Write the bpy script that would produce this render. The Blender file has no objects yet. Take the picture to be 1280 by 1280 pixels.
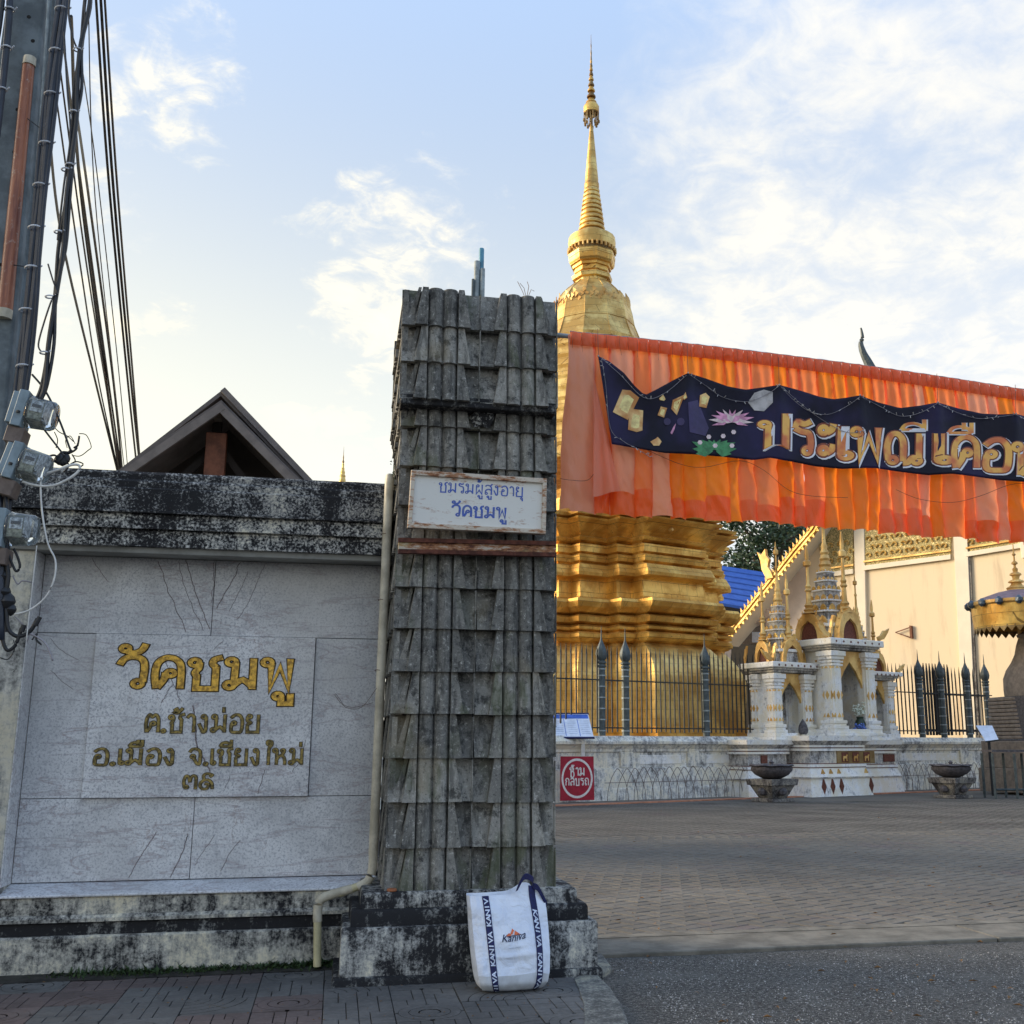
import bpy, bmesh, math, random
from mathutils import Vector, Matrix, noise as mnoise
random.seed(7)
R = math.radians
sc = bpy.context.scene
C = sc.collection
# ---------------------------------------------------------------- camera
F, PX, PY, H = 1340., 715., 640., 1.5          # focal length in photo pixels, principal point, eye height
TH = math.atan(290/1340.); AZ = R(12.2)
cam = bpy.data.cameras.new('camera'); camo = bpy.data.objects.new('camera', cam); C.objects.link(camo)
camo.location = (0, 0, H); camo.rotation_euler = (R(90)+TH, 0, -AZ)
cam.sensor_width = 36; cam.lens = 36*F/1280; cam.shift_x = (640-PX)/1280.; cam.shift_y = 0
cam.clip_start = .05; cam.clip_end = 3000
sc.camera = camo
# ---------------------------------------------------------------- light
SUN_EL, SUN_AZ = R(17), R(-70)                  # azimuth from +Y, clockwise positive
sun = bpy.data.lights.new('sun', 'SUN'); suno = bpy.data.objects.new('sun', sun); C.objects.link(suno)
sun.energy = 2.2; sun.angle = R(30); sun.color = (1, .82, .58)
sd = Vector((math.sin(SUN_AZ)*math.cos(SUN_EL), math.cos(SUN_AZ)*math.cos(SUN_EL), math.sin(SUN_EL)))
suno.rotation_euler = sd.to_track_quat('Z', 'Y').to_euler()
sc.view_settings.view_transform = 'Standard'; sc.view_settings.look = 'None'
sc.view_settings.exposure = 1.1; sc.view_settings.gamma = 1; sc.view_settings.use_curve_mapping = False

# projection helpers: photo pixel -> point on a real plane of the place
cv = (math.sin(AZ), math.cos(AZ)); cr = (math.cos(AZ), -math.sin(AZ))
def ray(x, y):
    a = (x-PX)/F; b = -(y-PY)/F
    f = math.cos(TH)-b*math.sin(TH); u = math.sin(TH)+b*math.cos(TH)
    return Vector((cv[0]*f+cr[0]*a, cv[1]*f+cr[1]*a, u))
O = Vector((0, 0, H))
def onz(x, y, z=0.): d = ray(x, y); return O+d*((z-H)/d.z)
def ony(x, y, Y): d = ray(x, y); return O+d*(Y/d.y)
def dep(x, y, D): d = ray(x, y); return O+d*(D/(d.x*cv[0]+d.y*cv[1]))
A = R(21.8); P0 = Vector((6.974, 28.724, 0)); U = Vector((math.cos(A), math.sin(A), 0)); V = Vector((-math.sin(A), math.cos(A), 0))
def W(s, t, z=0.): return P0+U*s+V*t+Vector((0, 0, z))      # temple frame: s along the base wall, t into the precinct
def at_t(x, y, t):
    d = ray(x, y); k = (t+(P0-O).dot(V))/d.dot(V); p = O+d*k
    return (p-P0).dot(U), p.z
def S(x, t, y=930): return at_t(x, y, t)[0]
def Zt(x, y, t): return at_t(x, y, t)[1]

# ---------------------------------------------------------------- world sky
w = bpy.data.worlds.new('World'); sc.world = w; w.use_nodes = True
nt = w.node_tree; N = nt.nodes; L = nt.links
for n in list(N): N.remove(n)
out = N.new('ShaderNodeOutputWorld'); bg = N.new('ShaderNodeBackground'); bg.inputs[1].default_value = .1
L.new(bg.outputs[0], out.inputs[0])
sky = N.new('ShaderNodeTexSky'); sky.sky_type = 'NISHITA'; sky.sun_disc = False
sky.sun_elevation = SUN_EL; sky.sun_rotation = SUN_AZ; sky.dust_density = 1.6; sky.air_density = 1.0; sky.ozone_density = 1.5
def mth(op, a, b=None, c=None, clamp=False):
    n = N.new('ShaderNodeMath'); n.operation = op; n.use_clamp = clamp
    for i, v in enumerate((a, b, c)):
        if v is None: continue
        if isinstance(v, (int, float)): n.inputs[i].default_value = v
        else: L.new(v, n.inputs[i])
    return n.outputs[0]
def vdot(vec, d):
    n = N.new('ShaderNodeVectorMath'); n.operation = 'DOT_PRODUCT'; L.new(vec, n.inputs[0]); n.inputs[1].default_value = d; return n.outputs['Value']
def mixc(f, a, b):
    n = N.new('ShaderNodeMix'); n.data_type = 'RGBA'
    for s_, v in ((n.inputs[0], f), (n.inputs[6], a), (n.inputs[7], b)):
        if isinstance(v, (tuple, float, int)): s_.default_value = v
        else: L.new(v, s_)
    return n.outputs[2]
def smooth(v, lo, hi):
    n = N.new('ShaderNodeMapRange'); n.interpolation_type = 'SMOOTHSTEP'; L.new(v, n.inputs[0])
    n.inputs[1].default_value = lo; n.inputs[2].default_value = hi; return n.outputs[0]
tc = N.new('ShaderNodeTexCoord'); DIR = tc.outputs['Generated']
sep = N.new('ShaderNodeSeparateXYZ'); L.new(DIR, sep.inputs[0])
zc = mth('ADD', mth('MAXIMUM', sep.outputs[2], 0.0), .22)
cmb = N.new('ShaderNodeCombineXYZ'); L.new(mth('DIVIDE', sep.outputs[0], zc), cmb.inputs[0]); L.new(mth('DIVIDE', sep.outputs[1], zc), cmb.inputs[1])
def nz(scale, det, rough, vec, dist=0.):
    n = N.new('ShaderNodeTexNoise'); n.inputs['Scale'].default_value = scale; n.inputs['Detail'].default_value = det
    n.inputs['Roughness'].default_value = rough; n.inputs['Distortion'].default_value = dist; L.new(vec, n.inputs['Vector']); return n.outputs[0]
big = nz(1.6, 9, .62, cmb.outputs[0], .5); fine = nz(5.0, 10, .66, cmb.outputs[0], .3); wisp = nz(14.0, 6, .6, cmb.outputs[0], .8)
sunward = smooth(vdot(DIR, tuple(Vector((sd.x, sd.y, 0)).normalized())), -.5, 1.0)
horizon = smooth(sep.outputs[2], .62, .02)
# thin veil of high haze: bluish aloft, creamy towards the low sun
veil_c = mixc(sunward, (4.4, 4.9, 5.5, 1), (6.3, 5.7, 3.9, 1))
veil = mixc(mth('ADD', mth('MULTIPLY', horizon, .62), .36, clamp=True), sky.outputs[0], veil_c)
base = mixc(mth('MULTIPLY', smooth(sep.outputs[2], .30, .80), .72), veil, (2.4, 3.7, 6.1, 1))
# clouds: a bank spreading over the right of the view and separate puffs, as directions in the sky
def blob(px, py, r, k=1.0):
    d = ray(px, py).normalized(); c0 = math.cos(r); 
    return mth('MULTIPLY', smooth(vdot(DIR, tuple(d)), math.cos(r*1.35), math.cos(r*.25)), k)
tex = mth('ADD', mth('MULTIPLY', fine, .62), mth('MULTIPLY', wisp, .38))
mask = None
for b in ((205, 110, .07, .85), (235, 40, .045, .7), (165, 155, .035, .8), (135, 275, .05, .9), (500, 300, .085, .95), (470, 400, .075, .9), (520, 390, .055, .7), (220, 388, .03, .7),
          (690, 320, .09, .55), (80, 400, .06, .7), (400, 570, .06, .9), (480, 590, .05, .7), (520, 200, .05, .35), (790, 255, .04, .4), (270, 235, .03, .35)):
    m_ = blob(*b); mask = m_ if mask is None else mth('MAXIMUM', mask, m_)
puffs = smooth(mth('ADD', mth('MULTIPLY', mask, .58), mth('MULTIPLY', mth('SUBTRACT', tex, .5), 2.4)), .34, .95)
rd = Vector((cr[0], cr[1], 0)); dd = (ray(1400, 400).normalized())
bankg = smooth(vdot(DIR, tuple(dd)), .80, .97)
bank = smooth(mth('ADD', mth('MULTIPLY', bankg, .5), mth('ADD', mth('MULTIPLY', big, .55), mth('MULTIPLY', tex, .45))), .70, 1.10)
elsew = mth('MULTIPLY', smooth(big, .56, .75), mth('MULTIPLY', smooth(sep.outputs[1], .35, -.1), .8))
cl = mth('MAXIMUM', mth('MULTIPLY', bank, .78), mth('MAXIMUM', puffs, elsew))
shade = smooth(tex, .38, .62)
ccol = mixc(shade, (4.1, 4.25, 4.45, 1), mixc(sunward, (5.5, 5.2, 4.6, 1), (7.9, 6.8, 4.4, 1)))
col = mixc(cl, base, ccol)
L.new(col, bg.inputs[0])

# ---------------------------------------------------------------- materials
MATS = {}
class NB:
    def __init__(s, name, base=(.5, .5, .5), rough=.7, metal=0., spec=.4):
        m = s.m = bpy.data.materials.new(name); m.use_nodes = True; s.nt = m.node_tree
        s.b = s.nt.nodes['Principled BSDF']; s.set('Base Color', (*base, 1)); s.set('Roughness', rough); s.set('Metallic', metal); s.set('Specular IOR Level', spec)
        s.geo = s.nt.nodes.new('ShaderNodeNewGeometry'); s.pos = s.geo.outputs['Position']; MATS[name] = m
    def set(s, k, v):
        i = s.b.inputs[k]
        if isinstance(v, (int, float, tuple)): i.default_value = v
        else: s.nt.links.new(v, i)
    def lk(s, v, i):
        if isinstance(v, (int, float, tuple)): i.default_value = v
        else: s.nt.links.new(v, i)
    def vec(s, sx=1, sy=1, sz=1, rz=0, rx=0, src=None, off=None):
        n = s.nt.nodes.new('ShaderNodeMapping'); s.nt.links.new(src or s.pos, n.inputs[0]); n.inputs['Scale'].default_value = (sx, sy, sz); n.inputs['Rotation'].default_value = (rx, 0, rz)
        if off is not None: s.nt.links.new(off, n.inputs['Location'])
        return n.outputs[0]
    def noise(s, scale, det=4, rough=.55, v=None, dist=0.):
        n = s.nt.nodes.new('ShaderNodeTexNoise'); s.nt.links.new(v or s.pos, n.inputs['Vector'])
        n.inputs['Scale'].default_value = scale; n.inputs['Detail'].default_value = det; n.inputs['Roughness'].default_value = rough; n.inputs['Distortion'].default_value = dist
        return n.outputs[0]
    def voro(s, scale, v=None, feat='F1', out='Distance'):
        n = s.nt.nodes.new('ShaderNodeTexVoronoi'); n.feature = feat; s.nt.links.new(v or s.pos, n.inputs['Vector']); n.inputs['Scale'].default_value = scale; return n.outputs[out]
    def ramp(s, v, lo, hi, smoothst=True):
        n = s.nt.nodes.new('ShaderNodeMapRange'); n.interpolation_type = 'SMOOTHSTEP' if smoothst else 'LINEAR'; s.lk(v, n.inputs[0]); n.inputs[1].default_value = lo; n.inputs[2].default_value = hi; return n.outputs[0]
    def mth(s, op, a, b=None, clamp=False):
        n = s.nt.nodes.new('ShaderNodeMath'); n.operation = op; n.use_clamp = clamp; s.lk(a, n.inputs[0])
        if b is not None: s.lk(b, n.inputs[1])
        return n.outputs[0]
    def mix(s, f, a, b):
        n = s.nt.nodes.new('ShaderNodeMix'); n.data_type = 'RGBA'
        for i, v in ((0, f), (6, a), (7, b)):
            if isinstance(v, tuple) and len(v) == 3: v = (*v, 1)
            s.lk(v, n.inputs[i])
        return n.outputs[2]
    def bump(s, h, strength=.5, dist=.01):
        n = s.nt.nodes.new('ShaderNodeBump'); n.inputs['Strength'].default_value = strength; n.inputs['Distance'].default_value = dist; s.nt.links.new(h, n.inputs['Height']); s.nt.links.new(n.outputs[0], s.b.inputs['Normal'])
    def rnd(s):
        n = s.nt.nodes.new('ShaderNodeObjectInfo'); return n.outputs['Random']
    def sep(s, v=None):
        n = s.nt.nodes.new('ShaderNodeSeparateXYZ'); s.nt.links.new(v or s.pos, n.inputs[0]); return n.outputs

def simple(name, base, rough=.7, metal=0., var=.25, scale=6., bump=.0, dark=None, spec=.4):
    b = NB(name, base, rough, metal, spec); n = b.noise(scale, 6, .65)
    d = dark or tuple(c*(1-var) for c in base); l_ = tuple(min(1, c*(1+var*.5)) for c in base)
    b.set('Base Color', b.mix(b.ramp(n, .35, .65), d, l_))
    if bump: b.bump(b.noise(scale*6, 5, .6), bump, .004)
    return b.m
def mould(name, light=(.52, .52, .49), amount=.5, streak=1.0, speck=.5, tint=(.026, .026, .028)):
    # lime plaster overgrown by black mould: patches, runs and specks
    b = NB(name, light, .9, 0, .15)
    n1 = b.noise(1.7, 9, .72); n2 = b.noise(9, 10, .75); n3 = b.noise(2.2, 8, .75, b.vec(5, 5, .7)); n4 = b.noise(55, 4, .7)
    v = b.mth('ADD', b.mth('MULTIPLY', n1, .42), b.mth('MULTIPLY', n2, .30))
    v = b.mth('ADD', v, b.mth('MULTIPLY', n3, .28*streak)); v = b.mth('ADD', v, b.mth('MULTIPLY', b.mth('SUBTRACT', n4, .5), .38*speck))
    c = .5-.14*(1-streak)+(amount-.5)*.30
    m1 = b.ramp(v, c-.035, c+.05); m2 = b.ramp(v, c+.02, c+.13)
    dirt = tuple(x*.42 for x in light)
    warm = b.mix(b.ramp(n1, .4, .62), light, (light[0]*.92, light[1]*.86, light[2]*.72))
    col = b.mix(m1, tint, b.mix(m2, dirt, warm)); col = b.mix(b.ramp(b.noise(28, 5, .8), .60, .70), col, (.10, .10, .095))
    b.set('Base Color', col); b.bump(b.mth('ADD', n2, b.mth('MULTIPLY', n4, .5)), .55, .012); return b.m

M = {}
M['plinth'] = mould('mouldy_plaster', (.80, .78, .70), .38)
M['plinth_dark'] = mould('blackened_plaster', (.66, .66, .62), .64)
M['cornice'] = mould('mouldy_cornice', (.62, .62, .60), .54, .7, 1.35)
M['cornice_low'] = mould('speckled_cornice', (.78, .78, .74), .46, .8, 1.5)
M['pillar_base'] = mould('pillar_base_plaster', (.80, .79, .74), .50)
M['white_pilaster'] = mould('stained_white_plaster', (.66, .65, .60), .26, .8, .3)
M['soffit'] = simple('grey_render', (.27, .27, .25), .85, 0, .3, 3, .3)
def tilemat():
    b = NB('weathered_cement_tile', (.2, .2, .19), .93, 0, .15); r = b.rnd()
    n1 = b.noise(2.6, 6, .65); n2 = b.noise(34, 9, .85); n3 = b.noise(3, 6, .7, b.vec(7, 7, 1.1)); n4 = b.noise(110, 3, .6); n5 = b.noise(9, 7, .75)
    c = b.mix(b.ramp(b.mth('ADD', b.mth('MULTIPLY', n1, .6), b.mth('MULTIPLY', r, .22)), .30, .60), (.17, .165, .15), (.36, .345, .305))
    c = b.mix(b.ramp(n2, .54, .64), c, (.60, .585, .53)); c = b.mix(b.ramp(n2, .46, .36), c, (.035, .035, .034))
    c = b.mix(b.mth('MULTIPLY', b.ramp(n5, .48, .36), .8), c, (.035, .035, .034)); c = b.mix(b.mth('MULTIPLY', b.ramp(n3, .50, .38), .55), c, (.04, .04, .038))
    c = b.mix(b.mth('MULTIPLY', b.ramp(b.noise(1.3, 3, .5), .58, .66), .4), c, (.26, .21, .12))
    c = b.mix(b.mth('MULTIPLY', b.ramp(b.noise(5, 5, .6, b.vec(1, 1, .35)), .54, .62), b.mth('MULTIPLY', b.mth('FRACT', b.mth('MULTIPLY', r, 5.7)), .6)), c, (.10, .115, .06)); b.set('Base Color', c); b.bump(b.mth('ADD', n2, b.mth('MULTIPLY', n4, .6)), .7, .006); return b.m
M['tile'] = tilemat()
def marble(name='grey_marble', lt=(.77, .77, .765)):
    b = NB(name, lt, .42, 0, .4)
    n1 = b.noise(2.0, 7, .6); n2 = b.noise(60, 5, .8); n3 = b.noise(14, 8, .7)
    c = b.mix(b.ramp(n1, .35, .68), tuple(x*.74 for x in lt), lt); c = b.mix(b.mth('MULTIPLY', b.ramp(n3, .50, .68), .6), c, (.38, .385, .40))
    c = b.mix(b.mth('MULTIPLY', b.ramp(n2, .50, .60), .75), c, (.26, .27, .31)); c = b.mix(b.mth('MULTIPLY', b.ramp(n2, .46, .34), .5), c, (.70, .73, .78))
    c = b.mix(b.mth('MULTIPLY', b.ramp(b.noise(.9, 4, .5), .48, .70), .45), c, (.54, .52, .48))
    dv = b.vec(1.0, 1.0, 2.6); dg = b.nt.nodes.new('ShaderNodeMapping'); b.nt.links.new(b.pos, dg.inputs[0]); dg.inputs['Rotation'].default_value = (0, R(52), 0); dg.inputs['Scale'].default_value = (.55, 1, 3.2)
    vn = b.noise(1.7, 7, .6, dg.outputs[0], .6); vr = b.mth('ABSOLUTE', b.mth('SUBTRACT', vn, .5)); c = b.mix(b.mth('MULTIPLY', b.ramp(vr, .030, .0), .42), c, (.36, .34, .38)); c = b.mix(b.mth('MULTIPLY', b.ramp(vr, .007, .0), .5), c, (.34, .24, .20))
    v = b.vec(1, 1, 1, 0, 0); warp = b.noise(1.2, 6, .6, b.vec(2.6, 1, .9))
    ridge = b.mth('ABSOLUTE', b.mth('SUBTRACT', warp, .5)); ridge2 = b.mth('ABSOLUTE', b.mth('SUBTRACT', b.noise(1.9, 5, .62, b.vec(1.6, 1, 1.3)), .47))
    c = b.mix(b.mth('MULTIPLY', b.ramp(ridge, .006, .0), b.mth('MULTIPLY', b.ramp(b.noise(2.0, 3, .5), .52, .66), .6)), c, (.30, .22, .20)); c = b.mix(b.mth('MULTIPLY', b.ramp(ridge2, .006, .0), b.mth('MULTIPLY', b.ramp(b.noise(1.3, 3, .5), .52, .62), .5)), c, (.2, .2, .24))
    b.set('Base Color', c); b.bump(n2, .12, .003); return b.m
M['marble'] = marble(); M['marble_tablet'] = marble('pale_marble', (.83, .83, .825)); M['marble_ledge'] = marble('white_marble', (.84, .86, .89)); M['vein'] = simple('dark_fissure', (.24, .20, .20), .9, 0, .7, 60)
def gold(name, base=(.90, .575, .155), rough=.42, metal=.62, plates=True, bscale=1.0):
    b = NB(name, base, rough, metal, .5)
    n1 = b.noise(1.3, 6, .6); n2 = b.noise(9, 8, .7)
    c = b.mix(b.ramp(n1, .40, .62), (base[0]*.66, base[1]*.54, base[2]*.4), base)
    c = b.mix(b.mth('MULTIPLY', b.ramp(n2, .58, .72), .8), c, (.20, .10, .04)); c = b.mix(b.mth('MULTIPLY', b.ramp(b.voro(2.6), .07, .03), .85), c, (.10, .05, .03)); c = b.mix(b.mth('MULTIPLY', b.ramp(b.noise(2, 8, .7, b.vec(3, 3, .5)), .52, .68), .45), c, (.42, .28, .10))
    if plates:
        q = b.nt.nodes.new('ShaderNodeTexBrick'); sp = b.sep(b.vec(1, 1, 1, -A)); cm = b.nt.nodes.new('ShaderNodeCombineXYZ')
        b.nt.links.new(b.mth('ADD', sp[0], b.mth('MULTIPLY', sp[1], .8)), cm.inputs[0]); b.nt.links.new(sp[2], cm.inputs[1]); b.nt.links.new(cm.outputs[0], q.inputs[0])
        q.inputs['Scale'].default_value = 1.7*bscale; q.inputs['Mortar Size'].default_value = .012; q.inputs['Brick Width'].default_value = 1.25; q.inputs['Row Height'].default_value = .62; q.inputs['Mortar Smooth'].default_value = .3
        c = b.mix(b.mth('MULTIPLY', q.outputs['Fac'], .75), c, (.14, .07, .02)); hh = b.mth('ADD', b.mth('MULTIPLY', q.outputs['Fac'], -1.0), b.mth('MULTIPLY', n2, .5))
        b.bump(hh, .5, .03)
    else: b.bump(n2, .3, .02)
    b.set('Base Color', c); b.set('Roughness', b.mth('ADD', b.mth('MULTIPLY', n2, .25), rough-.1)); return b.m
M['gold'] = gold('gilded_plate'); M['gold_old'] = gold('gilded_plate_pale', (.88, .63, .22), .42, .58, True, 1.3); M['gold_plain'] = gold('gold_paint', (.84, .56, .20), .42, .35, False)
M['gold_dark'] = gold('tarnished_shade_gold', (.34, .24, .11), .5, .6, False)
M['gold_letter'] = simple('gold_leaf_letter', (.74, .44, .07), .40, .45, .5, 30, .4, (.34, .19, .04)); M['gold_letter_dark'] = simple('tarnished_letter', (.33, .24, .07), .55, .35, .5, 40, .4, (.11, .085, .035)); M['letter_edge'] = simple('letter_edge', (.045, .035, .02), .8)
M['white'] = mould('white_limewash', (.80, .78, .74), .20, 1., .4, (.07, .07, .07)); M['shrine_white'] = mould('shrine_white', (.88, .87, .85), .04, .8, .25, (.10, .09, .08)); M['shrine_grey'] = mould('shrine_grey', (.76, .73, .70), .30, .8, .8, (.12, .105, .09))
M['wall_base'] = mould('limewashed_base_wall', (.86, .84, .79), .22, 1.1, .5, (.10, .095, .09))
M['iron'] = simple('dark_iron', (.022, .024, .027), .5, .3, .3, 20); M['iron_post'] = simple('grey_green_iron', (.075, .095, .10), .5, .2, .35, 10)
M['wire'] = simple('rusty_wire', (.24, .19, .16), .7, .1, .5, 30); M['black'] = simple('black_rubber', (.016, .017, .02), .5, 0, .3, 10, 0, None, .5); M['cable_blue'] = simple('blue_black_cable_sheath', (.022, .030, .048), .45, 0, .3, 8, 0, None, .5)
M['tie'] = simple('white_cable_tie', (.72, .74, .78), .5); M['white_wire'] = simple('white_wire', (.68, .67, .63), .5, 0, .2, 9); M['pvc'] = simple('cream_pvc', (.60, .55, .43), .45, 0, .22, 5, 0, (.40, .36, .27)); M['pvc_y'] = simple('yellowed_pvc', (.60, .54, .32), .45, 0, .2, 8)
M['blue_pvc'] = simple('blue_pvc', (.10, .30, .42), .4, 0, .3, 9); M['grey_pvc'] = simple('grey_pvc', (.32, .37, .38), .5, 0, .3, 14)
M['concrete'] = simple('pole_concrete', (.17, .20, .215), .9, 0, .35, 5, .5); M['concrete_dark'] = simple('pole_concrete_recess', (.10, .12, .125), .9, 0, .4, 5, .5)
M['kerb'] = mould('kerb_concrete', (.42, .42, .38), .40, .7, .8, (.09, .09, .085))
def rustguard():
    b = NB('orange_plastic_guard', (.33, .10, .045), .42, 0, .5); n = b.noise(3, 8, .7, b.vec(8, 8, .6)); c = b.mix(b.ramp(n, .35, .65), (.17, .045, .025), (.42, .15, .07))
    b.set('Base Color', b.mix(b.ramp(b.noise(24, 6, .7), .56, .72), c, (.42, .30, .24))); b.bump(n, .3, .006); return b.m
M['guard'] = rustguard()
def rustwhite(name, white=(.74, .71, .64), amt=.5):
    b = NB(name, white, .6, 0, .3); n1 = b.noise(5, 9, .75, b.vec(1, 1, 2.6)); n2 = b.noise(26, 8, .75, b.vec(.5, 1, 2.2)); v = b.mth('ADD', b.mth('MULTIPLY', n1, .55), b.mth('MULTIPLY', n2, .45))
    c = b.mix(b.ramp(v, .62-amt*.2, .70-amt*.2), white, (.36, .16, .07)); c = b.mix(b.ramp(v, .70-amt*.2, .76-amt*.2), c, (.10, .035, .02)); b.set('Base Color', b.mix(b.ramp(b.noise(2.5, 4, .5), .56, .66), c, b.mix(.35, c, (.60, .55, .25)))); b.bump(v, .4, .004); return b.m
M['sign_white'] = rustwhite('flaking_white_paint', (.74, .73, .68), .42); M['sign_frame'] = rustwhite('rusting_sign_frame', (.62, .55, .45), .72); M['rust_bar'] = rustwhite('rusty_bar', (.55, .50, .42), .95); M['rust'] = simple('deep_rust', (.12, .04, .025), .85, 0, .5, 20, .4)
M['blue_paint'] = simple('faded_blue_paint', (.035, .09, .42), .6, 0, .45, 40, 0, (.12, .16, .36))
M['bag'] = None
def bagmat():
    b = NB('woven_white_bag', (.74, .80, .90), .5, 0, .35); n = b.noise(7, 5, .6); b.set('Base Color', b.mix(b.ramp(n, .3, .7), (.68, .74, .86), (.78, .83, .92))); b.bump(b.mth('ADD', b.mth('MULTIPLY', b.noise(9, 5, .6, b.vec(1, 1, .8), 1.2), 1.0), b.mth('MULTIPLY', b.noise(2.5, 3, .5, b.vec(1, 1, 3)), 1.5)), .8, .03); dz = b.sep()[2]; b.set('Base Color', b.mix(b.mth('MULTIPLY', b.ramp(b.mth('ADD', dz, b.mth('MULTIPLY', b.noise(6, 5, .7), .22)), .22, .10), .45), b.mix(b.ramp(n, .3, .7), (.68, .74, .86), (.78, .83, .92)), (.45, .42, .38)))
    b.set('Subsurface Weight', .0); return b.m
M['bag'] = bagmat(); M['bag_base'] = simple('bag_grey_base', (.55, .58, .62), .55, 0, .2, 5, .2); M['navy'] = simple('navy_webbing', (.010, .014, .085), .65, 0, .3, 60, .3); M['strap_print'] = simple('pale_print', (.62, .70, .86), .6); M['ink'] = simple('navy_ink', (.02, .035, .09), .6); M['ink_orange'] = simple('orange_ink', (.75, .17, .06), .6); M['ink_grey'] = simple('grey_ink', (.45, .52, .60), .6)
def clothmat(name, a, c2, tr=.35, rough=.33):
    b = NB(name, a, rough, 0, .5); n = b.noise(1.1, 4, .5, b.vec(2.2, 1, .7)); n2 = b.noise(5, 5, .6)
    b.set('Base Color', b.mix(b.ramp(n, .38, .62), a, c2)); b.set('Sheen Weight', .5); b.set('Sheen Tint', (1, .6, .45, 1)); b.bump(b.mth('ADD', b.noise(2.2, 4, .6, b.vec(3, 1, 1.2), .8), b.mth('MULTIPLY', n2, .25)), .6, .05)
    t = b.nt.nodes.new('ShaderNodeBsdfTranslucent'); t.inputs[0].default_value = (min(1, a[0]*1.02), a[1]*1.1, a[2], 1); mx = b.nt.nodes.new('ShaderNodeMixShader'); mx.inputs[0].default_value = tr
    o = b.nt.nodes['Material Output']; b.nt.links.new(b.b.outputs[0], mx.inputs[1]); b.nt.links.new(t.outputs[0], mx.inputs[2]); b.nt.links.new(mx.outputs[0], o.inputs[0]); return b.m
M['cloth'] = clothmat('orange_satin', (1.0, .235, .07), (1.0, .34, .15), .62); M['cloth_hot'] = clothmat('orange_satin_painted_backlight', (1.0, .245, .02), (1.0, .31, .05), .66); M['cloth_pink'] = clothmat('satin_painted_sheen', (.95, .33, .18), (.95, .42, .28), .5); M['cloth_head'] = clothmat('orange_satin_heading', (.85, .13, .025), (.78, .15, .04), .3)  # pink and saturated copies paint the satin's sheen and backlit glow into its colour
def vinyl():
    b = NB('printed_navy_vinyl', (.010, .008, .03), .5, 0, .22); n = b.noise(2.2, 4, .5); b.set('Base Color', b.mix(b.ramp(n, .42, .68), (.007, .006, .018), (.022, .017, .065))); b.bump(b.noise(3.5, 3, .5, b.vec(1.5, 1, 1)), .35, .04); return b.m
M['cloth_hem'] = clothmat('orange_satin_double_hem', (.98, .18, .02), (.95, .24, .07), .4); M['vinyl'] = vinyl(); M['vinyl_fold'] = simple('vinyl_fold', (.05, .045, .14), .35)
def letmat():
    b = NB('printed_orange_lettering', (.8, .35, .05), .38, 0, .45); v = b.mth('FRACT', b.mth('MULTIPLY', b.sep()[2], 1.0)); n = b.noise(5.5, 3, .5)
    b.set('Base Color', b.mix(b.ramp(n, .38, .6), (.68, .17, .05), (.92, .50, .10))); return b.m
M['let_or'] = letmat(); M['let_edge'] = simple('printed_lettering_edge', (.22, .05, .02), .4); M['let_white'] = simple('printed_white_outline', (.78, .78, .82), .4, 0, .1)
M['lantern'] = NB('printed_lantern', (.85, .45, .10), .4).m
lb = NB('printed_lantern_glow', (.85, .5, .15), .4); lb.set('Base Color', lb.mix(lb.ramp(lb.noise(7, 3, .5), .35, .65), (.55, .22, .05), (.95, .66, .28))); M['lantern'] = lb.m
M['lantern_hot'] = simple('printed_lantern_core', (.98, .74, .30), .4, 0, .3, 20); M['petal'] = simple('printed_pink_petal', (.80, .36, .56), .4, 0, .35, 14); M['petal_lt'] = simple('printed_pale_petal', (.85, .68, .68), .4, 0, .2, 14); M['leaf_print'] = simple('printed_green_leaf', (.06, .27, .10), .4, 0, .4, 16); M['print_purple'] = simple('printed_purple_glow', (.045, .03, .11), .4); M['print_grey'] = simple('printed_grey_lantern', (.50, .47, .46), .4, 0, .3, 9)
M['bulb'] = simple('clear_fairy_bulb', (.55, .52, .50), .25); M['wire_grey'] = simple('thin_grey_wire', (.30, .28, .30), .5); M['wire_brown'] = simple('thin_brown_wire', (.20, .07, .04), .6)
cw_ = NB('cream_wall_paint', (.74, .61, .42), .85, 0, .2); cn = cw_.noise(1.2, 7, .65, cw_.vec(1.6, 1.6, .22)); cc_ = cw_.mix(cw_.ramp(cn, .50, .70), (.76, .63, .44), (.60, .48, .33)); cc_ = cw_.mix(cw_.mth('MULTIPLY', cw_.ramp(cw_.noise(.5, 5, .6), .5, .7), .4), cc_, (.70, .60, .46)); cw_.set('Base Color', cc_); cw_.bump(cw_.noise(6, 5, .6), .25, .02); M['cream'] = cw_.m; M['cream_pilaster'] = simple('pale_cream_trim', (.78, .70, .56), .8, 0, .06, 1.); M['pink_plaster'] = simple('pinkish_plaster', (.72, .60, .50), .8, 0, .12, 1)
def frieze():
    b = NB('carved_gold_frieze', (.7, .5, .15), .5, .25); v = b.voro(5.0, b.vec(1, 1, 1, 0, 0), 'DISTANCE_TO_EDGE'); n = b.noise(5, 4, .6, None, 2.5); rr = b.mth('ABSOLUTE', b.mth('SUBTRACT', n, .5))
    m = b.ramp(rr, .02, .06); b.set('Base Color', b.mix(m, (.92, .74, .36), (.30, .25, .10))); b.bump(b.mth('SUBTRACT', 1.0, m), .8, .06); return b.m
M['frieze'] = frieze()
def roof(name, a, b2, sc_, ang=0):
    b = NB(name, a, .6, 0, .4); n = b.noise(3, 6, .6); b.set('Base Color', b.mix(b.ramp(n, .3, .7), a, b2)); return b.m
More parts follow.
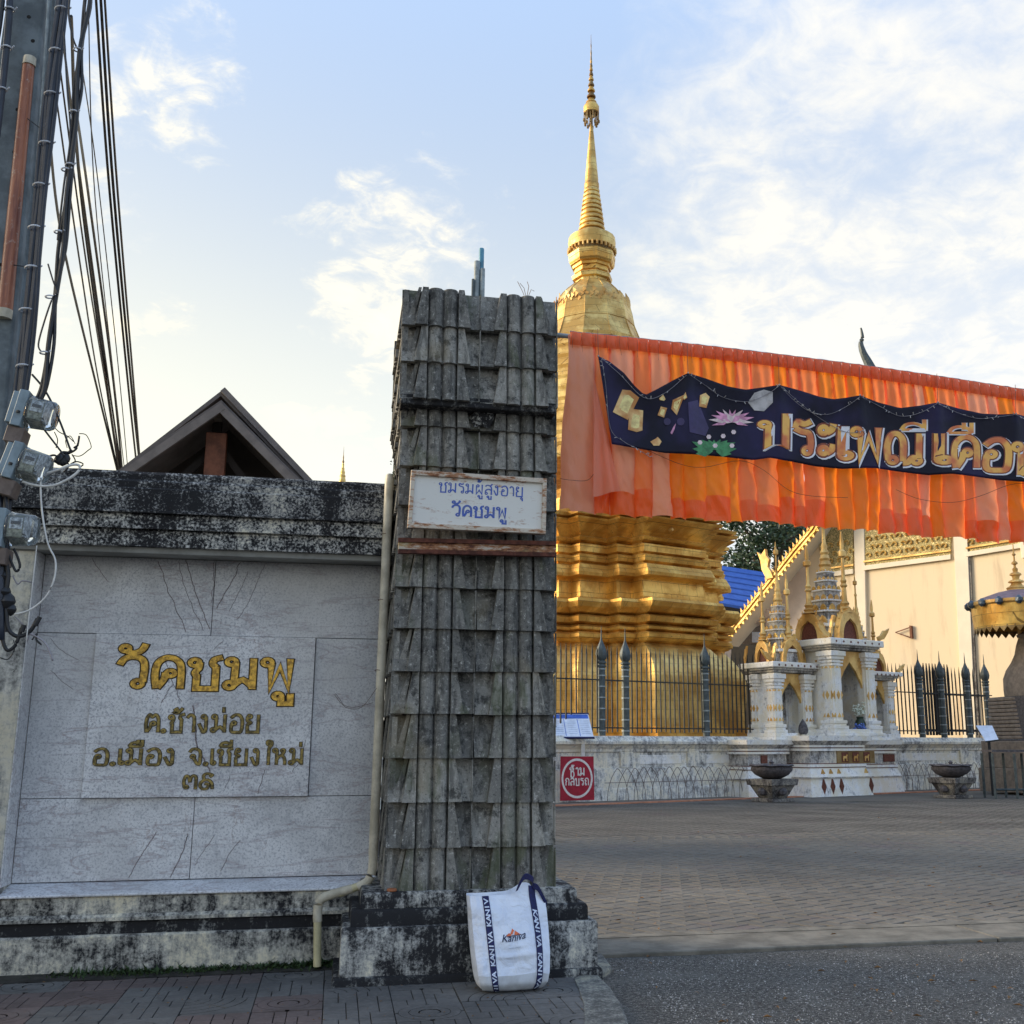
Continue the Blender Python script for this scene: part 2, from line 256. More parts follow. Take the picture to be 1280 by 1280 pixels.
M['blue_roof'] = roof('blue_sheet_roof', (.03, .10, .42), (.05, .15, .52), 2); M['board'] = simple('grey_brown_board', (.20, .17, .15), .75, 0, .2, 5, .2); M['soffit_dark'] = simple('dark_brown_soffit', (.045, .038, .034), .9, 0, .25, 3); M['wood'] = simple('red_brown_timber', (.17, .062, .032), .7, 0, .35, 9, .3); M['roof_grey'] = simple('dull_roof_sheet', (.15, .13, .12), .8, 0, .2, 4)
M['sign_red'] = simple('red_sign_paint', (.36, .012, .035), .5, 0, .2, 8); M['sign_wht'] = simple('white_sign_paint', (.76, .72, .70), .55, 0, .12, 20); M['board_wht'] = simple('printed_white_board', (.66, .74, .88), .35, 0, .1, 6); M['board_blue'] = simple('printed_blue_band', (.05, .13, .55), .35); M['board_line'] = simple('printed_text_grey', (.42, .50, .68), .4)
M['post_white'] = simple('white_post_paint', (.70, .68, .64), .5, 0, .15, 9)
M['stone_dark'] = simple('dark_stoneware', (.095, .085, .09), .6, 0, .45, 14, .5); M['stone_grey'] = mould('grey_carved_stone', (.40, .38, .36), .42, .8, 1., (.05, .045, .045)); M['stone_brown'] = simple('brown_stone', (.28, .22, .17), .85, 0, .25, 6, .4)
M['brick_strip'] = simple('orange_brick_strip', (.48, .20, .11), .9, 0, .35, 4, .3); M['dirt'] = simple('dark_soil', (.035, .032, .026), .95, 0, .5, 8, .6); M['weed'] = simple('weed_leaf', (.035, .065, .018), .7, 0, .45, 30); M['dry'] = simple('dry_brown_leaf', (.22, .11, .035), .8, 0, .4, 20); M['terracotta'] = simple('terracotta_lid', (.38, .13, .05), .6, 0, .3, 30); M['leaf'] = simple('tree_leaf', (.06, .10, .05), .5, 0, .5, 2); M['bark'] = simple('tree_bark', (.09, .07, .05), .9, 0, .3, 6, .4)
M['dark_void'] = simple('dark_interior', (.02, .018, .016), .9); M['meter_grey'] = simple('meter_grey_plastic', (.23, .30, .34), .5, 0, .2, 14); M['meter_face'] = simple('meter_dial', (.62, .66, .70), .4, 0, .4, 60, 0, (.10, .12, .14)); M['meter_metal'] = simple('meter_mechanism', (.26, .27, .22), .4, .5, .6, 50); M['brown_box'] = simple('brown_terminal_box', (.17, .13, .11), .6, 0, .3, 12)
gl = NB('meter_glass', (.94, .98, .97), .04, 0, .5); gl.set('Transmission Weight', .92); gl.set('IOR', 1.25); M['glass'] = gl.m
M['violet'] = simple('mauve_umbrella_top', (.20, .14, .17), .6, 0, .3, 8); M['mosaic'] = simple('coloured_mirror_glass', (.08, .11, .15), .3, .3, .5, 14); M['flower_w'] = simple('white_flower', (.70, .74, .62), .7, 0, .2, 14); M['flower_b'] = simple('blue_flower', (.12, .20, .55), .7, 0, .3, 14); M['green_glass'] = simple('dark_green_vase', (.03, .05, .03), .3)
M['red_ink'] = M['sign_red']; M['maroon_inlay'] = simple('maroon_inlay', (.16, .05, .03), .6, .1, .4, 22)
def paver(name, a, b_, c3):
    b = NB(name, a, .82, 0, .25); n = b.noise(.45, 5, .6); n2 = b.noise(30, 6, .7); r = b.rnd()
    c = b.mix(b.ramp(n, .40, .62), a, b_); c = b.mix(b.ramp(b.noise(.8, 4, .6), .56, .70), c, c3); c = b.mix(b.mth('MULTIPLY', b.ramp(b.noise(5.5, 2, .5), .5, .62), .45), c, tuple(x*.55 for x in a)); c = b.mix(b.mth('MULTIPLY', b.ramp(b.noise(.25, 6, .7), .55, .66), .5), c, tuple(x*.5 for x in b_)); c = b.mix(b.mth('MULTIPLY', b.ramp(n2, .5, .75), .5), c, tuple(x*1.5 for x in a)); c = b.mix(b.mth('MULTIPLY', b.ramp(n2, .48, .3), .55), c, tuple(x*.45 for x in a))
    c = b.mix(b.mth('MULTIPLY', b.mth('FRACT', b.mth('MULTIPLY', r, 7.3)), .35), c, tuple(x*.6 for x in b_)); b.set('Base Color', c); b.bump(n2, .3, .004); return b.m
M['paver'] = paver('grey_brown_paver', (.195, .178, .148), (.145, .132, .112), (.175, .138, .130)); M['walk'] = paver('sidewalk_tile_cement', (.15, .148, .142), (.085, .085, .085), (.19, .18, .165)); M['walk_red'] = paver('sidewalk_tile_red', (.155, .118, .110), (.095, .084, .081), (.15, .138, .13)); M['joint'] = simple('paver_joint_grit', (.022, .019, .016), .95, 0, .4, 20, .3)
M['apron'] = simple('rough_concrete_apron', (.185, .168, .135), .92, 0, .35, 3.5, .7)
def farpave():
    b = NB('far_paving', (.16, .145, .12), .85, 0, .2); n = b.noise(.45, 5, .6); c = b.mix(b.ramp(n, .4, .62), (.17, .156, .130), (.135, .124, .106)); sp = b.sep(); k = b.mth('SINE', b.mth('MULTIPLY', sp[1], 2*math.pi/.112)); b.set('Base Color', b.mix(b.mth('MULTIPLY', b.ramp(k, .7, 1.0), .5), c, (.05, .045, .038))); return b.m
M['farpave'] = farpave()
def asphalt():
    b = NB('worn_asphalt', (.07, .07, .07), .9, 0, .3); v = b.voro(95); n = b.noise(2.5, 6, .6); n2 = b.noise(34, 7, .85); n3 = b.noise(95, 3, .6)
    c = b.mix(b.ramp(n2, .46, .62), (.05, .047, .042), (.235, .222, .195)); c = b.mix(b.ramp(n3, .60, .70), c, (.46, .44, .41)); c = b.mix(b.mth('MULTIPLY', b.ramp(n, .45, .7), .5), c, (.16, .155, .14))
    b.set('Base Color', c); b.bump(b.mth('ADD', n2, b.mth('MULTIPLY', n3, .7)), 1.0, .012); return b.m
M['asphalt'] = asphalt()
# ---------------------------------------------------------------- mesh builder
FRAME = {}
class MB:
    def __init__(s, T=None): s.v = []; s.f = []; s.T = T
    def add(s, vs, fs):
        o = len(s.v); T = s.T
        s.v += [T(*p) if T else Vector(p) for p in vs]; s.f += [tuple(i+o for i in f) for f in fs]; return s
    def box(s, x0, x1, y0, y1, z0, z1):
        return s.add([(x0, y0, z0), (x1, y0, z0), (x1, y1, z0), (x0, y1, z0), (x0, y0, z1), (x1, y0, z1), (x1, y1, z1), (x0, y1, z1)],
                     [(0, 3, 2, 1), (4, 5, 6, 7), (0, 1, 5, 4), (1, 2, 6, 5), (2, 3, 7, 6), (3, 0, 4, 7)])
    def loft(s, rings, close=True, cap0=True, cap1=True):
        n = len(rings[0]); vs = [p for r in rings for p in r]; fs = []
        for i in range(len(rings)-1):
            for j in range(n if close else n-1):
                k = (j+1) % n; fs.append((i*n+j, i*n+k, (i+1)*n+k, (i+1)*n+j))
        if cap0: fs.append(tuple(range(n-1, -1, -1)))
        if cap1: fs.append(tuple((len(rings)-1)*n+j for j in range(n)))
        return s.add(vs, fs)
    def lathe(s, prof, cx=0, cy=0, n=16, ph=0.):     # prof: (r, z)
        return s.loft([[(cx+r*math.cos(ph+2*math.pi*j/n), cy+r*math.sin(ph+2*math.pi*j/n), z) for j in range(n)] for r, z in prof])
    def tube(s, pts, r, n=6):
        pts = [Vector(p) for p in pts]; rings = []; T = s.T; s.T = None
        if T: pts = [T(*p) for p in pts]
        up = Vector((.03, .02, 1))
        for i, p in enumerate(pts):
            d = (pts[min(i+1, len(pts)-1)]-pts[max(i-1, 0)]).normalized()
            a = d.cross(up if abs(d.z) < .95 else Vector((1, 0, 0))).normalized(); b = d.cross(a)
            rr = r(i/(len(pts)-1)) if callable(r) else r
            rings.append([p+(a*math.cos(2*math.pi*j/n)+b*math.sin(2*math.pi*j/n))*rr for j in range(n)])
        s.loft(rings); s.T = T; return s
    def prism(s, poly, n0, n1, ax='y'):                # polygon extruded between n0 and n1 along an axis
        f = {'y': lambda p, q: (p[0], q, p[1]), 'x': lambda p, q: (q, p[0], p[1]), 'z': lambda p, q: (p[0], p[1], q)}[ax]
        return s.loft([[f(p, n0) for p in poly], [f(p, n1) for p in poly]])
    def grid(s, fn, nu, nv, thick=None):
        vs = [fn(i/nu, j/nv) for j in range(nv+1) for i in range(nu+1)]
        return s.add(vs, [(j*(nu+1)+i, j*(nu+1)+i+1, (j+1)*(nu+1)+i+1, (j+1)*(nu+1)+i) for j in range(nv) for i in range(nu)])
def frame_of(p):
    while p is not None:
        if p.name in FRAME: return FRAME[p.name]
        p = p.parent
    return None
def obj(name, mb, m, parent=None, smooth=False, bev=0., local=False, recalc=True):
    fr = None if local else frame_of(parent)
    vs = mb.v
    if fr: inv = fr.inverted(); vs = [inv @ Vector(p) for p in vs]
    me = bpy.data.meshes.new(name); me.from_pydata([tuple(p) for p in vs], [], mb.f); me.update()
    if recalc:
        b = bmesh.new(); b.from_mesh(me); bmesh.ops.recalc_face_normals(b, faces=b.faces); b.to_mesh(me); b.free()
    me.materials.append(M[m] if isinstance(m, str) else m)
    if smooth:
        for p in me.polygons: p.use_smooth = True
        if smooth != 'all': me.set_sharp_from_angle(angle=R(38))
    o = bpy.data.objects.new(name, me); C.objects.link(o); o.parent = parent
    if bev:
        md = o.modifiers.new('bevel', 'BEVEL'); md.width = bev; md.segments = 1; md.limit_method = 'ANGLE'; md.angle_limit = R(40)
    return o
def tag(o, label=None, cat=None, group=None, kind=None):
    for k, v in (('label', label), ('category', cat), ('group', group), ('kind', kind)):
        if v: o[k] = v
    return o
def thing(name, label, cat, loc=(0, 0, 0), rz=0., group=None):
    o = bpy.data.objects.new(name, None); C.objects.link(o); o.location = loc; o.rotation_euler = (0, 0, rz); o.empty_display_size = .2
    FRAME[o.name] = Matrix.Translation(Vector(loc)) @ Matrix.Rotation(rz, 4, 'Z'); return tag(o, label, cat, group)
def tthing(name, label, cat, s, t, z=0., group=None): return thing(name, label, cat, W(s, t, z), A, group)
def cp(o, parent=None, loc=None, rot=None, scale=None):
    c = o.copy(); C.objects.link(c); c.parent = parent if parent is not None else o.parent
    if loc is not None: c.location = loc
    if rot is not None: c.rotation_euler = rot
    if scale is not None: c.scale = scale
    return c
def struct(name, mb, m, **k): return tag(obj(name, mb, m, **k), kind='structure')
def catmull(pts, k=4, closed=False):
    pts = [Vector(p) for p in pts]
    if len(pts) < 3: return pts
    o = []; n = len(pts)
    for i in range(n if closed else n-1):
        p0 = pts[i-1] if (i > 0 or closed) else pts[0]; p1 = pts[i]; p2 = pts[(i+1) % n]; p3 = pts[(i+2) % n] if (closed or i+2 < n) else pts[-1]
        for q in range(k):
            t = q/k; o.append(.5*((2*p1)+(p2-p0)*t+(2*p0-5*p1+4*p2-p3)*t*t+(3*p1-p0-3*p2+p3)*t**3))
    if not closed: o.append(pts[-1])
    return o
def arc(cx, cy, r, a0, a1, n=10): return [(cx+r*math.cos(R(a0+(a1-a0)*i/n)), cy+r*math.sin(R(a0+(a1-a0)*i/n))) for i in range(n+1)]

# ---------------------------------------------------------------- Thai stroke lettering
# each glyph: advance, list of strokes; ('o', x, y, r) small ring, ('c', pts) smooth, ('l', pts) straight
G = {
'ว': (.78, [('c', [(.06, .74), (.16, .93), (.36, 1), (.56, .92), (.63, .68), (.61, .2)]), ('o', .50, .14, .11)]),
'ด': (.84, [('o', .45, .48, .10), ('c', [(.34, .50), (.31, .28), (.17, .02)]), ('c', [(.15, 0), (.1, .4), (.14, .78), (.3, .97), (.5, .97), (.66, .8), (.7, .5), (.7, 0)])]),
'ต': (.84, [('o', .45, .48, .10), ('c', [(.34, .50), (.31, .28), (.17, .02)]), ('c', [(.15, 0), (.1, .4), (.14, .8), (.26, .98), (.39, .86), (.52, .98), (.66, .82), (.7, .5), (.7, 0)])]),
'ช': (.86, [('o', .16, .84, .11), ('c', [(.27, .84), (.26, .66), (.18, .52), (.22, .4)]), ('l', [(.22, .45), (.22, 0), (.66, 0), (.66, .72)]), ('c', [(.66, .7), (.58, .8), (.62, .95), (.8, 1.02)])]),
'ม': (.86, [('o', .16, .88, .11), ('l', [(.26, .86), (.24, .12)]), ('o', .14, .12, .11), ('c', [(.24, .12), (.45, .3), (.70, .05)]), ('l', [(.68, 1), (.68, 0)])]),
'น': (.86, [('o', .16, .88, .11), ('l', [(.25, .86), (.24, 0)]), ('c', [(.24, 0), (.40, .22), (.58, .18)]), ('l', [(.66, 1), (.66, .2)]), ('o', .62, .12, .11)]),
'พ': (.90, [('o', .15, .88, .11), ('l', [(.25, .84), (.24, 0), (.46, .74), (.68, 0), (.70, 1)])]),
'ผ': (.86, [('o', .28, .86, .11), ('l', [(.16, .86), (.16, 0), (.42, .42), (.68, 0), (.68, 1)])]),
'ู': (0, [('o', -.46, -.22, .08), ('l', [(-.38, -.22), (-.38, -.46), (-.16, -.46), (-.16, -.14)])]),
'ุ': (0, [('o', -.24, -.20, .08), ('l', [(-.16, -.18), (-.16, -.48)])]),
'ั': (0, [('o', -.62, 1.26, .085), ('c', [(-.58, 1.16), (-.40, 1.12), (-.24, 1.22), (-.16, 1.42)])]),
'้': (0, [('c', [(-.62, 1.44), (-.5, 1.52), (-.46, 1.38), (-.58, 1.30), (-.40, 1.28), (-.22, 1.54)])]),
'้2': (0, [('c', [(-.58, 1.22), (-.46, 1.32), (-.44, 1.18), (-.56, 1.12), (-.38, 1.10), (-.18, 1.36)])]),
'่': (0, [('l', [(-.26, 1.14), (-.26, 1.42)])]),
'า': (.58, [('c', [(.08, .82), (.2, .98), (.36, .92), (.42, .7), (.42, 0)])]),
'ง': (.66, [('o', .30, .88, .10), ('l', [(.42, .86), (.42, .06)]), ('c', [(.42, .06), (.3, 0), (.2, .2), (.08, .48)])]),
'อ': (.82, [('o', .27, .52, .10), ('c', [(.17, .5), (.14, .2), (.2, .02), (.42, -.01), (.62, .02), (.68, .3), (.67, .72), (.52, .98), (.3, .98), (.12, .82)])]),
'ย': (.84, [('o', .22, .90, .10), ('c', [(.12, .86), (.12, .66), (.28, .54), (.13, .42), (.14, .05)]), ('l', [(.14, .1), (.14, 0), (.66, 0), (.66, 1)])]),
'เ': (.36, [('l', [(.12, 1), (.12, .12)]), ('o', .20, .12, .10)]),
'จ': (.80, [('c', [(.08, .80), (.2, .97), (.42, .98), (.6, .82), (.62, .4), (.6, .06), (.46, .1), (.30, .42)]), ('o', .24, .52, .10)]),
'ิ': (0, [('c', [(-.72, 1.16), (-.62, 1.34), (-.42, 1.40), (-.22, 1.30), (-.15, 1.14)]), ('l', [(-.72, 1.15), (-.15, 1.15)])]),
'ี': (0, [('c', [(-.72, 1.16), (-.62, 1.34), (-.42, 1.40), (-.22, 1.30), (-.15, 1.14)]), ('l', [(-.72, 1.15), (-.15, 1.15)]), ('l', [(-.15, 1.15), (-.15, 1.55)])]),
'ื': (0, [('c', [(-.72, 1.16), (-.62, 1.34), (-.42, 1.40), (-.22, 1.30), (-.15, 1.14)]), ('l', [(-.72, 1.15), (-.15, 1.15)]), ('l', [(-.15, 1.15), (-.15, 1.55)]), ('l', [(-.34, 1.28), (-.34, 1.55)])]),
'ใ': (.50, [('o', .32, 1.30, .09), ('c', [(.22, 1.30), (.24, 1.48), (.42, 1.46), (.46, 1.28), (.36, 1.10), (.32, .9), (.32, 0)])]),
'ห': (.88, [('o', .16, .88, .11), ('l', [(.25, .86), (.24, 0)]), ('c', [(.24, .30), (.36, .52), (.52, .62), (.62, .80)]), ('o', .56, .88, .09), ('c', [(.48, .58), (.62, .46), (.68, .2), (.68, 0)])]),
'๓': (.86, [('o', .22, .14, .10), ('c', [(.12, .14), (.08, .6), (.18, .95), (.34, .86), (.40, .5)]), ('c', [(.40, .5), (.46, .86), (.60, .98), (.72, .8), (.72, 0)])]),
'๕': (.86, [('c', [(.76, 0), (.72, .4), (.5, .66), (.2, .56), (.1, .26), (.24, 0), (.48, .04), (.54, .3), (.36, .38)]), ('c', [(.30, .66), (.26, .98), (.44, 1.12), (.72, 1.02), (.60, .88)])]),
'ร': (.72, [('c', [(.12, .80), (.2, .98), (.38, .92), (.56, 1.0)]), ('c', [(.12, .80), (.3, .70), (.5, .64), (.56, .4), (.55, .18)]), ('o', .46, .12, .10)]),
'ล': (.84, [('c', [(.12, .84), (.28, .98), (.52, .98), (.68, .76), (.68, 0)]), ('c', [(.68, .46), (.44, .56), (.2, .46), (.12, .2)]), ('o', .22, .12, .10)]),
'ส': (.84, [('c', [(.12, .84), (.28, .98), (.52, .94), (.68, .70), (.68, 0)]), ('c', [(.68, .46), (.44, .56), (.2, .46), (.12, .2)]), ('o', .22, .12, .10), ('l', [(.54, .86), (.76, 1.14)])]),
'ป': (.84, [('o', .16, .88, .11), ('l', [(.25, .86), (.24, 0), (.66, 0), (.66, 1.30)])]),
'บ': (.84, [('o', .16, .88, .11), ('l', [(.25, .86), (.24, 0), (.66, 0), (.66, 1.0)])]),
'ก': (.82, [('l', [(.18, 0), (.18, .50)]), ('c', [(.18, .45), (.28, .62), (.12, .72), (.24, .96), (.48, .98), (.66, .76), (.66, 0)])]),
'ถ': (.82, [('o', .26, .12, .10), ('l', [(.16, .12), (.18, .50)]), ('c', [(.18, .45), (.28, .62), (.12, .72), (.24, .96), (.48, .98), (.66, .76), (.66, 0)])]),
'ะ': (.52, [('o', .20, .76, .09), ('c', [(.28, .70), (.40, .78), (.44, .92)]), ('o', .20, .24, .09), ('c', [(.28, .18), (.40, .26), (.44, .40)])]),
'ณ': (1.12, [('o', .24, .14, .10), ('c', [(.14, .14), (.1, .6), (.2, .95), (.38, .97), (.5, .72), (.50, .1)]), ('c', [(.50, .04), (.62, .06), (.72, .2), (.84, .22)]), ('l', [(.90, 1), (.90, .2)]), ('o', .84, .12, .10)]),
'.': (.30, [('o', .12, .06, .05)]), ' ': (.5, []),
}
def shape_text(txt):
    x = 0; o = []; i = 0
    while i < len(txt):
        ch = txt[i]
        if ch == '้' and i+1 < len(txt) and txt[i+1] == '!': ch = '้2'; i += 1
        adv, st = G[ch]; o.append((x, st)); x += adv; i += 1
    return o, x
def ribbon(mb, pts, w, d0, d1, fn, closed=False):
    n = len(pts); L_ = []; Rr = []
    for i in range(n):
        a = pts[i-1] if (i > 0 or closed) else None; b = pts[(i+1) % n] if (i < n-1 or closed) else None; p = pts[i]
        d1_ = (p-a).normalized() if a is not None and (p-a).length > 1e-9 else None; d2_ = (b-p).normalized() if b is not None and (b-p).length > 1e-9 else None
        d = ((d1_ or d2_)+(d2_ or d1_)); d = d.normalized() if d.length > 1e-6 else (d1_ or d2_)
        nn = Vector((-d.y, d.x)); k = 1.
        if d1_ is not None and d2_ is not None: k = min(1.8, 1/max(.4, abs(nn.dot(Vector((-d1_.y, d1_.x))))))
        L_.append(p+nn*w/2*k); Rr.append(p-nn*w/2*k)
    rings = []
    for a, b in zip(L_, Rr):
        m = (a+b)/2; rings.append([fn(a.x, a.y, d0), fn(*(a*.86+m*.14), d1), fn(*(b*.86+m*.14), d1), fn(b.x, b.y, d0)])
    if closed: rings.append(rings[0])
    mb.loft(rings, close=False, cap0=False, cap1=False)
    if not closed: mb.add(rings[0], [(0, 1, 2, 3)]); mb.add(rings[-1], [(0, 1, 2, 3)])
def thai(mb, txt, fn, w, d0, d1, grow=0., ringw=.72, jitter=0.0004):
    # fn(x, y, d): text space (body height 1) to the place; w stroke width in text units
    items, tot = shape_text(txt); k = 0
    for x0, st in items:
        for sk in st:
            k += 1; jd = d1+(k % 5)*jitter
            if sk[0] == 'o':
                _, cx, cy, r = sk; r2 = max(r, w*.55)
                ribbon(mb, [Vector(p) for p in arc(x0+cx, cy, r2, 0, 360, 14)[:-1]], w*ringw+grow, d0, jd, fn, True)
            else:
                pts = [Vector((x0+p[0], p[1])) for p in sk[1]]
                if sk[0] == 'c': pts = catmull(pts, 4)
                e0 = (pts[0]-pts[1]).normalized()*grow*.5; e1 = (pts[-1]-pts[-2]).normalized()*grow*.5
                pts = [pts[0]+e0]+pts[1:-1]+[pts[-1]+e1]
                ribbon(mb, pts, w+grow, d0, jd, fn)
    return tot
def thai_width(txt): return shape_text(txt)[1]
def latin(mb, body, fn, off=.0, shear=0., italic=False):
    cu = bpy.data.curves.new('t', 'FONT'); cu.body = body; cu.size = 1; cu.extrude = 0; cu.offset = off; cu.resolution_u = 3; cu.shear = shear; cu.align_x = 'CENTER'
    o = bpy.data.objects.new('t', cu); C.objects.link(o); bpy.context.view_layer.update()
    me = bpy.data.meshes.new_from_object(o.evaluated_get(bpy.context.evaluated_depsgraph_get()))
    mb.add([fn(v.co.x, v.co.y, 0) for v in me.vertices], [tuple(p.vertices) for p in me.polygons])
    bpy.data.objects.remove(o); bpy.data.curves.remove(cu); bpy.data.meshes.remove(me)

# ================================================================ SETTING
struct('ground', MB().add([(-400, -300, -.12), (500, -300, -.12), (500, 700, -.12), (-400, 700, -.12)], [(0, 1, 2, 3)]), 'dirt')
def gz(x, y): return -.030+.006*mnoise.noise(Vector((x*1.7, y*1.7, 0)))
struct('road', MB().grid(lambda u, v: (-12+34*u, -6+14.09*v, gz(-12+34*u, -6+14.09*v)), 120, 60), 'asphalt', smooth='all')
# loose aggregate on the worn road
g = MB()
for i in range(5200):
    px, py = random.uniform(700, 1290), random.uniform(1190, 1285)
    p = onz(px, py, -.03)
    if p.x < 1.95 and p.y > 6: continue
    if p.y > 8.0: continue
    r = random.uniform(.003, .008)*(1.6 if random.random() < .06 else 1); a = random.uniform(0, 6.3); h = r*.7; z = gz(p.x, p.y)-.001
    q = [(p.x+r*math.cos(a+k*2.1), p.y+r*math.sin(a+k*2.1), z) for k in range(3)]
    g.add(q+[(p.x, p.y, z+h)], [(0, 1, 3), (1, 2, 3), (2, 0, 3)])
tag(obj('road_grit', g, simple('pale_grit', (.40, .385, .36), .9, 0, .7, 60), recalc=False), 'loose pale grit scattered over the worn grey asphalt', 'grit', kind='stuff')
ap = MB().box(1.72, 5.2, 8.10, 8.72, -.12, 0.); struct('concrete_apron', ap, 'apron', bev=.008); struct('paving_border', MB().box(1.70, 14, 8.722, 8.86, -.12, .0035), 'apron')
struct('concrete_apron', MB().box(5.212, 14, 8.10, 8.72, -.12, -.001), 'apron', bev=.008)
court = struct('courtyard', MB().add([(-2, 8.73, -.014), (40, 8.73, -.014), (60, 60, -.014), (-8, 60, -.014)], [(0, 1, 2, 3)]), 'joint')
struct('far_paving', MB().add([(-2, 27.5, -.004), (46, 27.5, -.004), (70, 75, -.004), (-8, 75, -.004)], [(0, 1, 2, 3)]), 'farpave')
# herringbone block paving laid at 45 degrees: the nearest 300 blocks singly, the others joined
PW = .155; gp = .0085; PA = R(-17)
def blk(z0=-.013): 
    a, b, c_ = PW-gp, PW/2-gp, .006
    return [(-a, -b), (a, -b), (a, b), (-a, b)], [(-a+c_, -b+c_), (a-c_, -b+c_), (a-c_, b-c_), (-a+c_, b-c_)]
PO, inner = blk(); n_ = 4
pm = MB(); pm.loft([[(x, y, -.013) for x, y in PO], [(x, y, -.004) for x, y in PO], [(x, y, 0) for x, y in inner]], cap0=False)
proto = None; stuff = MB(); cells = []; q2 = math.sqrt(.5)
for i in range(-260, 380):
    for j in range(-60, 380):
        c = (i-j) % 4
        if c not in (0, 3): continue
        a, b = (i+1., j+.5) if c == 0 else (i+.5, j+1.)
        X, Y = (a+b)*q2*PW-3.0, (b-a)*q2*PW+5.0; X, Y = 3+(X-3)*math.cos(PA)-(Y-9)*math.sin(PA), 9+(X-3)*math.sin(PA)+(Y-9)*math.cos(PA)
        if Y < 8.6 or Y > 27.6 or X < .2*Y-2.4 or X > .72*Y+2.4: continue
        if Y < (8.80 if X > 1.7 else 9.0): continue
        cells.append((X, Y, (R(45) if c == 0 else R(-45))-PA))
def seen(x, y): return .2*y-.1 < x < .70*y+.25
cells.sort(key=lambda c: c[1]); near = [c for c in cells if seen(c[0], c[1])][:300]; nearset = set(near)
for (X, Y, rz) in cells:
    z = .0022*mnoise.noise(Vector((X*31, Y*47, 0)))+.009*mnoise.noise(Vector((X*.9, Y*.9, 5))); rz = -rz
    if (X, Y, -rz) in nearset:
        if proto is None: proto = obj('paver', pm, 'paver', court, local=True); o = proto
        else: o = cp(proto)
        o.location = (X, Y, z); o.rotation_euler = (random.uniform(-.008, .008), random.uniform(-.008, .008), rz+random.uniform(-.012, .012))
    else:
        cs_, sn = math.cos(rz), math.sin(rz); bi = len(stuff.v); T2 = lambda p, zz: Vector((X+p[0]*cs_-p[1]*sn, Y+p[0]*sn+p[1]*cs_, zz))
        if Y < 18:
            stuff.v += [T2(p, z-.010) for p in PO]+[T2(p, z) for p in inner]; stuff.f += [(bi+i, bi+(i+1) % 4, bi+4+(i+1) % 4, bi+4+i) for i in range(4)]+[(bi+4, bi+5, bi+6, bi+7)]
        else: stuff.v += [T2(p, z) for p in inner]; stuff.f += [(bi, bi+1, bi+2, bi+3)]
tag(obj('paver_field', stuff, 'paver', court, recalc=False), kind='stuff')
# kerb that rounds the corner of the sidewalk
kout = [(1.98, 8.09), (1.93, 7.62)]+[onz(x, y).xy[:] for x, y in ((748, 1219), (763, 1234), (776, 1254), (783, 1270), (788, 1290))]; kout.append((1.66, 4.5))
kin = [(1.77, 8.09), (1.74, 7.5)]+[onz(x, y).xy[:] for x, y in ((718, 1224), (724, 1238), (730, 1256), (731, 1272), (730, 1290))]; kin.append((1.36, 4.5))
kb = MB(); rings = []
for (a, b) in zip(kout, kin):
    a = Vector(a); b = Vector(b); d = (b-a).normalized()*.015
    rings.append([(a.x, a.y, -.12), (a.x, a.y, -.006), (a.x+d.x, a.y+d.y, .006), (b.x, b.y, .006), (b.x, b.y, -.12)])
kb.loft(rings); struct('kerb', kb, 'kerb')
# sidewalk of patterned cement tiles
walk = struct('sidewalk', MB().box(-7, 1.62, 4.2, 8.05, -.12, -.012), 'joint')
TS = .40
def cell(mb, poly, g_=.0035, z1=0., z0=-.012):
    c = Vector((sum(p[0] for p in poly)/len(poly), sum(p[1] for p in poly)/len(poly))); o = []; i_ = []
    for p in poly:
        d = Vector(p)-c; l = max(d.length, 1e-6); o.append(c+d*(1-g_/l)); i_.append(c+d*(1-(g_+.003)/l))
    mb.loft([[(p.x, p.y, z0) for p in o], [(p.x, p.y, z1-.003) for p in o], [(p.x, p.y, z1) for p in i_]], cap0=False)
def tileA():
    mb = MB(); q = TS/2; cell(mb, [(x+q, y+q) for x, y in arc(0, 0, .062, 0, 360, 14)[:-1]])
    for r0, r1, n in ((.066, .118, 4), (.122, .178, 8)):
        for k in range(n):
            a0, a1 = 360/n*k, 360/n*(k+1); s_ = 6 if n == 4 else 4
            o_ = arc(q, q, r1, a0, a1, s_); i_ = arc(q, q, r0, a0, a1, s_)
            g_ = []; 
            for j in range(s_): # one piece out of short quads keeps it concave-safe
                g_.append([i_[j], o_[j], o_[j+1], i_[j+1]])
            for j, qd in enumerate(g_):
                c0 = .0035; mb.add([(p[0], p[1], 0) for p in qd]+[(p[0], p[1], -.012) for p in qd], [(0, 1, 2, 3), (0, 4, 5, 1), (2, 6, 7, 3)]+([(0, 3, 7, 4)] if j == 0 else []))
    for sx, sy in ((0, 0), (1, 0), (0, 1), (1, 1)):
        a0 = {(1, 1): 0, (0, 1): 90, (0, 0): 180, (1, 0): 270}[(sx, sy)]; ar = arc(q, q, .184, a0+4, a0+86, 6)
        cxy = (TS*sx, TS*sy); e0 = (TS*sx, ar[0][1]) if sx in (0, 1) and a0 in (0, 180) else (ar[0][0], TS*sy); e1 = (ar[-1][0], TS*sy) if a0 in (0, 180) else (TS*sx, ar[-1][1])
        poly = [e0]+ar+[e1, cxy]; s2 = .985
        c = (q, q); poly = [(c[0]+(x-c[0])*s2, c[1]+(y-c[1])*s2) for x, y in poly]
        mb.loft([[(x, y, -.012) for x, y in poly], [(x, y, 0) for x, y in poly]], cap0=False)
    return mb
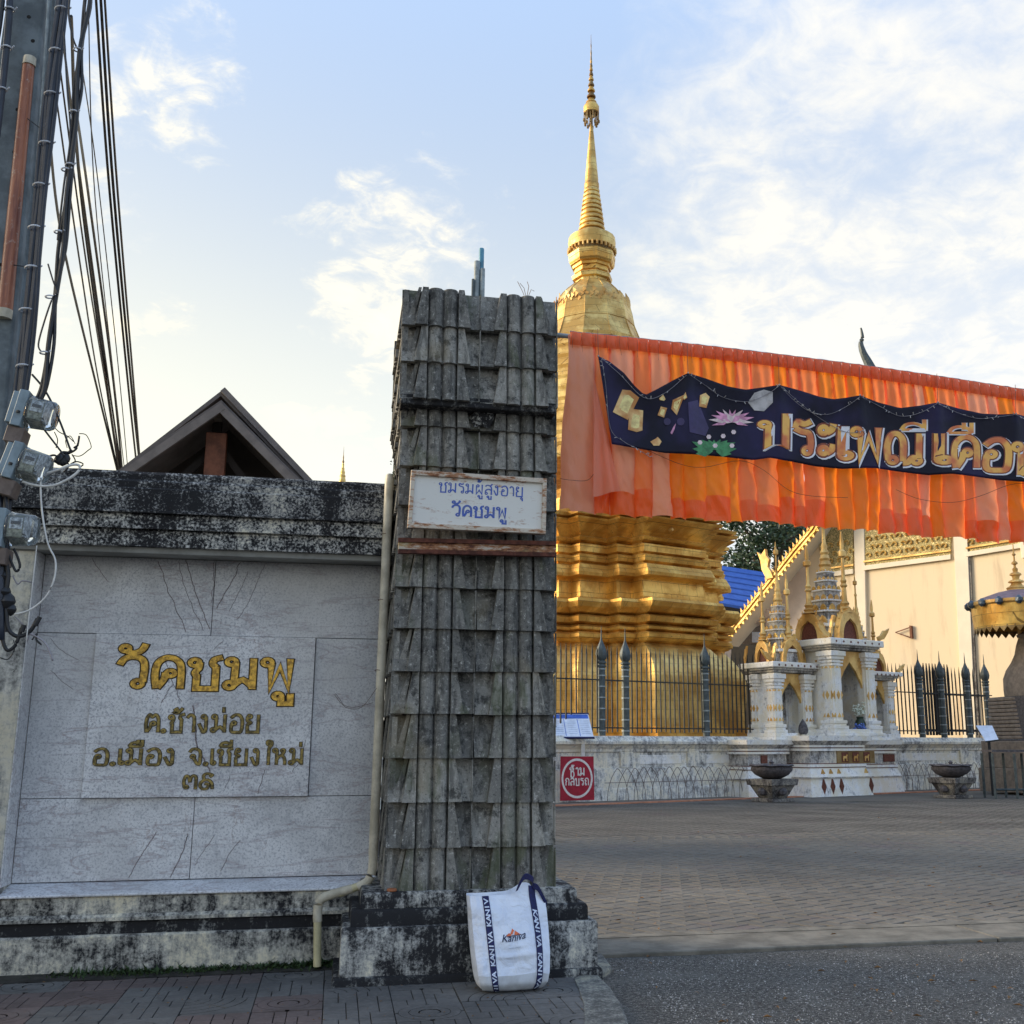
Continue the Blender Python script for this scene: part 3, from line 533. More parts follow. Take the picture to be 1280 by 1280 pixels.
def tileB(seed):
    rr = random.Random(seed); mb = MB(); ny = 3
    for j in range(ny):
        xs = [0, TS*rr.choice((.22, .33)), TS*.5, TS*rr.choice((.66, .8)), TS]
        for k in range(len(xs)-1): cell(mb, [(xs[k], TS*j/ny), (xs[k+1], TS*j/ny), (xs[k+1], TS*(j+1)/ny), (xs[k], TS*(j+1)/ny)], .004)
    return mb
def tileC():    # quarter arcs meeting straight pieces
    mb = MB(); prev = 0
    for r0, r1 in ((0, .07), (.075, .14), (.145, .21), (.215, .28), (.285, .35)):
        n = 2 if r1 > .1 else 1
        for k in range(n):
            a0, a1 = 90/n*k+1, 90/n*(k+1)-1; ar = arc(0, 0, r1, a0, a1, 5); ai = arc(0, 0, max(r0, .001), a0, a1, 5)
            for j in range(5):
                qd = [ai[j], ar[j], ar[j+1], ai[j+1]]; mb.add([(p[0], p[1], 0) for p in qd]+[(p[0], p[1], -.012) for p in qd], [(0, 1, 2, 3), (0, 4, 5, 1), (2, 6, 7, 3)])
    ar = arc(0, 0, .356, 3, 87, 8); poly = [(TS-.003, .004)]+[(min(x, TS-.003), min(y, TS-.003)) for x, y in ar]+[(.004, TS-.003), (TS-.003, TS-.003)]
    mb.loft([[(x, y, -.012) for x, y in poly], [(x, y, 0) for x, y in poly]], cap0=False); return mb
protos = []
for f, nm in ((tileA, 0), (lambda: tileB(1), 1), (tileC, 2), (lambda: tileB(5), 3)):
    for m in ('walk', 'walk_red'): protos.append(obj('paving_tile', f(), m, walk, local=True))
used = set(); rr = random.Random(3)
iy = 0; Y = 8.03-TS
while Y > 5.4:
    X = 1.60-TS; ix = 0
    while X > -4.6:
        if X+TS > 1.36 and Y < 7.2: ok = True
        else: ok = True
        if ok:
            k = [0, 2, 1, 3][(ix+2*iy) % 4] if (ix*7+iy*3) % 5 else 1
            red = (mnoise.noise(Vector((X*.9+3, Y*1.1, 2))) > .26) or X < -1.9 and rr.random() < .6
            pi = k*2+(1 if red else 0); pr = protos[pi]
            o = pr if pi not in used else cp(pr); used.add(pi)
            o.location = (X, Y, .002*mnoise.noise(Vector((X*5, Y*5, 0)))); qa = rr.choice((0, 1, 2, 3)) if k in (0, 2) else 0
            o.rotation_euler = (rr.uniform(-.006, .006), rr.uniform(-.006, .006), R(90)*qa)
            if qa: o.location.x += (TS if qa in (1, 2) else 0); o.location.y += (TS if qa in (2, 3) else 0)
        X -= TS; ix += 1
    Y -= TS; iy += 1
for i, p in enumerate(protos):
    if i not in used: bpy.data.objects.remove(p)
# weeds and soil at the wall foot
g = MB()
for i in range(1500):
    px = random.choice([random.gauss(175, 45), random.gauss(330, 60), random.gauss(396, 18), random.uniform(60, 470)]); X = ony(px, 1215, 8.05).x; 
    if X > .08: continue
    Y = 8.09-abs(random.gauss(0, .045)); h = random.uniform(.01, .05)*(1.6 if random.random() < .1 else 1); a = random.uniform(0, 6.3); wd = random.uniform(.004, .011); lx, ly = math.cos(a)*h*.7, math.sin(a)*h*.6
    g.add([(X, Y, -.004), (X+math.sin(a)*wd, Y-math.cos(a)*wd, h*.55), (X+lx, Y+ly, h), (X-math.sin(a)*wd, Y+math.cos(a)*wd, h*.5)], [(0, 1, 2, 3)])
tag(obj('weeds', g, 'weed', recalc=False), 'low green weeds and moss along the foot of the boundary wall', 'weeds', kind='stuff')
soil = MB().grid(lambda u, v: (-4.5+4.6*u, 7.93+.17*v+(1-v)*.04*mnoise.noise(Vector((u*14, 1, 0))), .003+.018*v*v+.006*mnoise.noise(Vector((u*60, v*5, 0)))), 120, 5)
tag(obj('soil_strip', soil, 'dirt', smooth='all', recalc=False), kind='structure')
g = MB()
for i in range(90):
    p = onz(random.uniform(20, 740), random.uniform(1218, 1275), .004); 
    if p.y > 8.0 or p.x > 1.6: continue
    a = random.uniform(0, 6.3); r = random.uniform(.004, .013)
    if p.x > .05 and p.y > 7.37: continue
    g.add([(p.x+r*math.cos(a), p.y+r*math.sin(a), .004), (p.x+r*.4*math.cos(a+1.6), p.y+r*.4*math.sin(a+1.6), .008), (p.x-r*math.cos(a), p.y-r*math.sin(a), .004), (p.x+r*.4*math.cos(a-1.6), p.y+r*.4*math.sin(a-1.6), .007)], [(0, 1, 2, 3)])
for i in range(150):
    p = onz(random.uniform(705, 1275), 1012+170*random.random()**1.2 if random.random() < .7 else random.uniform(1190, 1275), .0)
    if p.y > 27 or p.y < 6: continue
    a = random.uniform(0, 6.3); r = random.uniform(.012, .034); zb_ = .012 if p.y > 8.1 else -.022
    if p.y < 8.1 and p.x < 2.05: continue
    g.add([(p.x+r*math.cos(a), p.y+r*math.sin(a), zb_), (p.x+r*.4*math.cos(a+1.6), p.y+r*.4*math.sin(a+1.6), zb_+.012), (p.x-r*math.cos(a), p.y-r*math.sin(a), zb_), (p.x+r*.4*math.cos(a-1.6), p.y+r*.4*math.sin(a-1.6), zb_+.009)], [(0, 1, 2, 3)])
tag(obj('leaf_litter', g, 'dry', recalc=False), 'small dry leaf scraps scattered over the sidewalk, road and forecourt', 'leaf litter', kind='stuff')

# ================================================================ BOUNDARY WALL
wall = thing('boundary_wall', 'long mould-stained temple wall with recessed grey marble slabs and gold Thai lettering', 'wall', (-1, 8.4, 0))
XL, XR = -6.0, .34
def wob(poly_yz, x0, x1, n=48, amp=.004, seed=0):     # course with slightly uneven arrises
    mb = MB(); rings = []
    for i in range(n+1):
        x = x0+(x1-x0)*i/n; rings.append([(x, y+(amp*mnoise.noise(Vector((x*3.1, k*7+seed, 1)))*1.6+amp*.8*mnoise.noise(Vector((x*17, k*3+seed, 4))) if y < 8.5 else 0), z+amp*.8*mnoise.noise(Vector((x*5, k*5+seed, 9)))) for k, (y, z) in enumerate(poly_yz)])
    return mb.loft(rings)
def course(name, y, z0, z1, m, seed, slope=.0, x0=XL, x1=XR, back=8.75, rnd=.012):
    return obj(name, wob([(back, z0), (y, z0), (y, z1-rnd), (y+rnd, z1), (back, z1+slope)], x0, x1, seed=seed), m, wall, smooth='all' if False else False)
course('plinth_course', 8.10, -.02, .250, 'plinth', 1); course('plinth_course', 8.135, .25, .335, 'plinth_dark', 2); course('plinth_course', 8.115, .335, .377, 'plinth', 3, rnd=.02); course('plinth_course', 8.155, .377, .492, 'plinth', 4)
obj('marble_ledge', MB().prism([(8.75, .492), (8.135, .492), (8.135, .508), (8.405, .556), (8.75, .556)], -2.147, XR, 'x'), 'marble_ledge', wall, bev=.004)
obj('wall_core', MB().box(XL, XR, 8.46, 8.9, .0, 3.40), 'soffit', wall)
obj('pilaster', MB().prism([(XL, 8.15), (-2.30, 8.15), (-2.20, 8.15), (-2.145, 8.15), (-2.145, 8.455), (XL, 8.455)], .492, 2.86, 'z'), 'white_pilaster', wall, bev=.006)
obj('reveal', MB().prism([(-2.1445, 8.156), (-2.1385, 8.156), (-2.1385, 8.40), (-2.1445, 8.40)], .56, 2.85, 'z'), 'marble_tablet', wall)
obj('lintel', wob([(8.75, 2.862), (8.41, 2.862), (8.14, 2.842), (8.12, 2.850), (8.12, 2.892), (8.75, 2.892)], XL, XR, seed=5, amp=.002), 'soffit', wall)
course('cornice_course', 8.085, 2.892, 3.018, 'cornice_low', 6); course('cornice_course', 8.05, 3.018, 3.128, 'cornice_low', 7); course('cornice_course', 8.015, 3.128, 3.145, 'cornice', 8, rnd=.005)
course('cornice_course', 8.035, 3.145, 3.318, 'cornice', 9); course('cornice_course', 8.06, 3.318, 3.386, 'cornice', 10, rnd=.02); course('cornice_course', 8.09, 3.386, 3.452, 'cornice', 11, slope=.02, rnd=.025)
# slabs
YM = 8.40
def slab(name, x0, x1, z0, z1, m='marble', y=YM, th=.045, **k):
    g_ = .0022; return obj(name, MB().box(x0+g_, x1-g_, y, y+th, z0+g_, z1-g_), m, wall, bev=.0022, **k)
TX0, TX1, TZ0, TZ1 = -1.735, -.176, 1.124, 2.288
slab('marble_slab', -2.138, -.941, TZ1, 2.860); slab('marble_slab', -.941, XR, TZ1, 2.860)
slab('marble_slab', -2.138, TX0, TZ0, TZ1); slab('marble_slab', TX1, XR, TZ0, TZ1); slab('marble_slab', -2.138, -.970, .56, TZ0); slab('marble_slab', -.970, XR, .56, TZ0)
tab = slab('marble_tablet', TX0, TX1, TZ0, TZ1, 'marble_tablet', YM-.030, .07)
# lettering on the tablet, placed between left and right edges measured on it
def tabfn(x0, z0, sx, sz): return lambda x, y, d: (x0+x*sx, YM-.030-d, z0+y*sz)
def tline(txt, pxl, pxr, pyb, pyt, w_, m, edge=.055, name='lettering'):
    a = ony(pxl, pyb, YM); b = ony(pxr, pyb, YM); z1_ = ony(pxl, pyt, YM).z; wd = thai_width(txt); sx = (b.x-a.x)/wd; sz = z1_-a.z
    e = MB(); thai(e, txt, tabfn(a.x, a.z, sx, sz), w_, -.001, .003, grow=edge); o = obj('letter_groove', e, 'letter_edge', tab)
    g = MB(); thai(g, txt, tabfn(a.x, a.z, sx, sz), w_, .001, .009); return obj(name, g, m, tab)
tline('วัดชมพู', 145, 372, 860, 821, .175, 'gold_letter'); tline('ต.ช้!างม่อย', 180, 327, 915, 893, .15, 'gold_letter_dark'); tline('อ.เมือง', 115, 222, 956, 936, .15, 'gold_letter_dark'); tline('จ.เชียงใหม่', 235, 381, 956, 936, .15, 'gold_letter_dark'); tline('๓๕', 228, 268, 986, 969, .16, 'gold_letter_dark')
fz = MB()
def fiss(pts, wpx, y=YM-.0012):
    P = [ony(x, yy, YM) for x, yy in pts]; q = catmull([Vector((p.x, p.z)) for p in P], 4)
    q = [q[i].lerp(q[i+1], j/5) for i in range(len(q)-1) for j in range(5)]; q = [Vector((p.x+.016*mnoise.noise(Vector((p.y*14, pts[0][0], 0)))+.006*mnoise.noise(Vector((p.y*60, pts[0][1], 0))), p.y)) for i, p in enumerate(q)]
    n = len(q); ribbon(fz, q, wpx/230., -.001, .0006, lambda a, b, d: (a, y-d, b))
for pts, wd in (([(232, 700), (246, 745), (263, 788)], 1.4), ([(198, 702), (212, 742), (234, 792)], 1.2), ([(268, 702), (267, 720), (265, 755)], 1.0), ([(222, 702), (236, 748), (256, 790)], .9), ([(301, 703), (290, 726), (270, 762)], 1.4), ([(310, 714), (300, 738), (286, 765)], .8),
    ([(330, 706), (312, 750), (296, 775)], .8), ([(115, 698), (126, 716), (138, 728)], .9), ([(235, 1042), (228, 1065), (212, 1098)], 1.5), ([(196, 1040), (176, 1070), (160, 1098)], 1.2), ([(300, 1050), (286, 1068), (276, 1090)], .9), ([(268, 1045), (250, 1070), (244, 1082)], .8), ([(420, 867), (428, 880), (444, 884), (466, 878)], 1.0), ([(62, 798), (80, 815), (100, 826)], .7), ([(64, 838), (78, 852), (92, 862)], .7)):
    fiss(pts, wd)
obj('fissure', fz, 'vein', wall, recalc=False)
fz = MB()
for pts, wd in (([(242, 882), (245, 910), (247, 932), (256, 950), (263, 965)], 2.2), ([(206, 822), (218, 858), (228, 878)], .9), ([(202, 879), (210, 866), (218, 855)], 1.0), ([(323, 992), (327, 978), (331, 962)], 1.1), ([(382, 925), (376, 950), (366, 965)], .9), ([(268, 812), (280, 800)], .9), ([(283, 985), (288, 965)], .6)): fiss(pts, wd, YM-.0313)
obj('fissure', fz, 'vein', tab, recalc=False)

# ================================================================ GATE PILLAR
X0, X1, YF, YB = .36, 1.52, 7.55, 8.62
pil = thing('gate_pillar', 'tall square gate pillar clad in weathered grey roof tiles on a stepped mouldy base', 'pillar', ((X0+X1)/2, (YF+YB)/2, 0))
def stepblk(x0, x1, y0, y1, z0, z1, m, seed):
    mb = MB(); n = 14; rings = []
    for (z, ins) in ((z0, 0), (z1-.02, 0), (z1-.004, .008), (z1, .026)):
        r = []
        for (ax, ay, bx, by) in ((x0, y0, x1, y0), (x1, y0, x1, y1), (x1, y1, x0, y1), (x0, y1, x0, y0)):
            for i in range(n):
                u = i/n; x = ax+(bx-ax)*u; y = ay+(by-ay)*u; cx, cy = (x0+x1)/2, (y0+y1)/2
                x = cx+(x-cx)*(1-ins/(x1-x0)*2); y = cy+(y-cy)*(1-ins/(y1-y0)*2); k = .009*mnoise.noise(Vector((x*6, y*6, z*9+seed)))
                r.append((x+k, y+k, z+(.006*mnoise.noise(Vector((x*7, y*7, seed))) if z > z0 else 0)))
        rings.append(r)
    return obj('base_step', mb.loft(rings), m, pil, smooth=True)
stepblk(.094, 1.772, 7.40, 8.88, -.03, .345, 'pillar_base', 1); stepblk(.150, 1.722, 7.445, 8.84, .345, .448, 'plinth_dark', 2); stepblk(.212, 1.652, 7.49, 8.78, .448, .548, 'pillar_base', 3)
stepblk(.05, 1.80, 7.375, 8.90, -.05, .052, 'plinth_dark', 4)
obj('pillar_core', MB().box(X0+.15, X1-.15, YF+.125, YB-.125, .5, 4.5), 'concrete_dark', pil)
TW = (X1-X0)/2; TH_ = .294
def roof_tile(tw):
    mb = MB(); nz_ = 1
    def slabpart(xa, xb, y0b, y0t, top_in=(0, 0), h=.0):
        pass
    z0, z1 = 0., TH_+.012; lean = .024
    def yy(z): return -.030+lean*(z/TH_)
    def slab_(a, b, back=0., bt_=None):
        bt_ = back if bt_ is None else bt_
        mb.add([(a, yy(z0)+back, z0), (b, yy(z0)+back, z0), (b, yy(z1)+bt_, z1), (a, yy(z1)+bt_, z1), (a, .03, z0), (b, .03, z0), (b, .090, z1), (a, .090, z1)], [(0, 1, 2, 3), (4, 7, 6, 5), (0, 4, 5, 1), (1, 5, 6, 2), (2, 6, 7, 3), (3, 7, 4, 0)])
    slab_(.0035, .331*tw, .010, .074); slab_(.703*tw, tw-.0035, .010, .074); slab_(.331*tw, .703*tw, .018)
    def raised(b0, b1, t0, t1, hh, rnd=False, n=8):
        for i in range(1): pass
        rings = []
        for z, l, r in ((z0-.003, b0, b1), (z1-.008, t0, t1)):
            l *= tw; r *= tw; row = []
            if rnd:
                for k in range(n+1):
                    th = math.pi*k/n; row.append(((l+r)/2-(r-l)/2*math.cos(th), yy(z)+.034-(hh+.034)*math.sin(th)**.62, z))
            else:
                bk = .020 if z < .1 else .082; row = [(l, yy(z)+bk, z), (l+.0015, yy(z)-hh, z), (r-.0015, yy(z)-hh, z), (r, yy(z)+bk, z)]
            rings.append(row)
        mb.loft(rings, close=True, cap0=True, cap1=True)
    raised(.165, .329, .250, .329, .030); raised(.336, .515, .336, .515, .032, True); raised(.525, .700, .525, .700, .032, True); raised(.707, .868, .707, .780, .030)
    mb.box(.985*tw-.003, .985*tw+.004, -.036, 0, .0, z1-.03)
    return mb
tA = None
def place_tiles(zb, face, x0, x1, y0, y1, mesh_o):
    global tA
    out_ = []
    base_loc = Vector(FRAME[pil.name].translation)
    for k in (0, 1):
        if tA is None: tA = obj('roof_tile', roof_tile(TW), 'tile', pil, local=True); tA.location = (0, 0, 0); o = tA
        else: o = cp(tA, pil)
        j = random.uniform(-.004, .004); sx = 1.
        if face == 'front': w_ = (x1-x0)/2; p = Vector((x0+k*w_, y0, zb)); rz = 0; sx = w_/TW
        elif face == 'left': w_ = (y1-y0)/2; p = Vector((x0+.05, y1-k*w_, zb)); rz = R(-90); sx = w_/TW
        elif face == 'right': w_ = (y1-y0)/2; p = Vector((x1-.05, y0+k*w_, zb)); rz = R(90); sx = w_/TW
        else: w_ = (x1-x0)/2; p = Vector((x1-k*w_, y1, zb)); rz = R(180); sx = w_/TW
        o.location = p-base_loc+Vector((random.uniform(-.003, .003), 0, j)); o.rotation_euler = (random.uniform(-.020, .006), random.uniform(-.007, .007), rz+random.uniform(-.004, .004)); o.scale = (sx, 1, 1)
for k in range(12):
    zb = .525+.294*k
    for fc in ('front', 'left', 'right', 'back'): place_tiles(zb, fc, X0, X1, YF+.03, YB-.03, None)
CX0, CX1, CYF, CYB = .337, 1.50, 7.42, 8.70
obj('cap_core', MB().box(CX0+.15, CX1-.15, CYF+.125, CYB-.125, 3.96, 4.72), 'concrete_dark', pil); obj('cap_soffit', MB().box(CX0+.012, CX1-.012, CYF+.012, CYB-.012, 3.885, 3.962), 'plinth_dark', pil, bev=.006)
for k in range(3):
    for fc in ('front', 'left', 'right', 'back'): place_tiles(3.925+.282*k, fc, CX0, CX1, CYF+.03, CYB-.03, None)
pq_ = [(587, 522), (594, 514), (603, 511), (611, 513), (618, 519), (616, 529), (609, 536), (600, 533), (592, 535)]
mp = MB(); c0 = ony(602, 523, YF); ring = [ony(x, y, YF) for x, y in pq_]
def mpf(u, v): a_ = u*len(ring); i = int(a_) % len(ring); p = ring[i].lerp(ring[(i+1) % len(ring)], a_-int(a_)); q_ = c0.lerp(p, v); return Vector((q_.x, YF-.012-.022*(1-v**3)+.016*mnoise.noise(Vector((q_.x*40, q_.z*40, 1))), q_.z))
obj('mortar_patch', mp.grid(mpf, 36, 6), 'cornice_low', pil, smooth='all', recalc=False)
# rusty sign on the pillar
sg = thing('painted_sign', 'rust-flaked white sign with faded blue Thai lettering fixed to the tiled pillar', 'sign', (.93, 7.42, 3.0))
SY = 7.40
sTL, sTR, sBR, sBL = [ony(x, y, SY) for x, y in ((514, 588), (683, 599), (681.6, 668), (509, 660))]
def sgp(u, v, d=0.): a = sBL.lerp(sBR, u); b = sTL.lerp(sTR, u); p = a.lerp(b, v); return Vector((p.x, SY-d, p.z))
obj('sign_panel', MB().loft([[sgp(0, 0, .0), sgp(1, 0, 0), sgp(1, 1, 0), sgp(0, 1, 0)], [sgp(0, 0, -.02), sgp(1, 0, -.02), sgp(1, 1, -.02), sgp(0, 1, -.02)]]), 'sign_white', sg)
for (a, b, c, d) in (((0, 0), (1, 0), (1, .085), (0, .085)), ((0, .915), (1, .915), (1, 1), (0, 1)), ((0, .086), (.030, .086), (.030, .914), (0, .914)), ((.97, .086), (1, .086), (1, .914), (.97, .914))):
    obj('frame_bar', MB().loft([[sgp(*p, .022) for p in (a, b, c, d)], [sgp(*p, -.03) for p in (a, b, c, d)]]), 'sign_frame', sg, bev=.003)
def sign_text(txt, u0, u1, v0, v1, w_):
    g = MB(); wd = thai_width(txt); thai(g, txt, lambda x, y, d: sgp(u0+(u1-u0)*x/wd, v0+(v1-v0)*y, d), w_, .0005, .0014, jitter=.0002, ringw=.8); return obj('lettering', g, 'blue_paint', sg, recalc=False)
sign_text('ชมรมผู้สูงอายุ', .205, .835, .655, .825, .135); sign_text('วัดชมพู', .305, .72, .245, .44, .17)
br = thing('rusty_rail', 'rusted flat steel rail across the pillar just below the sign', 'rail', (.93, 7.44, 2.87))
for (y0_, y1_, m, yy_) in ((672, 677, 'rust', 7.44), (677, 686, 'rust_bar', 7.46), (686, 691, 'rust', 7.435)):
    a, b, c, d = ony(498, y0_, yy_), ony(695, y0_+4.5, yy_), ony(695, y1_+4.5, yy_), ony(498, y1_, yy_)
    obj('rail_strip', MB().loft([[a, b, c, d], [p+Vector((0, .05, 0)) for p in (a, b, c, d)]]), m, br)
# standpipes on top, plants
tp = thing('roof_standpipe', 'grey pipe ends with a blue pipe sticking up from the pillar top', 'pipe', (.95, 7.9, 4.7))
def vt(px, y0_, y1_, r, Y, m, nm='pipe_section', par=tp):
    a = ony(px, y0_, Y); mb = MB().lathe([(r, 4.6), (r, a.z-.01), (r*.96, a.z), (r*.7, a.z), (r*.7, a.z-.05)], a.x, Y, 14); return obj(nm, mb, m, par, smooth=True)
vt(596.5, 327, 0, .024, 7.82, 'grey_pvc'); vt(602, 311, 0, .021, 7.84, 'blue_pvc'); vt(603.5, 336, 0, .018, 7.80, 'grey_pvc'); vt(591.5, 349, 0, .012, 7.8, 'concrete_dark')
sp = MB()
for pts in ([(657, 369), (655, 360), (650, 354)], [(659, 369), (661, 358), (659, 352)], [(661, 369), (664, 362), (668, 364)], [(655, 369), (653, 364), (647, 352)]): sp.tube([ony(x, y, 7.6) for x, y in pts], .0022, 4)
tag(obj('dry_sprig', sp, 'dry'), 'thin dry sprig growing on the top edge of the tiled pillar', 'plant')
sp = MB()
for k in range(16):
    p = ony(random.uniform(489, 496), random.uniform(577, 597), 7.9); a = random.uniform(0, 6.3); sp.add([p, p+Vector((.012*math.cos(a), .004, .016)), p+Vector((.02*math.cos(a+.8), 0, .006))], [(0, 1, 2)])
sp.tube([ony(x, y, 7.9) for x, y in ((493, 600), (492, 588), (495, 578))], .002, 4)
tag(obj('weed_tuft', sp, 'weed', recalc=False), 'small green weed at the top of the white drain pipe', 'plant')
lid = ony(490, 1114, 7.51); mb = MB().lathe([(.030, .549), (.034, .556), (.030, .566), (.012, .570)], lid.x, 7.535, 18); tag(obj('clay_lid', mb, 'terracotta', smooth=True), 'small orange clay lid on the pillar base beside the pipe', 'lid')
# drain pipe
dp = thing('drain_pipe', 'cream plastic drain pipe beside the pillar bending over the base to the ground', 'pipe', (-.05, 7.95, 0))
YP = 7.95
def pp(x, y): return ony(x, y, YP)
r_ = .033; top = pp(487, 597)
obj('pipe_run', MB().tube([pp(486.5, 603), pp(466.5, 1068)], r_, 16), 'pvc', dp, smooth=True); obj('socket', MB().lathe([(.031, -.06), (.033, -.055), (.033, .0), (.031, .02), (.02, .045), (.002, .052)], 0, 0, 16).T and None or MB().lathe([(.031, top.z-.07), (.033, top.z-.065), (.033, top.z-.01), (.028, top.z+.018), (.012, top.z+.03), (.002, top.z+.032)], top.x, YP, 16), 'pvc', dp, smooth=True)
obj('elbow', MB().tube(catmull([pp(466.4, 1066), pp(465.5, 1086), pp(460, 1101), pp(447, 1109)], 5), .031, 16), 'pvc', dp, smooth=True)
obj('pipe_run', MB().tube([pp(450, 1107), pp(424, 1117)], .027, 16), 'pvc_y', dp, smooth=True)
obj('elbow', MB().tube(catmull([pp(440, 1111), pp(412, 1119), pp(400, 1126), pp(397, 1140), pp(397, 1152)], 5), .031, 16), 'pvc', dp, smooth=True)
obj('pipe_run', MB().tube([pp(397, 1148), pp(396.5, 1208)], .0265, 16), 'pvc_y', dp, smooth=True)
for (x, y) in ((482, 668), (474, 838), (467.6, 1048), (478, 750)):
    p = pp(x, y); obj('tie_wire', MB().tube([p+Vector((.031*math.cos(a), .031*math.sin(a), .003*math.sin(2*a))) for a in [i*.5 for i in range(14)]], .0022, 4), 'rust', dp)
wr = MB().tube(catmull([ony(x, y, 7.9) for x, y in ((471, 860), (452, 884), (432, 884), (418, 868))], 4), .002, 4); tag(obj('loose_wire', wr, 'wire'), 'thin loose wire curling off the cream drain pipe', 'wire')
wr = MB().tube(catmull([ony(x, y, 7.75) for x, y in ((489, 540), (491, 560), (495, 585), (499, 640), (497, 700))], 4), .0055, 5); tag(obj('black_cable', wr, 'black'), 'black cable hanging down the left side of the pillar cap', 'cable')

# ================================================================ TOTE BAG
bag = thing('tote_bag', 'large white woven tote bag with navy lettered straps leaning on the pillar base', 'bag', (1.13, 7.1, 0))
LV = [(0, .972, 1.325, 7.05, .22), (.012, .955, 1.342, 7.01, .27), (.05, .936, 1.362, 6.98, .31), (.105, .925, 1.374, 6.985, .31), (.22, .912, 1.384, 7.03, .28), (.34, .902, 1.386, 7.08, .25), (.45, .895, 1.380, 7.13, .20), (.54, .888, 1.372, 7.18, .16)]
def blv(z):
    z = max(0, min(.54, z))
    for a, b in zip(LV, LV[1:]):
        if z <= b[0]: t = (z-a[0])/(b[0]-a[0]); return [a[i]+(b[i]-a[i])*t for i in range(5)]
def btop(u): return .545+.05*math.exp(-((u-.78)/.16)**2)-.055*max(0, (u-.86)/.14)+.012*(u-.2)
def bfront(u, s, off=0.):           # u across, s 0..1 up to the uneven rim
    z = s*btop(u); _, xl, xr, yf, dd_ = blv(z); zc_ = min(z, .6)
    y = yf+.030*(2*u-1)**4-.016*(1-(2*u-1)**2)*math.sin(math.pi*min(1, s))-.006*math.sin(s*9+u*5)-.010*mnoise.noise(Vector((u*3.2, s*5, 3)))-.006*mnoise.noise(Vector((u*9, s*12, 5)))-.012*math.exp(-((s-.37)/.02)**2)*math.sin(math.pi*u)+.25*max(0, z-.54)
    return Vector((xl+(xr-xl)*u, y-off, z+.004))
g = MB(); g.grid(lambda u, v: bfront(u, .185+.815*v), 26, 34); obj('front_panel', g, 'bag', bag, smooth='all', recalc=False)
g = MB(); g.grid(lambda u, v: bfront(u, .185*v), 26, 9); obj('base_panel', g, 'bag_base', bag, smooth='all', recalc=False)
def bside(k):
    def fn(u, v):
        p = bfront(k, v); z = v*btop(k); dd_ = blv(z)[4]; q = Vector((p.x+(.012*math.sin(math.pi*u)*(1 if k else -1)), p.y+dd_*u, p.z)); return q
    return fn
obj('side_panel', MB().grid(bside(1), 6, 24), 'bag', bag, smooth='all', recalc=False); obj('side_panel', MB().grid(bside(0), 6, 24), 'bag', bag, smooth='all', recalc=False)
def bback(u, v): p = bfront(u, v); z = v*btop(u); return Vector((p.x, p.y+blv(z)[4], p.z))
obj('back_panel', MB().grid(bback, 20, 20), 'bag', bag, smooth='all', recalc=False)
def strap_u(k, s): return (.20+.015*(1-s)) if k == 0 else (.825-.0*s+.035*(1-s))
SW = .042
def strapfn(k):
    def fn(u, v):
        s = v; c = strap_u(k, s); return bfront(c+(u-.5)*SW/.48, s, .005)
    return fn
for k in (0, 1):
    st = obj('strap', MB().grid(strapfn(k), 4, 40), 'navy', bag, smooth='all', recalc=False); md = st.modifiers.new('solid', 'SOLIDIFY'); md.thickness = .003
    g = MB(); pitch = .415; 
    for j in range(4):
        sc0 = (.86-.40*j) if k == 0 else (.60-.40*j+.0)
        for ci, ch in enumerate('KANIVA'):
            # letters follow the strap: upwards on the left one, downwards on the right one
            s0 = (sc0-.145+.058*ci) if k == 0 else (sc0+.145-.058*ci)
            if not .03 < s0 < .98: continue
            def fn(x, y, d, k=k, s0=s0):
                xx, yy_ = (y-.35)*.040, (x)*.052
                if k == 0: du, ds = -xx, yy_
                else: du, ds = xx, -yy_
                return bfront(strap_u(k, s0)+du/.48, s0+ds/.55, .0095)
            latin(g, ch, fn, off=.025)
    tag(obj('strap_lettering', g, 'strap_print', st, recalc=False), kind='stuff')
# handle loops flopping over the rim
hp = [bfront(.83, 1, .0), bfront(.83, 1, 0)+Vector((.005, .02, .035)), bfront(.74, 1, 0)+Vector((0, .04, .050)), bfront(.66, 1, 0)+Vector((0, .05, .012)), bfront(.62, 1, 0)+Vector((0, .06, -.03))]
def handle(pts, m='navy'):
    pts = catmull(pts, 5); mb = MB(); rings = []
    for p in pts: rings.append([p+Vector((0, -.012, -.016)), p+Vector((.006, -.012, .018)), p+Vector((.006, .010, .020)), p+Vector((0, .010, -.014))])
    mb.loft(rings); return mb
obj('handle', handle(hp), 'navy', bag); obj('handle', handle([bfront(.84, 1, .004), bfront(.90, 1, .006)+Vector((0, 0, .016)), bfront(.97, 1, .004)+Vector((0, 0, -.002)), bfront(.99, .93, .0)+Vector((.01, .03, 0))]), 'navy', bag)
def logofn(cx, cz, sx, sz, sh=0.): return lambda x, y, d: bfront(cx+(x+y*sh)*sx/.48, cz+y*sz/.56, .004)
g = MB(); latin(g, 'Kaniva', logofn(.505, .528, .058, .060, .3), off=.008); lg = obj('logo_lettering', g, 'ink', bag, recalc=False)
g = MB(); lf = lambda x, y: bfront(.505+x/.48, .585+y/.56, .0045)
for a in ([(-.045, .0), (-.026, .018), (-.012, .0)], [(-.024, .004), (-.002, .040), (.010, .024), (.002, .022), (-.004, .008)], [(.006, .004), (.014, .026), (.046, -.002), (.028, -.001)]): g.add([lf(x, y) for x, y in a], [tuple(range(len(a)))])
obj('logo_mountain', g, 'ink_orange', bag, recalc=False)
g = MB(); g.add([lf(-.04, -.006), lf(.05, -.006), lf(.05, -.001), lf(-.04, -.001)], [(0, 1, 2, 3)]); obj('logo_bar', g, 'ink', bag, recalc=False)
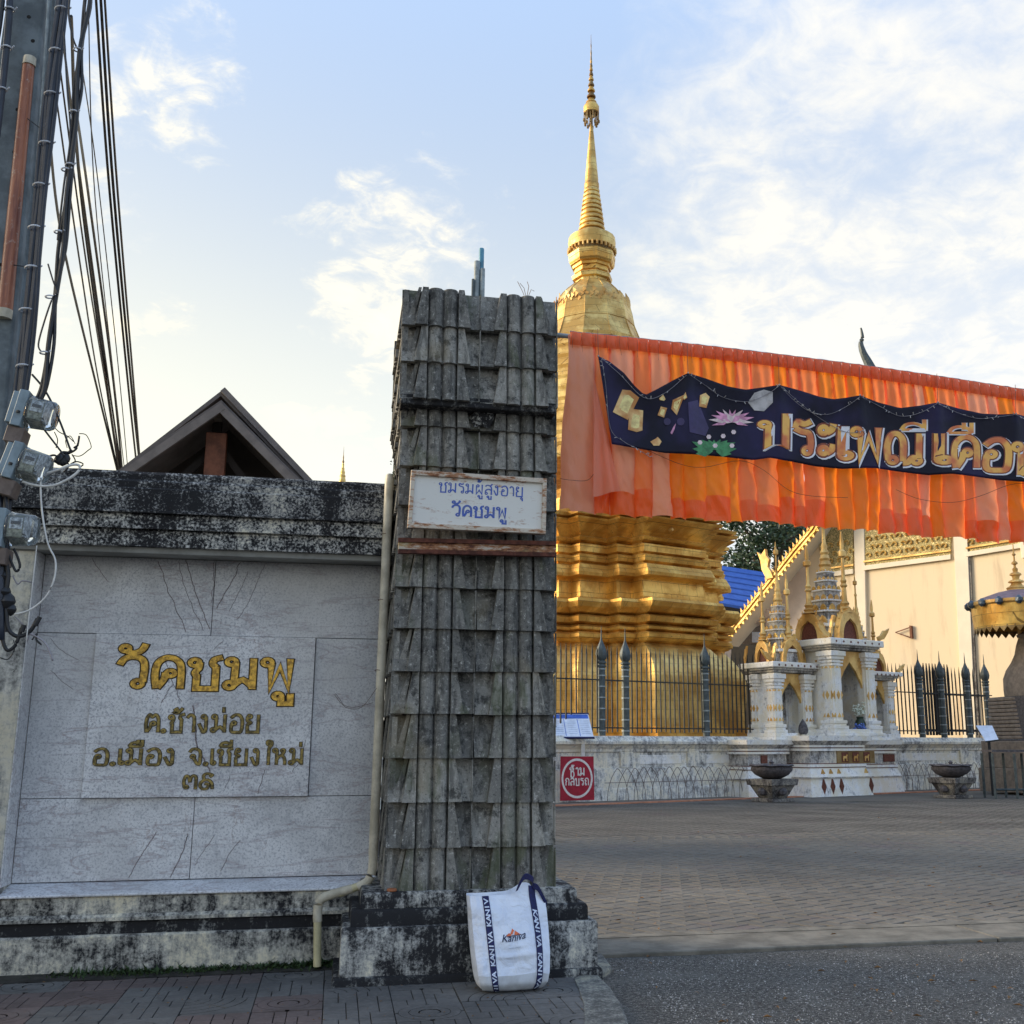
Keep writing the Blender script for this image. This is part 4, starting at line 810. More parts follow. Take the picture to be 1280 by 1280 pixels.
g = MB()
for i in range(11): x = -.036+.0072*i; g.add([lf(x, -.072), lf(x+.0052, -.072), lf(x+.0052, -.068), lf(x, -.068)], [(0, 1, 2, 3)])
obj('logo_small_print', g, 'ink_grey', bag, recalc=False)

# ================================================================ UTILITY POLE, METERS, CABLES
YPo = 6.38
up = thing('utility_pole', 'grey concrete utility pole with an orange cable guard at the left edge', 'pole', (-2.0, 6.5, 0))
def prow(z): t = z/9.; return (-2.13+.0*t, -1.935-.0*t+.075*(1-z/6.) if z < 6 else -1.935)
rings = []
for z in (-.1, 3.4, 6.2, 9.5):
    xr_ = -1.925+.016*(6.2-z)*1.0; xl_ = -2.175-.010*(6.2-z); xr_ = -1.965+.030*(6.2-z)*.62
    rings.append([(xl_, YPo, z), (xr_-.012, YPo, z), (xr_, YPo+.012, z), (xr_, YPo+.07, z), (xr_-.02, YPo+.09, z), (xr_-.02, YPo+.16, z), (xr_, YPo+.18, z), (xr_, YPo+.24, z), (xl_, YPo+.24, z)])
obj('shaft', MB().loft(rings), 'concrete', up, bev=.004)
for (x, y) in ((36, 21), (41, 51), (22, 137), (18, 190), (2, 331)):
    p = ony(x, y, YPo-.001); q = obj('bolt_hole', MB().loft([[(p.x+r*math.cos(a*.63), p.y-.001, p.z+r*math.sin(a*.63)) for a in range(10)] for r in (.012,)]+[[(p.x+.012*math.cos(a*.63), p.y+.01, p.z+.012*math.sin(a*.63)) for a in range(10)]]), 'dark_void', up)
gd = []
a, b = ony(36, 82, YPo), ony(6, 392, YPo)
def halfpipe(a, b, r0, r1, n=8, dy=0.):
    rr_ = []
    for p, r in ((a, r0), (b, r1)): rr_.append([(p.x-r*math.cos(math.pi*k/n), YPo-dy-r*1.1*math.sin(math.pi*k/n), p.z) for k in range(n+1)])
    return MB().loft(rr_)
obj('cable_guard', halfpipe(a, b, .034, .042, 12), 'guard', up, smooth=True); 
c = a+Vector((0, 0, .0)); obj('guard_cap', halfpipe(a+Vector((.003, 0, .05)), a+Vector((.002, 0, -.005)), .036, .038, 12, .002), 'pvc', up, smooth=True); obj('guard_cap', halfpipe(b+Vector((-.001, 0, .02)), b+Vector((-.003, 0, -.035)), .044, .045, 12, .002), 'pvc', up, smooth=True)
for y in (140, 330):
    obj('strap_wire', MB().tube([ony(0 if y > 200 else 22, y-1, YPo-.01), ony(38 if y > 200 else 58, y+(4 if y > 200 else 26), YPo-.05), ony(40 if y > 200 else 62, y+8 if y > 200 else y+30, YPo+.1)], .003, 4), 'black', up)
def px3(pts, Y, k=5, jit=0.): return catmull([ony(p[0], p[1], Y+(p[2] if len(p) > 2 else 0)) for p in pts], k)
# lashed bundle down the pole face
b1 = [(84, -40), (81, 0), (73, 60), (66, 120), (60, 180), (54, 240), (47, 310), (42, 370), (36, 430), (29, 490), (20, 545), (10, 610), (5, 680), (3, 740), (5, 790)]
bd = thing('cable_bundle', 'thick blue-black cable bundle lashed with white ties along the concrete pole', 'cable bundle', (-1.7, 6.3, 4))
for k, (dx, r, dy) in enumerate(((0, .021, 0), (-5.5, .016, .012), (3.8, .012, -.012), (-9, .013, .02))):
    pts = [(x+dx+1.2*math.sin(i*1.3+k*2), y, dy) for i, (x, y) in enumerate(b1)]; obj('cable', MB().tube(px3(pts, 6.30), r, 8), 'cable_blue', bd, smooth=True)
def ring_at(p, r, parent, m='tie', tilt=.1): return obj('cable_tie', MB().tube([p+Vector((r*math.cos(a_), r*math.sin(a_), tilt*r*math.cos(a_))) for a_ in [i*2*math.pi/12 for i in range(13)]]+[p+Vector((r*1.6, -r*.5, .012))], .0048, 5), m, parent)
for (x, y) in ((79, 12), (72, 64), (66, 118), (59, 180), (52, 232), (46, 285), (42, 335), (35, 388), (31, 458), (22, 520)): ring_at(ony(x-2, y, 6.30), .036, bd)
obj('cable', MB().tube(px3([(8, -20), (12, 0), (10, 40), (4, 100), (-4, 170)], 6.28), .020, 8), 'cable_blue', bd, smooth=True); obj('cable', MB().tube(px3([(3, 0), (-2, 40), (-10, 80)], 6.27), .016, 8), 'black', bd)
for (x, y) in ((12, 12), (8, 60), (2, 112)): ring_at(ony(x, y, 6.28), .028, bd)
cd = thing('grey_conduit', 'slim grey conduits clipped beside the lashed cables on the pole', 'conduit', (-1.75, 6.34, 4))
for dx, m, r in ((0, 'grey_pvc', .010), (6, 'concrete', .009)):
    obj('conduit', MB().tube(px3([(62+dx, -20), (56+dx, 80), (47+dx, 200), (37+dx, 330), (26+dx, 440), (16+dx, 530), (6+dx, 610)], 6.36), r, 8), m, cd, smooth=True)
b2 = [(112, -20), (109, 10), (101, 60), (97, 110), (94, 150), (89, 200), (84, 250), (78, 310), (70, 365), (63, 430), (56, 480), (49, 500)]
be = thing('cable_bundle', 'loosely tied black cable bundle hanging in front of the sky down to the top meter', 'cable bundle', (-1.5, 6.2, 4))
for k, (dx, r) in enumerate(((0, .013), (3.5, .010), (-3.5, .011), (1.5, .009))):
    pts = [(x+dx*(1 if i % 2 else .5)+1.6*math.sin(i*1.9+k*2.1)*(1.6 if i in (1, 9) else 1), y, .01*k) for i, (x, y) in enumerate(b2)]; obj('cable', MB().tube(px3(pts, 6.2), r, 7), 'black', be, smooth=True)
obj('cable', MB().tube(px3([(88, -10), (86, 20), (92, 50), (99, 62), (103, 50), (106, 20), (105, -10)], 6.2), .006, 6), 'black', be); obj('cable', MB().tube(px3([(60, 330), (66, 350), (72, 368), (66, 372), (56, 400), (48, 430), (52, 440)], 6.19), .005, 6), 'black', be); obj('cable', MB().tube(px3([(80, 40), (84, 110), (88, 170), (80, 230), (72, 300)], 6.2), .006, 6), 'black', be)
for (x, y) in ((97, 62), (92, 140), (87, 206), (82, 212), (73, 290), (62, 371), (55, 441)): ring_at(ony(x, y, 6.2), .022, be)
# street wires running away over the wall
wires = [(((89, 20), (101, 240), (133, 480), (149, 590)), .011), (((94, 130), (113, 262), (142, 480), (153, 590)), .009), (((99, 60), (124, 240), (150, 480), (160, 590)), .004), (((60, 150), (80, 311), (120, 480), (147, 590)), .009),
         (((118, -30), (137, 240), (160, 480), (170, 575)), .009), (((124, -30), (142, 240), (164, 480), (174, 575)), .010), (((129, -30), (147, 240), (167, 480), (175, 575)), .008), (((75, 85), (108, 330), (132, 480), (151, 590)), .006), (((70, 120), (100, 330), (124, 480), (148, 590)), .006), (((80, 60), (104, 250), (136, 480), (152, 590)), .008), (((110, -20), (119, 250), (142, 470), (156, 590)), .004)]
WL = ['thickest black wire of the middle fan, ending fourth from the left above the wall', 'black wire just right of the thickest wire in the middle fan', 'hair-thin wire between the fan and the three right-hand wires', 'leftmost overhead wire, branching lowest off the pole and meeting the wall first',
      'left wire of the three close parallel wires at the right', 'middle wire of the three close parallel wires at the right', 'rightmost of all the overhead wires', 'thin wire emerging from behind the tied bundle near its top', 'thin wire second from the left above the wall', 'black wire passing behind the loops of the tied bundle', 'thin lone wire running from the top edge just left of the three parallel ones']
for k, (pts, r) in enumerate(wires):
    n = len(pts); P_ = [dep(x, y, 6.4+[0, 3.2, 9, 15][i]) for i, (x, y) in enumerate(pts)]
    o = obj('overhead_wire', MB().tube(catmull(P_, 8), lambda t, r=r: r*(1+1.2*t), 5), 'black'); tag(o, WL[k], 'wire', 'street wires crossing the sky above the wall')
# electricity meters
def meter(px, py, ang, sc_, lab, Y=6.24):
    c = ony(px, py, Y); t = thing('electricity_meter', lab, 'meter', tuple(c), 0, 'electricity meters on the pole')
    Rm = Matrix.Rotation(R(ang), 3, 'Y')
    def T(x, y, z): return c+Rm @ Vector((x*sc_, y*sc_, z*sc_))
    def B(name, x0, x1, y0, y1, z0, z1, m, bev=.003): return obj(name, MB(T).box(x0, x1, y0, y1, z0, z1), m, t, bev=bev)
    B('back_plate', -.075, -.035, -.065, .065, -.085, .075, 'meter_grey'); B('back_box', -.10, -.075, -.055, .055, -.075, .065, 'meter_grey')
    B('terminal_box', -.085, -.015, -.05, .05, -.155, -.087, 'brown_box' if ang else 'meter_grey')
    n = 22; prof = [(-.034, .068), (-.028, .073), (-.02, .070), (.062, .064), (.074, .056), (.078, .04), (.080, .0)]
    obj('glass_cover', MB(T).loft([[(x, r*math.cos(2*math.pi*j/n), r*math.sin(2*math.pi*j/n)) for j in range(n)] for x, r in prof]), 'glass', t, smooth=True)
    obj('mechanism', MB(T).box(-.03, .03, -.045, .045, -.04, .045), 'meter_metal', t, bev=.004); obj('dial', MB(T).box(.031, .036, -.040, .040, -.02, .048), 'meter_face', t)
    obj('dial', MB(T).box(-.02, .028, -.0495, -.0465, -.005, .042), 'meter_face', t)
    obj('register', MB(T).box(-.015, .022, -.0515, -.050, .012, .026), 'black', t); obj('disc', MB(T).lathe([(.042, -.030), (.042, -.024)], 0, 0, 20), 'meter_face', t)
    obj('screw', MB(T).lathe([(.008, -.03), (.008, -.02)], -.055, -.066, 8), 'black', t)
meter(47, 517, 10, 1.30, 'topmost glass-covered electricity meter, tilted against the pale sky'); meter(38, 582, 14, 1.30, 'middle glass-covered electricity meter with a brown terminal box level with the wall top'); meter(22, 662, 2, 1.32, 'lowest glass-covered electricity meter above the white pilaster')
def wire(pts, r, m, lab, cat='wire', Y=6.22, nm='loose_wire', k=6): return tag(obj(nm, MB().tube(px3(pts, Y, k), r, 6), m, smooth='all'), lab, cat)
wire([(28, 602), (46, 607), (66, 607), (85, 599), (98, 589), (99, 582), (90, 581), (76, 586), (58, 592)], .0075, 'white_wire', 'white cable looping out from the middle meter across the wall top')
wire([(51, 596), (51, 620), (54, 650), (60, 680), (69, 700), (68, 722), (58, 745), (38, 762), (18, 768)], .0052, 'white_wire', 'white wire hanging in a long curve over the marble recess')
wire([(46, 682), (42, 720), (38, 755), (33, 800)], .003, 'white_wire', 'thin white string hanging down in front of the white pilaster')
wire([(40, 468), (52, 482), (62, 498), (72, 520), (80, 540), (86, 557), (89, 564)], .0065, 'black', 'black wire swinging from the bundle past the top meter')
wire([(56, 538), (66, 551), (76, 564), (80, 570)], .006, 'black', 'short black wire below the top meter')
mess = thing('wire_tangle', 'black knot of cut wires lying on the wall top beside the meters', 'wires', tuple(ony(80, 575, 6.6)))
for pts, r in (([(72, 572), (78, 566), (86, 566), (89, 562)], .010), ([(88, 566), (96, 560), (99, 545), (97, 556), (92, 560)], .006), ([(68, 578), (74, 570), (82, 574), (78, 580), (70, 576)], .012), ([(62, 570), (68, 569), (73, 572)], .006), ([(99, 542), (108, 544), (114, 558), (110, 563), (100, 570), (90, 569)], .0028), ([(84, 560), (82, 550), (88, 545), (94, 555)], .0025), ([(90, 568), (94, 576), (88, 580), (96, 577), (104, 580), (100, 584)], .004), ([(82, 576), (86, 582), (80, 590)], .005), ([(66, 532), (74, 540), (84, 545), (92, 552)], .003), ([(70, 560), (72, 550), (68, 540)], .003)):
    obj('wire', MB().tube(px3(pts, 6.5), r, 6), 'black', mess, smooth='all')
for k in range(5): p = ony(74+k*2.2, 575-2*math.sin(k*2), 6.5); obj('tape_lump', MB().lathe([(.004, p.z-.03), (.02, p.z-.018), (.024, p.z), (.016, p.z+.02), (.003, p.z+.03)], p.x, 6.5, 9), 'black', mess, smooth=True)
m2 = thing('wire_tangle', 'black cables and tape lumps coiled beneath the lowest meter', 'wires', tuple(ony(12, 760, 6.3)))
for pts, r, m in (([(0, 640), (3, 690), (4, 740), (2, 790), (8, 812), (18, 808), (24, 795), (27, 785)], .010, 'black'), ([(8, 760), (10, 785), (20, 795), (32, 793), (40, 786), (47, 773)], .011, 'black'), ([(10, 690), (14, 702), (20, 714), (25, 708), (22, 696), (17, 686)], .007, 'black'), ([(6, 700), (10, 720), (4, 760)], .013, 'black'), ([(36, 792), (46, 796), (58, 806), (66, 826)], .005, 'wire_grey'), ([(40, 800), (46, 792), (45, 800), (52, 806), (46, 800)], .004, 'black'), ([(18, 770), (26, 778), (36, 790), (34, 802)], .003, 'wire_grey'), ([(0, 822), (10, 824), (18, 812), (17, 800)], .003, 'black'), ([(16, 720), (22, 730), (28, 726), (40, 728)], .004, 'wire_grey'), ([(-4, 600), (0, 680), (1, 800)], .02, 'cable_blue'), ([(4, 600), (10, 650), (8, 690)], .01, 'cable_blue')):
    obj('wire', MB().tube(px3(pts, 6.24), r, 7), m, m2, smooth='all')
for (x, y, s) in ((10, 752, .05), (6, 740, .04), (14, 762, .035), (5, 720, .035)):
    p = ony(x, y, 6.25); mb = MB(); prof = [(.1, -1), (.7, -.6), (1, 0), (.75, .55), (.2, 1)]
    obj('tape_lump', mb.lathe([(r*s*.8, p.z+z*s) for r, z in prof], p.x, p.y, 10), 'black', m2, smooth=True)
for (x, y, x2, y2) in ((44, 782, 50, 771), (27, 790, 30, 781)): obj('sleeve', MB().tube([ony(x, y, 6.23), ony(x2, y2, 6.23)], .013, 8), 'black', m2)

# ================================================================ GABLED HOUSE BEHIND THE WALL
hs = thing('gabled_house', 'dark open gable with grey-brown barge boards and a red timber post behind the wall', 'house', (-1.6, 15, 0))
def slopebar(name, pa, pb, Y, th, dyy, m, below=True):
    a, b = ony(*pa, Y), ony(*pb, Y); d = (b-a).normalized(); n = Vector((-d.z, 0, d.x)); n = n if n.z > 0 else -n
    return obj(name, MB().loft([[a, b, b-n*th, a-n*th], [p+Vector((0, dyy, 0)) for p in (a, b, b-n*th, a-n*th)]]), m, hs)
slopebar('barge_board', (120, 610), (276, 503), 14, .10, .06, 'board'); slopebar('barge_board', (276, 503), (384, 612), 14.005, .10, .06, 'board')
slopebar('roof_slab', (118, 608), (276.5, 500), 14.03, .05, 5, 'roof_grey'); slopebar('roof_slab', (276.5, 500), (386, 610), 14.035, .05, 5, 'roof_grey')
slopebar('upper_roof', (281, 485), (402, 613), 14.5, .11, 5, 'roof_grey'); slopebar('upper_roof', (150, 586), (281, 485), 14.505, .05, 5, 'roof_grey'); slopebar('upper_barge', (281, 484), (402, 612), 14.45, .075, .05, 'board')
a, b, c = ony(132, 608, 15.2), ony(276, 504, 15.2), ony(378, 612, 15.2)
obj('gable_wall', MB().loft([[a, c, b], [p+Vector((0, .1, 0)) for p in (a, c, b)]]), 'soffit_dark', hs); obj('house_body', MB().box(-2.6, -.6, 15.6, 19, 0, 4.4), 'soffit_dark', hs)
for pa, pb in (((226, 592), (262, 560)), ((283, 562), (308, 596))): slopebar('brace', pa, pb, 14.6, .09, .08, 'soffit_dark')
def vb(name, x0, x1, y0, y1, Y, m): a = ony(x0, y0, Y); b = ony(x1, y1, Y); obj(name, MB().box(a.x, b.x, Y, Y+.14, b.z, a.z), m, hs, bev=.006)
vb('king_post', 268, 277, 507, 524, 14.3, 'board'); vb('king_post', 266, 276, 524, 540, 14.5, 'soffit_dark'); vb('timber_post', 258, 279, 540, 608, 14.3, 'wood')
# far golden spire
p = dep(428, 600, 70); fs = thing('distant_spire', 'tiny golden pagoda spire far off above the wall top', 'spire', (p.x, p.y, 0))
sp_ = 70/1371.
def zf(y): return dep(428, y, 70).z
obj('spire_rings', MB().lathe([(6*sp_, 0), (5*sp_, zf(606)), (4.2*sp_, zf(600)), (3.6*sp_, zf(597)), (4.0*sp_, zf(595)), (2.8*sp_, zf(593)), (3.0*sp_, zf(590)), (2.1*sp_, zf(588)), (2.3*sp_, zf(586)), (1.5*sp_, zf(584)), (1.6*sp_, zf(581)), (1.0*sp_, zf(579))], p.x, p.y, 14), 'gold_old', fs)
obj('spire_tip', MB().lathe([(1.2*sp_, zf(579)), (1.5*sp_, zf(577)), (.7*sp_, zf(575)), (.8*sp_, zf(572)), (.35*sp_, zf(568)), (.1*sp_, zf(558))], p.x, p.y, 8), 'gold_dark', fs)

# ================================================================ BANNER ACROSS THE GATE
YB_ = 7.98
def bp(x, y, off=0.): return ony(x, y, YB_-off)
ztop = lambda X: 4.735-.012*(X-1.6)-.0085*(X-1.6)**2*1.0
zbot = lambda X: 3.262-.012*(X-1.6)-.0035*(X-1.6)**2 if X > 1.75 else 3.29
cl = thing('festival_drape', 'pleated bright orange satin drape hung from a pole across the gateway', 'drape', (1.6, YB_, 4.7))
pole_o = thing('banner_pole', 'grey metal pole carrying the orange drape out from the pillar', 'pole', (1.45, YB_, 4.72))
P_ = [Vector((1.40, YB_+.01, 4.745))]+[Vector((X, YB_+.01, ztop(X)-.012)) for X in (1.62, 2.5, 3.5, 4.5, 5.5, 6.5, 7.6)]
obj('pole_tube', MB().tube(catmull(P_, 3), .019, 10), 'grey_pvc', pole_o, smooth=True)
edgeX = lambda v: 1.665-.075*v+.012*math.sin(v*9)
X = 1.705; k = 0; rp = random.Random(11); mats = ['cloth', 'cloth', 'cloth_hot', 'cloth', 'cloth_hot', 'cloth', 'cloth_hot', 'cloth_pink']
def drift(z, X): return .02*math.sin(X*2.3+z)+.012*mnoise.noise(Vector((X*2, z*1.5, 0)))
while X < 7.5:
    wdt = rp.choice((.10, .13, .17, .20, .15)); x0, x1 = X-.014, X+wdt+.010; m = mats[rp.randrange(len(mats))]
    if X > 5.0 and rp.random() < .5: m = 'cloth_pink'
    ph = rp.uniform(0, 6); dep_ = rp.uniform(.035, .060); low = rp.uniform(-.012, .012); sw = rp.uniform(-.012, .012)
    def fn(u, v, x0=x0, x1=x1, ph=ph, dep_=dep_, low=low, sw=sw, first=(k == 0)):
        x = x0+(x1-x0)*u; zt, zb = ztop(x)-.010, zbot(x)+low+.010*math.sin(math.pi*u)
        if first: x += (1-u)*(-.004-.070*v+.012*math.sin(v*8))
        x += sw*v*math.sin(math.pi*v)
        z = zt+(zb-zt)*v; amp = .012+.988*min(1, max(0, (v-.06)/.5))
        n2 = .5+.5*math.cos(math.pi*2*((x*10.6) % 1)); gather = .020*n2*max(0, 1-abs(v-.16)/.16)
        y = YB_-.025-dep_*amp*math.sin(math.pi*u)**.65-gather+.034*amp*mnoise.noise(Vector((x*7, z*2.6, ph)))+.018*amp*mnoise.noise(Vector((x*16+z*9, z*6-x*4, ph)))+.006*abs(mnoise.noise(Vector((x*30-z*14, z*16, ph))))+drift(z, x)*v
        return Vector((x, y, z))
    pl_ = obj('satin_pleat', MB().grid(fn, 14, 60), m, cl, smooth='all', recalc=False)
    hz = rp.uniform(.84, .91)
    if rp.random() < .6: obj('hem', MB().grid(lambda u, v, fn=fn, hz=hz: fn(u*.96+.02, hz+(1.004-hz)*v)+Vector((0, -.004, 0)), 10, 6), 'cloth_hem', pl_, smooth='all', recalc=False)
    k += 1; X += wdt
# folded-back corner flap at the left end
def flap(u, v):
    a = bp(748, 560, .11).lerp(bp(700, 560, .12), u); b = bp(776, 614-9*(u > .5)*0, .14).lerp(bp(741, 622, .13), u); p = a.lerp(b, v); p.y -= .02*math.sin(u*7+v*3)+.012*mnoise.noise(Vector((u*4, v*3, 7))); return p
def flap2(u, v):
    t0 = bp(742+2*u, 470+8*u, .10); t1 = bp(741+35*u, 622-9*u, .15); p = t0.lerp(t1, v); p.y -= .03*math.sin(math.pi*u)*v+.014*mnoise.noise(Vector((u*3, v*5, 7)))*v+.02*math.sin(u*9+v*2)*v; return p
obj('corner_flap', MB().grid(flap2, 12, 26), 'cloth_pink', cl, smooth='all', recalc=False)
# heading: a darker folded band with stitched box folds
X = 1.70; rp = random.Random(5)
while X < 7.5:
    wd = rp.uniform(.078, .098)
    def fn(u, v, X=X, wd=wd):
        x = X+wd*u; z = ztop(x)+.008-.112*v-.006*math.sin(u*3.1); y = YB_-.040-.018*math.sin(math.pi*u)**.5-.012*math.sin(math.pi*v)+.006*mnoise.noise(Vector((x*30, v*3, 2))); return Vector((x, y, z+.005*mnoise.noise(Vector((x*24, 0, 0)))*(1-v)))
    obj('heading_fold', MB().grid(fn, 6, 5), 'cloth_head', cl, smooth='all', recalc=False); X += wd+.002
g = MB(); X = 1.72
while X < 7.4:
    z = ztop(X); wz = rp.uniform(.10, .18); g.tube([(X, YB_-.066, z+.004), (X+rp.uniform(-.005, .005), YB_-.072, z-.06), (X+rp.uniform(-.01, .01), YB_-.085, z-wz)], .0013, 3); X += rp.uniform(.06, .12)
tag(obj('stitch_thread', g, 'wire_brown', cl), kind='stuff')
g = MB().tube([(x, YB_-.03+.004*math.sin(x*40), ztop(x)+.012+.004*mnoise.noise(Vector((x*20, 0, 0)))) for x in [1.70+.03*i for i in range(188)]], .006, 5); obj('top_cord', g, 'wire_grey', cl)
# dark printed banner pinned along the drape
tops = [(748, 445), (762, 452), (780, 466), (793, 482), (806, 494), (822, 486), (842, 475), (860, 466), (885, 474), (910, 483), (932, 487), (955, 484), (974, 481), (1000, 488), (1025, 496), (1042, 499), (1058, 497), (1075, 494), (1098, 503), (1125, 510), (1150, 507), (1172, 503), (1200, 511), (1228, 517), (1250, 518), (1270, 517), (1300, 526), (1330, 531), (1370, 530), (1400, 540), (1440, 542)]
bots = [(765, 555), (800, 561), (830, 566), (870, 568), (905, 571), (942, 575), (962, 572), (990, 577), (1020, 583), (1052, 586), (1078, 585), (1095, 585), (1120, 589), (1160, 594), (1190, 592), (1215, 595), (1250, 600), (1290, 603), (1340, 607), (1440, 615)]
pins = [748, 860, 974, 1075, 1172, 1270, 1370]
def lin(tb, x):
    if x <= tb[0][0]: return tb[0][1]
    for a, b in zip(tb, tb[1:]):
        if x <= b[0]: return a[1]+(b[1]-a[1])*(x-a[0])/(b[0]-a[0])
    return tb[-1][1]
def banoff(x, y):
    yt, yb = lin(tops, x), lin(bots, x); v = max(0, min(1, (y-yt)/max(1, yb-yt))); d = min(abs(x-p) for p in pins)
    fold = math.exp(-(d/(5+16*v))**2)
    return .150+.035*fold*(1-.3*v)+.008*mnoise.noise(Vector((x*.03, y*.04, 3)))-.018*math.sin(math.pi*v)*(1-fold)+.010*math.sin(x*.055+y*.03)
bn = thing('printed_banner', 'dark navy printed banner with floating lanterns, a pink lotus and orange Thai lettering', 'banner', tuple(bp(748, 445, .12)))
def bfn(u, v):
    xt = 748+(1440-748)*u; xb = 765+(1440-765)*u; yt, yb = lin(tops, xt), lin(bots, xb); x = xt+(xb-xt)*v; y = yt+(yb-yt)*v; return bp(x, y, banoff(x, y))
ban = obj('banner_sheet', MB().grid(bfn, 150, 26), 'vinyl', bn, smooth='all', recalc=False)
md = ban.modifiers.new('solid', 'SOLIDIFY'); md.thickness = .003; md.offset = 1
def bt(x, y, d=0.): return bp(x, y, banoff(x, y)+.004+d)
def letter(ch, x0, x1, yt, yb, w_=.30, slant=.06):
    items, adv = shape_text(ch); adv = adv or 1
    def fn(x, y, d, dx=0, dy=0): X_ = x0+(x1-x0)*(x/adv); return bt(X_+dx+slant*(y-.5)*8, yb+(yt-yb)*(.06+.92*y)+dy, d)
    return fn
LT = [('ป', 947, 992, 526, 561), ('ร', 988, 1021, 526, 571), ('ะ', 1019, 1046, 525, 578), ('เ', 1044, 1068, 532, 577), ('พ', 1063, 1108, 534, 578), ('ณ', 1104, 1160, 541, 583), ('เ', 1164, 1194, 541, 582), ('ด', 1188, 1228, 545, 587), ('อ', 1225, 1268, 549, 590), ('น', 1264, 1306, 553, 596)]
for (ch, x0, x1, yt, yb) in LT:
    fn = letter(ch, x0, x1, yt, yb); sl = (yb-yt)
    g = MB(); thai(g, ch, lambda x, y, d: fn(x, y, d, 1.2, 1.2), .20, .0, .0006, grow=.06, jitter=.0001); o = obj('letter_outline', g, 'let_white', bn, recalc=False)
    g = MB(); thai(g, ch, fn, .20, .0008, .0018, grow=.03, jitter=.0001); obj('letter_rim', g, 'let_edge', bn, recalc=False)
    g = MB(); thai(g, ch, fn, .165, .0022, .0034, jitter=.0001); obj('letter', g, 'let_or', bn, recalc=False)
for (ch, x0, x1, yt, yb) in (('ี', 1163, 1201, 541, 583), ('ื', 1222, 1258, 545, 587)):
    x1b = x0+40
    def fn(x, y, d, dx=0, dy=0, x0=x0, yt=yt, yb=yb): return bt(x0+x*50+dx, yb+(yt-yb)*(.98+(y-1)*.75)+dy, d)
    g = MB(); thai(g, ch, lambda x, y, d: fn(x, y, d, .7, .7), .10, .0, .0006, grow=.05, jitter=.0001); obj('letter_outline', g, 'let_white', bn, recalc=False)
    g = MB(); thai(g, ch, fn, .11, .0012, .0026, jitter=.0001); obj('letter', g, 'let_or', bn, recalc=False)
def decal(name, poly, m, d=.001):
    cx = sum(p[0] for p in poly)/len(poly); cy = sum(p[1] for p in poly)/len(poly); g = MB(); n = len(poly); vs = [bt(cx, cy, d)]
    dense = []
    for i in range(n):
        a, b = poly[i], poly[(i+1) % n]; kk = max(1, int(math.hypot(b[0]-a[0], b[1]-a[1])/6))
        dense += [(a[0]+(b[0]-a[0])*j/kk, a[1]+(b[1]-a[1])*j/kk) for j in range(kk)]
    n = len(dense); mid = [((x+cx)/2, (y+cy)/2) for x, y in dense]
    vs += [bt(x, y, d) for x, y in mid]+[bt(x, y, d) for x, y in dense]; fs = [(0, 1+i, 1+(i+1) % n) for i in range(n)]+[(1+i, 1+n+i, 1+n+(i+1) % n, 1+(i+1) % n) for i in range(n)]
    g.add(vs, fs); return obj(name, g, m, bn, recalc=False)
for k, pl in enumerate((([(778, 487), (788, 488), (799, 497), (785, 525), (766, 515)]), ([(790, 511), (804, 513), (803, 538), (796, 540), (785, 537), (786, 524)]), ([(824, 498), (829, 493), (832, 499), (830, 501), (825, 500)]), ([(841, 500), (856, 493), (846, 519), (839, 511)]), ([(826, 508), (834, 510), (830, 522), (822, 519)]), ([(853, 497), (857, 490), (859, 497), (855, 500)]), ([(875, 494), (882, 491), (887, 496), (883, 510), (874, 508)]))):
    decal('lantern_print', pl, 'lantern', .001+.0006*k); qx = sum(p[0] for p in pl)/len(pl); qy = sum(p[1] for p in pl)/len(pl)+1; decal('lantern_glow', [(qx+(a-qx)*.58, qy+(b-qy)*.62) for a, b in pl], 'lantern_hot', .0014+.0006*k)
decal('lantern_print', [(935, 503), (943, 491), (955, 487), (966, 490), (966, 503), (955, 514), (943, 513)], 'print_grey')
for (x, y, r) in ((834, 527, 4.6), (851, 527, 5)): decal('glow_print', [(x+r*math.cos(a), y+r*math.sin(a)) for a in [i*.7 for i in range(9)]], 'print_purple')
decal('glow_print', [(860, 503), (872, 500), (886, 535), (882, 545), (862, 540)], 'print_purple', .0008); decal('boat_print', [(813, 552), (820, 548), (822, 546), (825, 549), (827, 552), (824, 557), (817, 557)], 'lantern'); decal('flame_print', [(838, 541), (842, 533), (845, 529), (843, 537), (840, 543)], 'petal')
rp = random.Random(2)
for k, (ang, ln, wd) in enumerate(((198, 19, 6), (176, 21, 7), (158, 20, 7), (138, 19, 7), (118, 17, 6), (96, 15, 6), (74, 15, 6), (52, 18, 7), (32, 20, 7), (12, 22, 7), (-6, 21, 6), (-22, 17, 5))):
    cx, cy = (914, 526); a = R(ang); dx, dy = math.cos(a), -math.sin(a)*.75; nx, ny = -dy, dx
    decal('petal_print', [(cx+dx*3, cy+dy*3), (cx+dx*ln*.55+nx*wd*.5, cy+dy*ln*.55+ny*wd*.5), (cx+dx*ln*1.35, cy+dy*ln*1.3), (cx+dx*ln*.55-nx*wd*.5, cy+dy*ln*.55-ny*wd*.5)], ('petal', 'petal_lt')[k % 3 == 1], .0012+.0005*(k % 4))
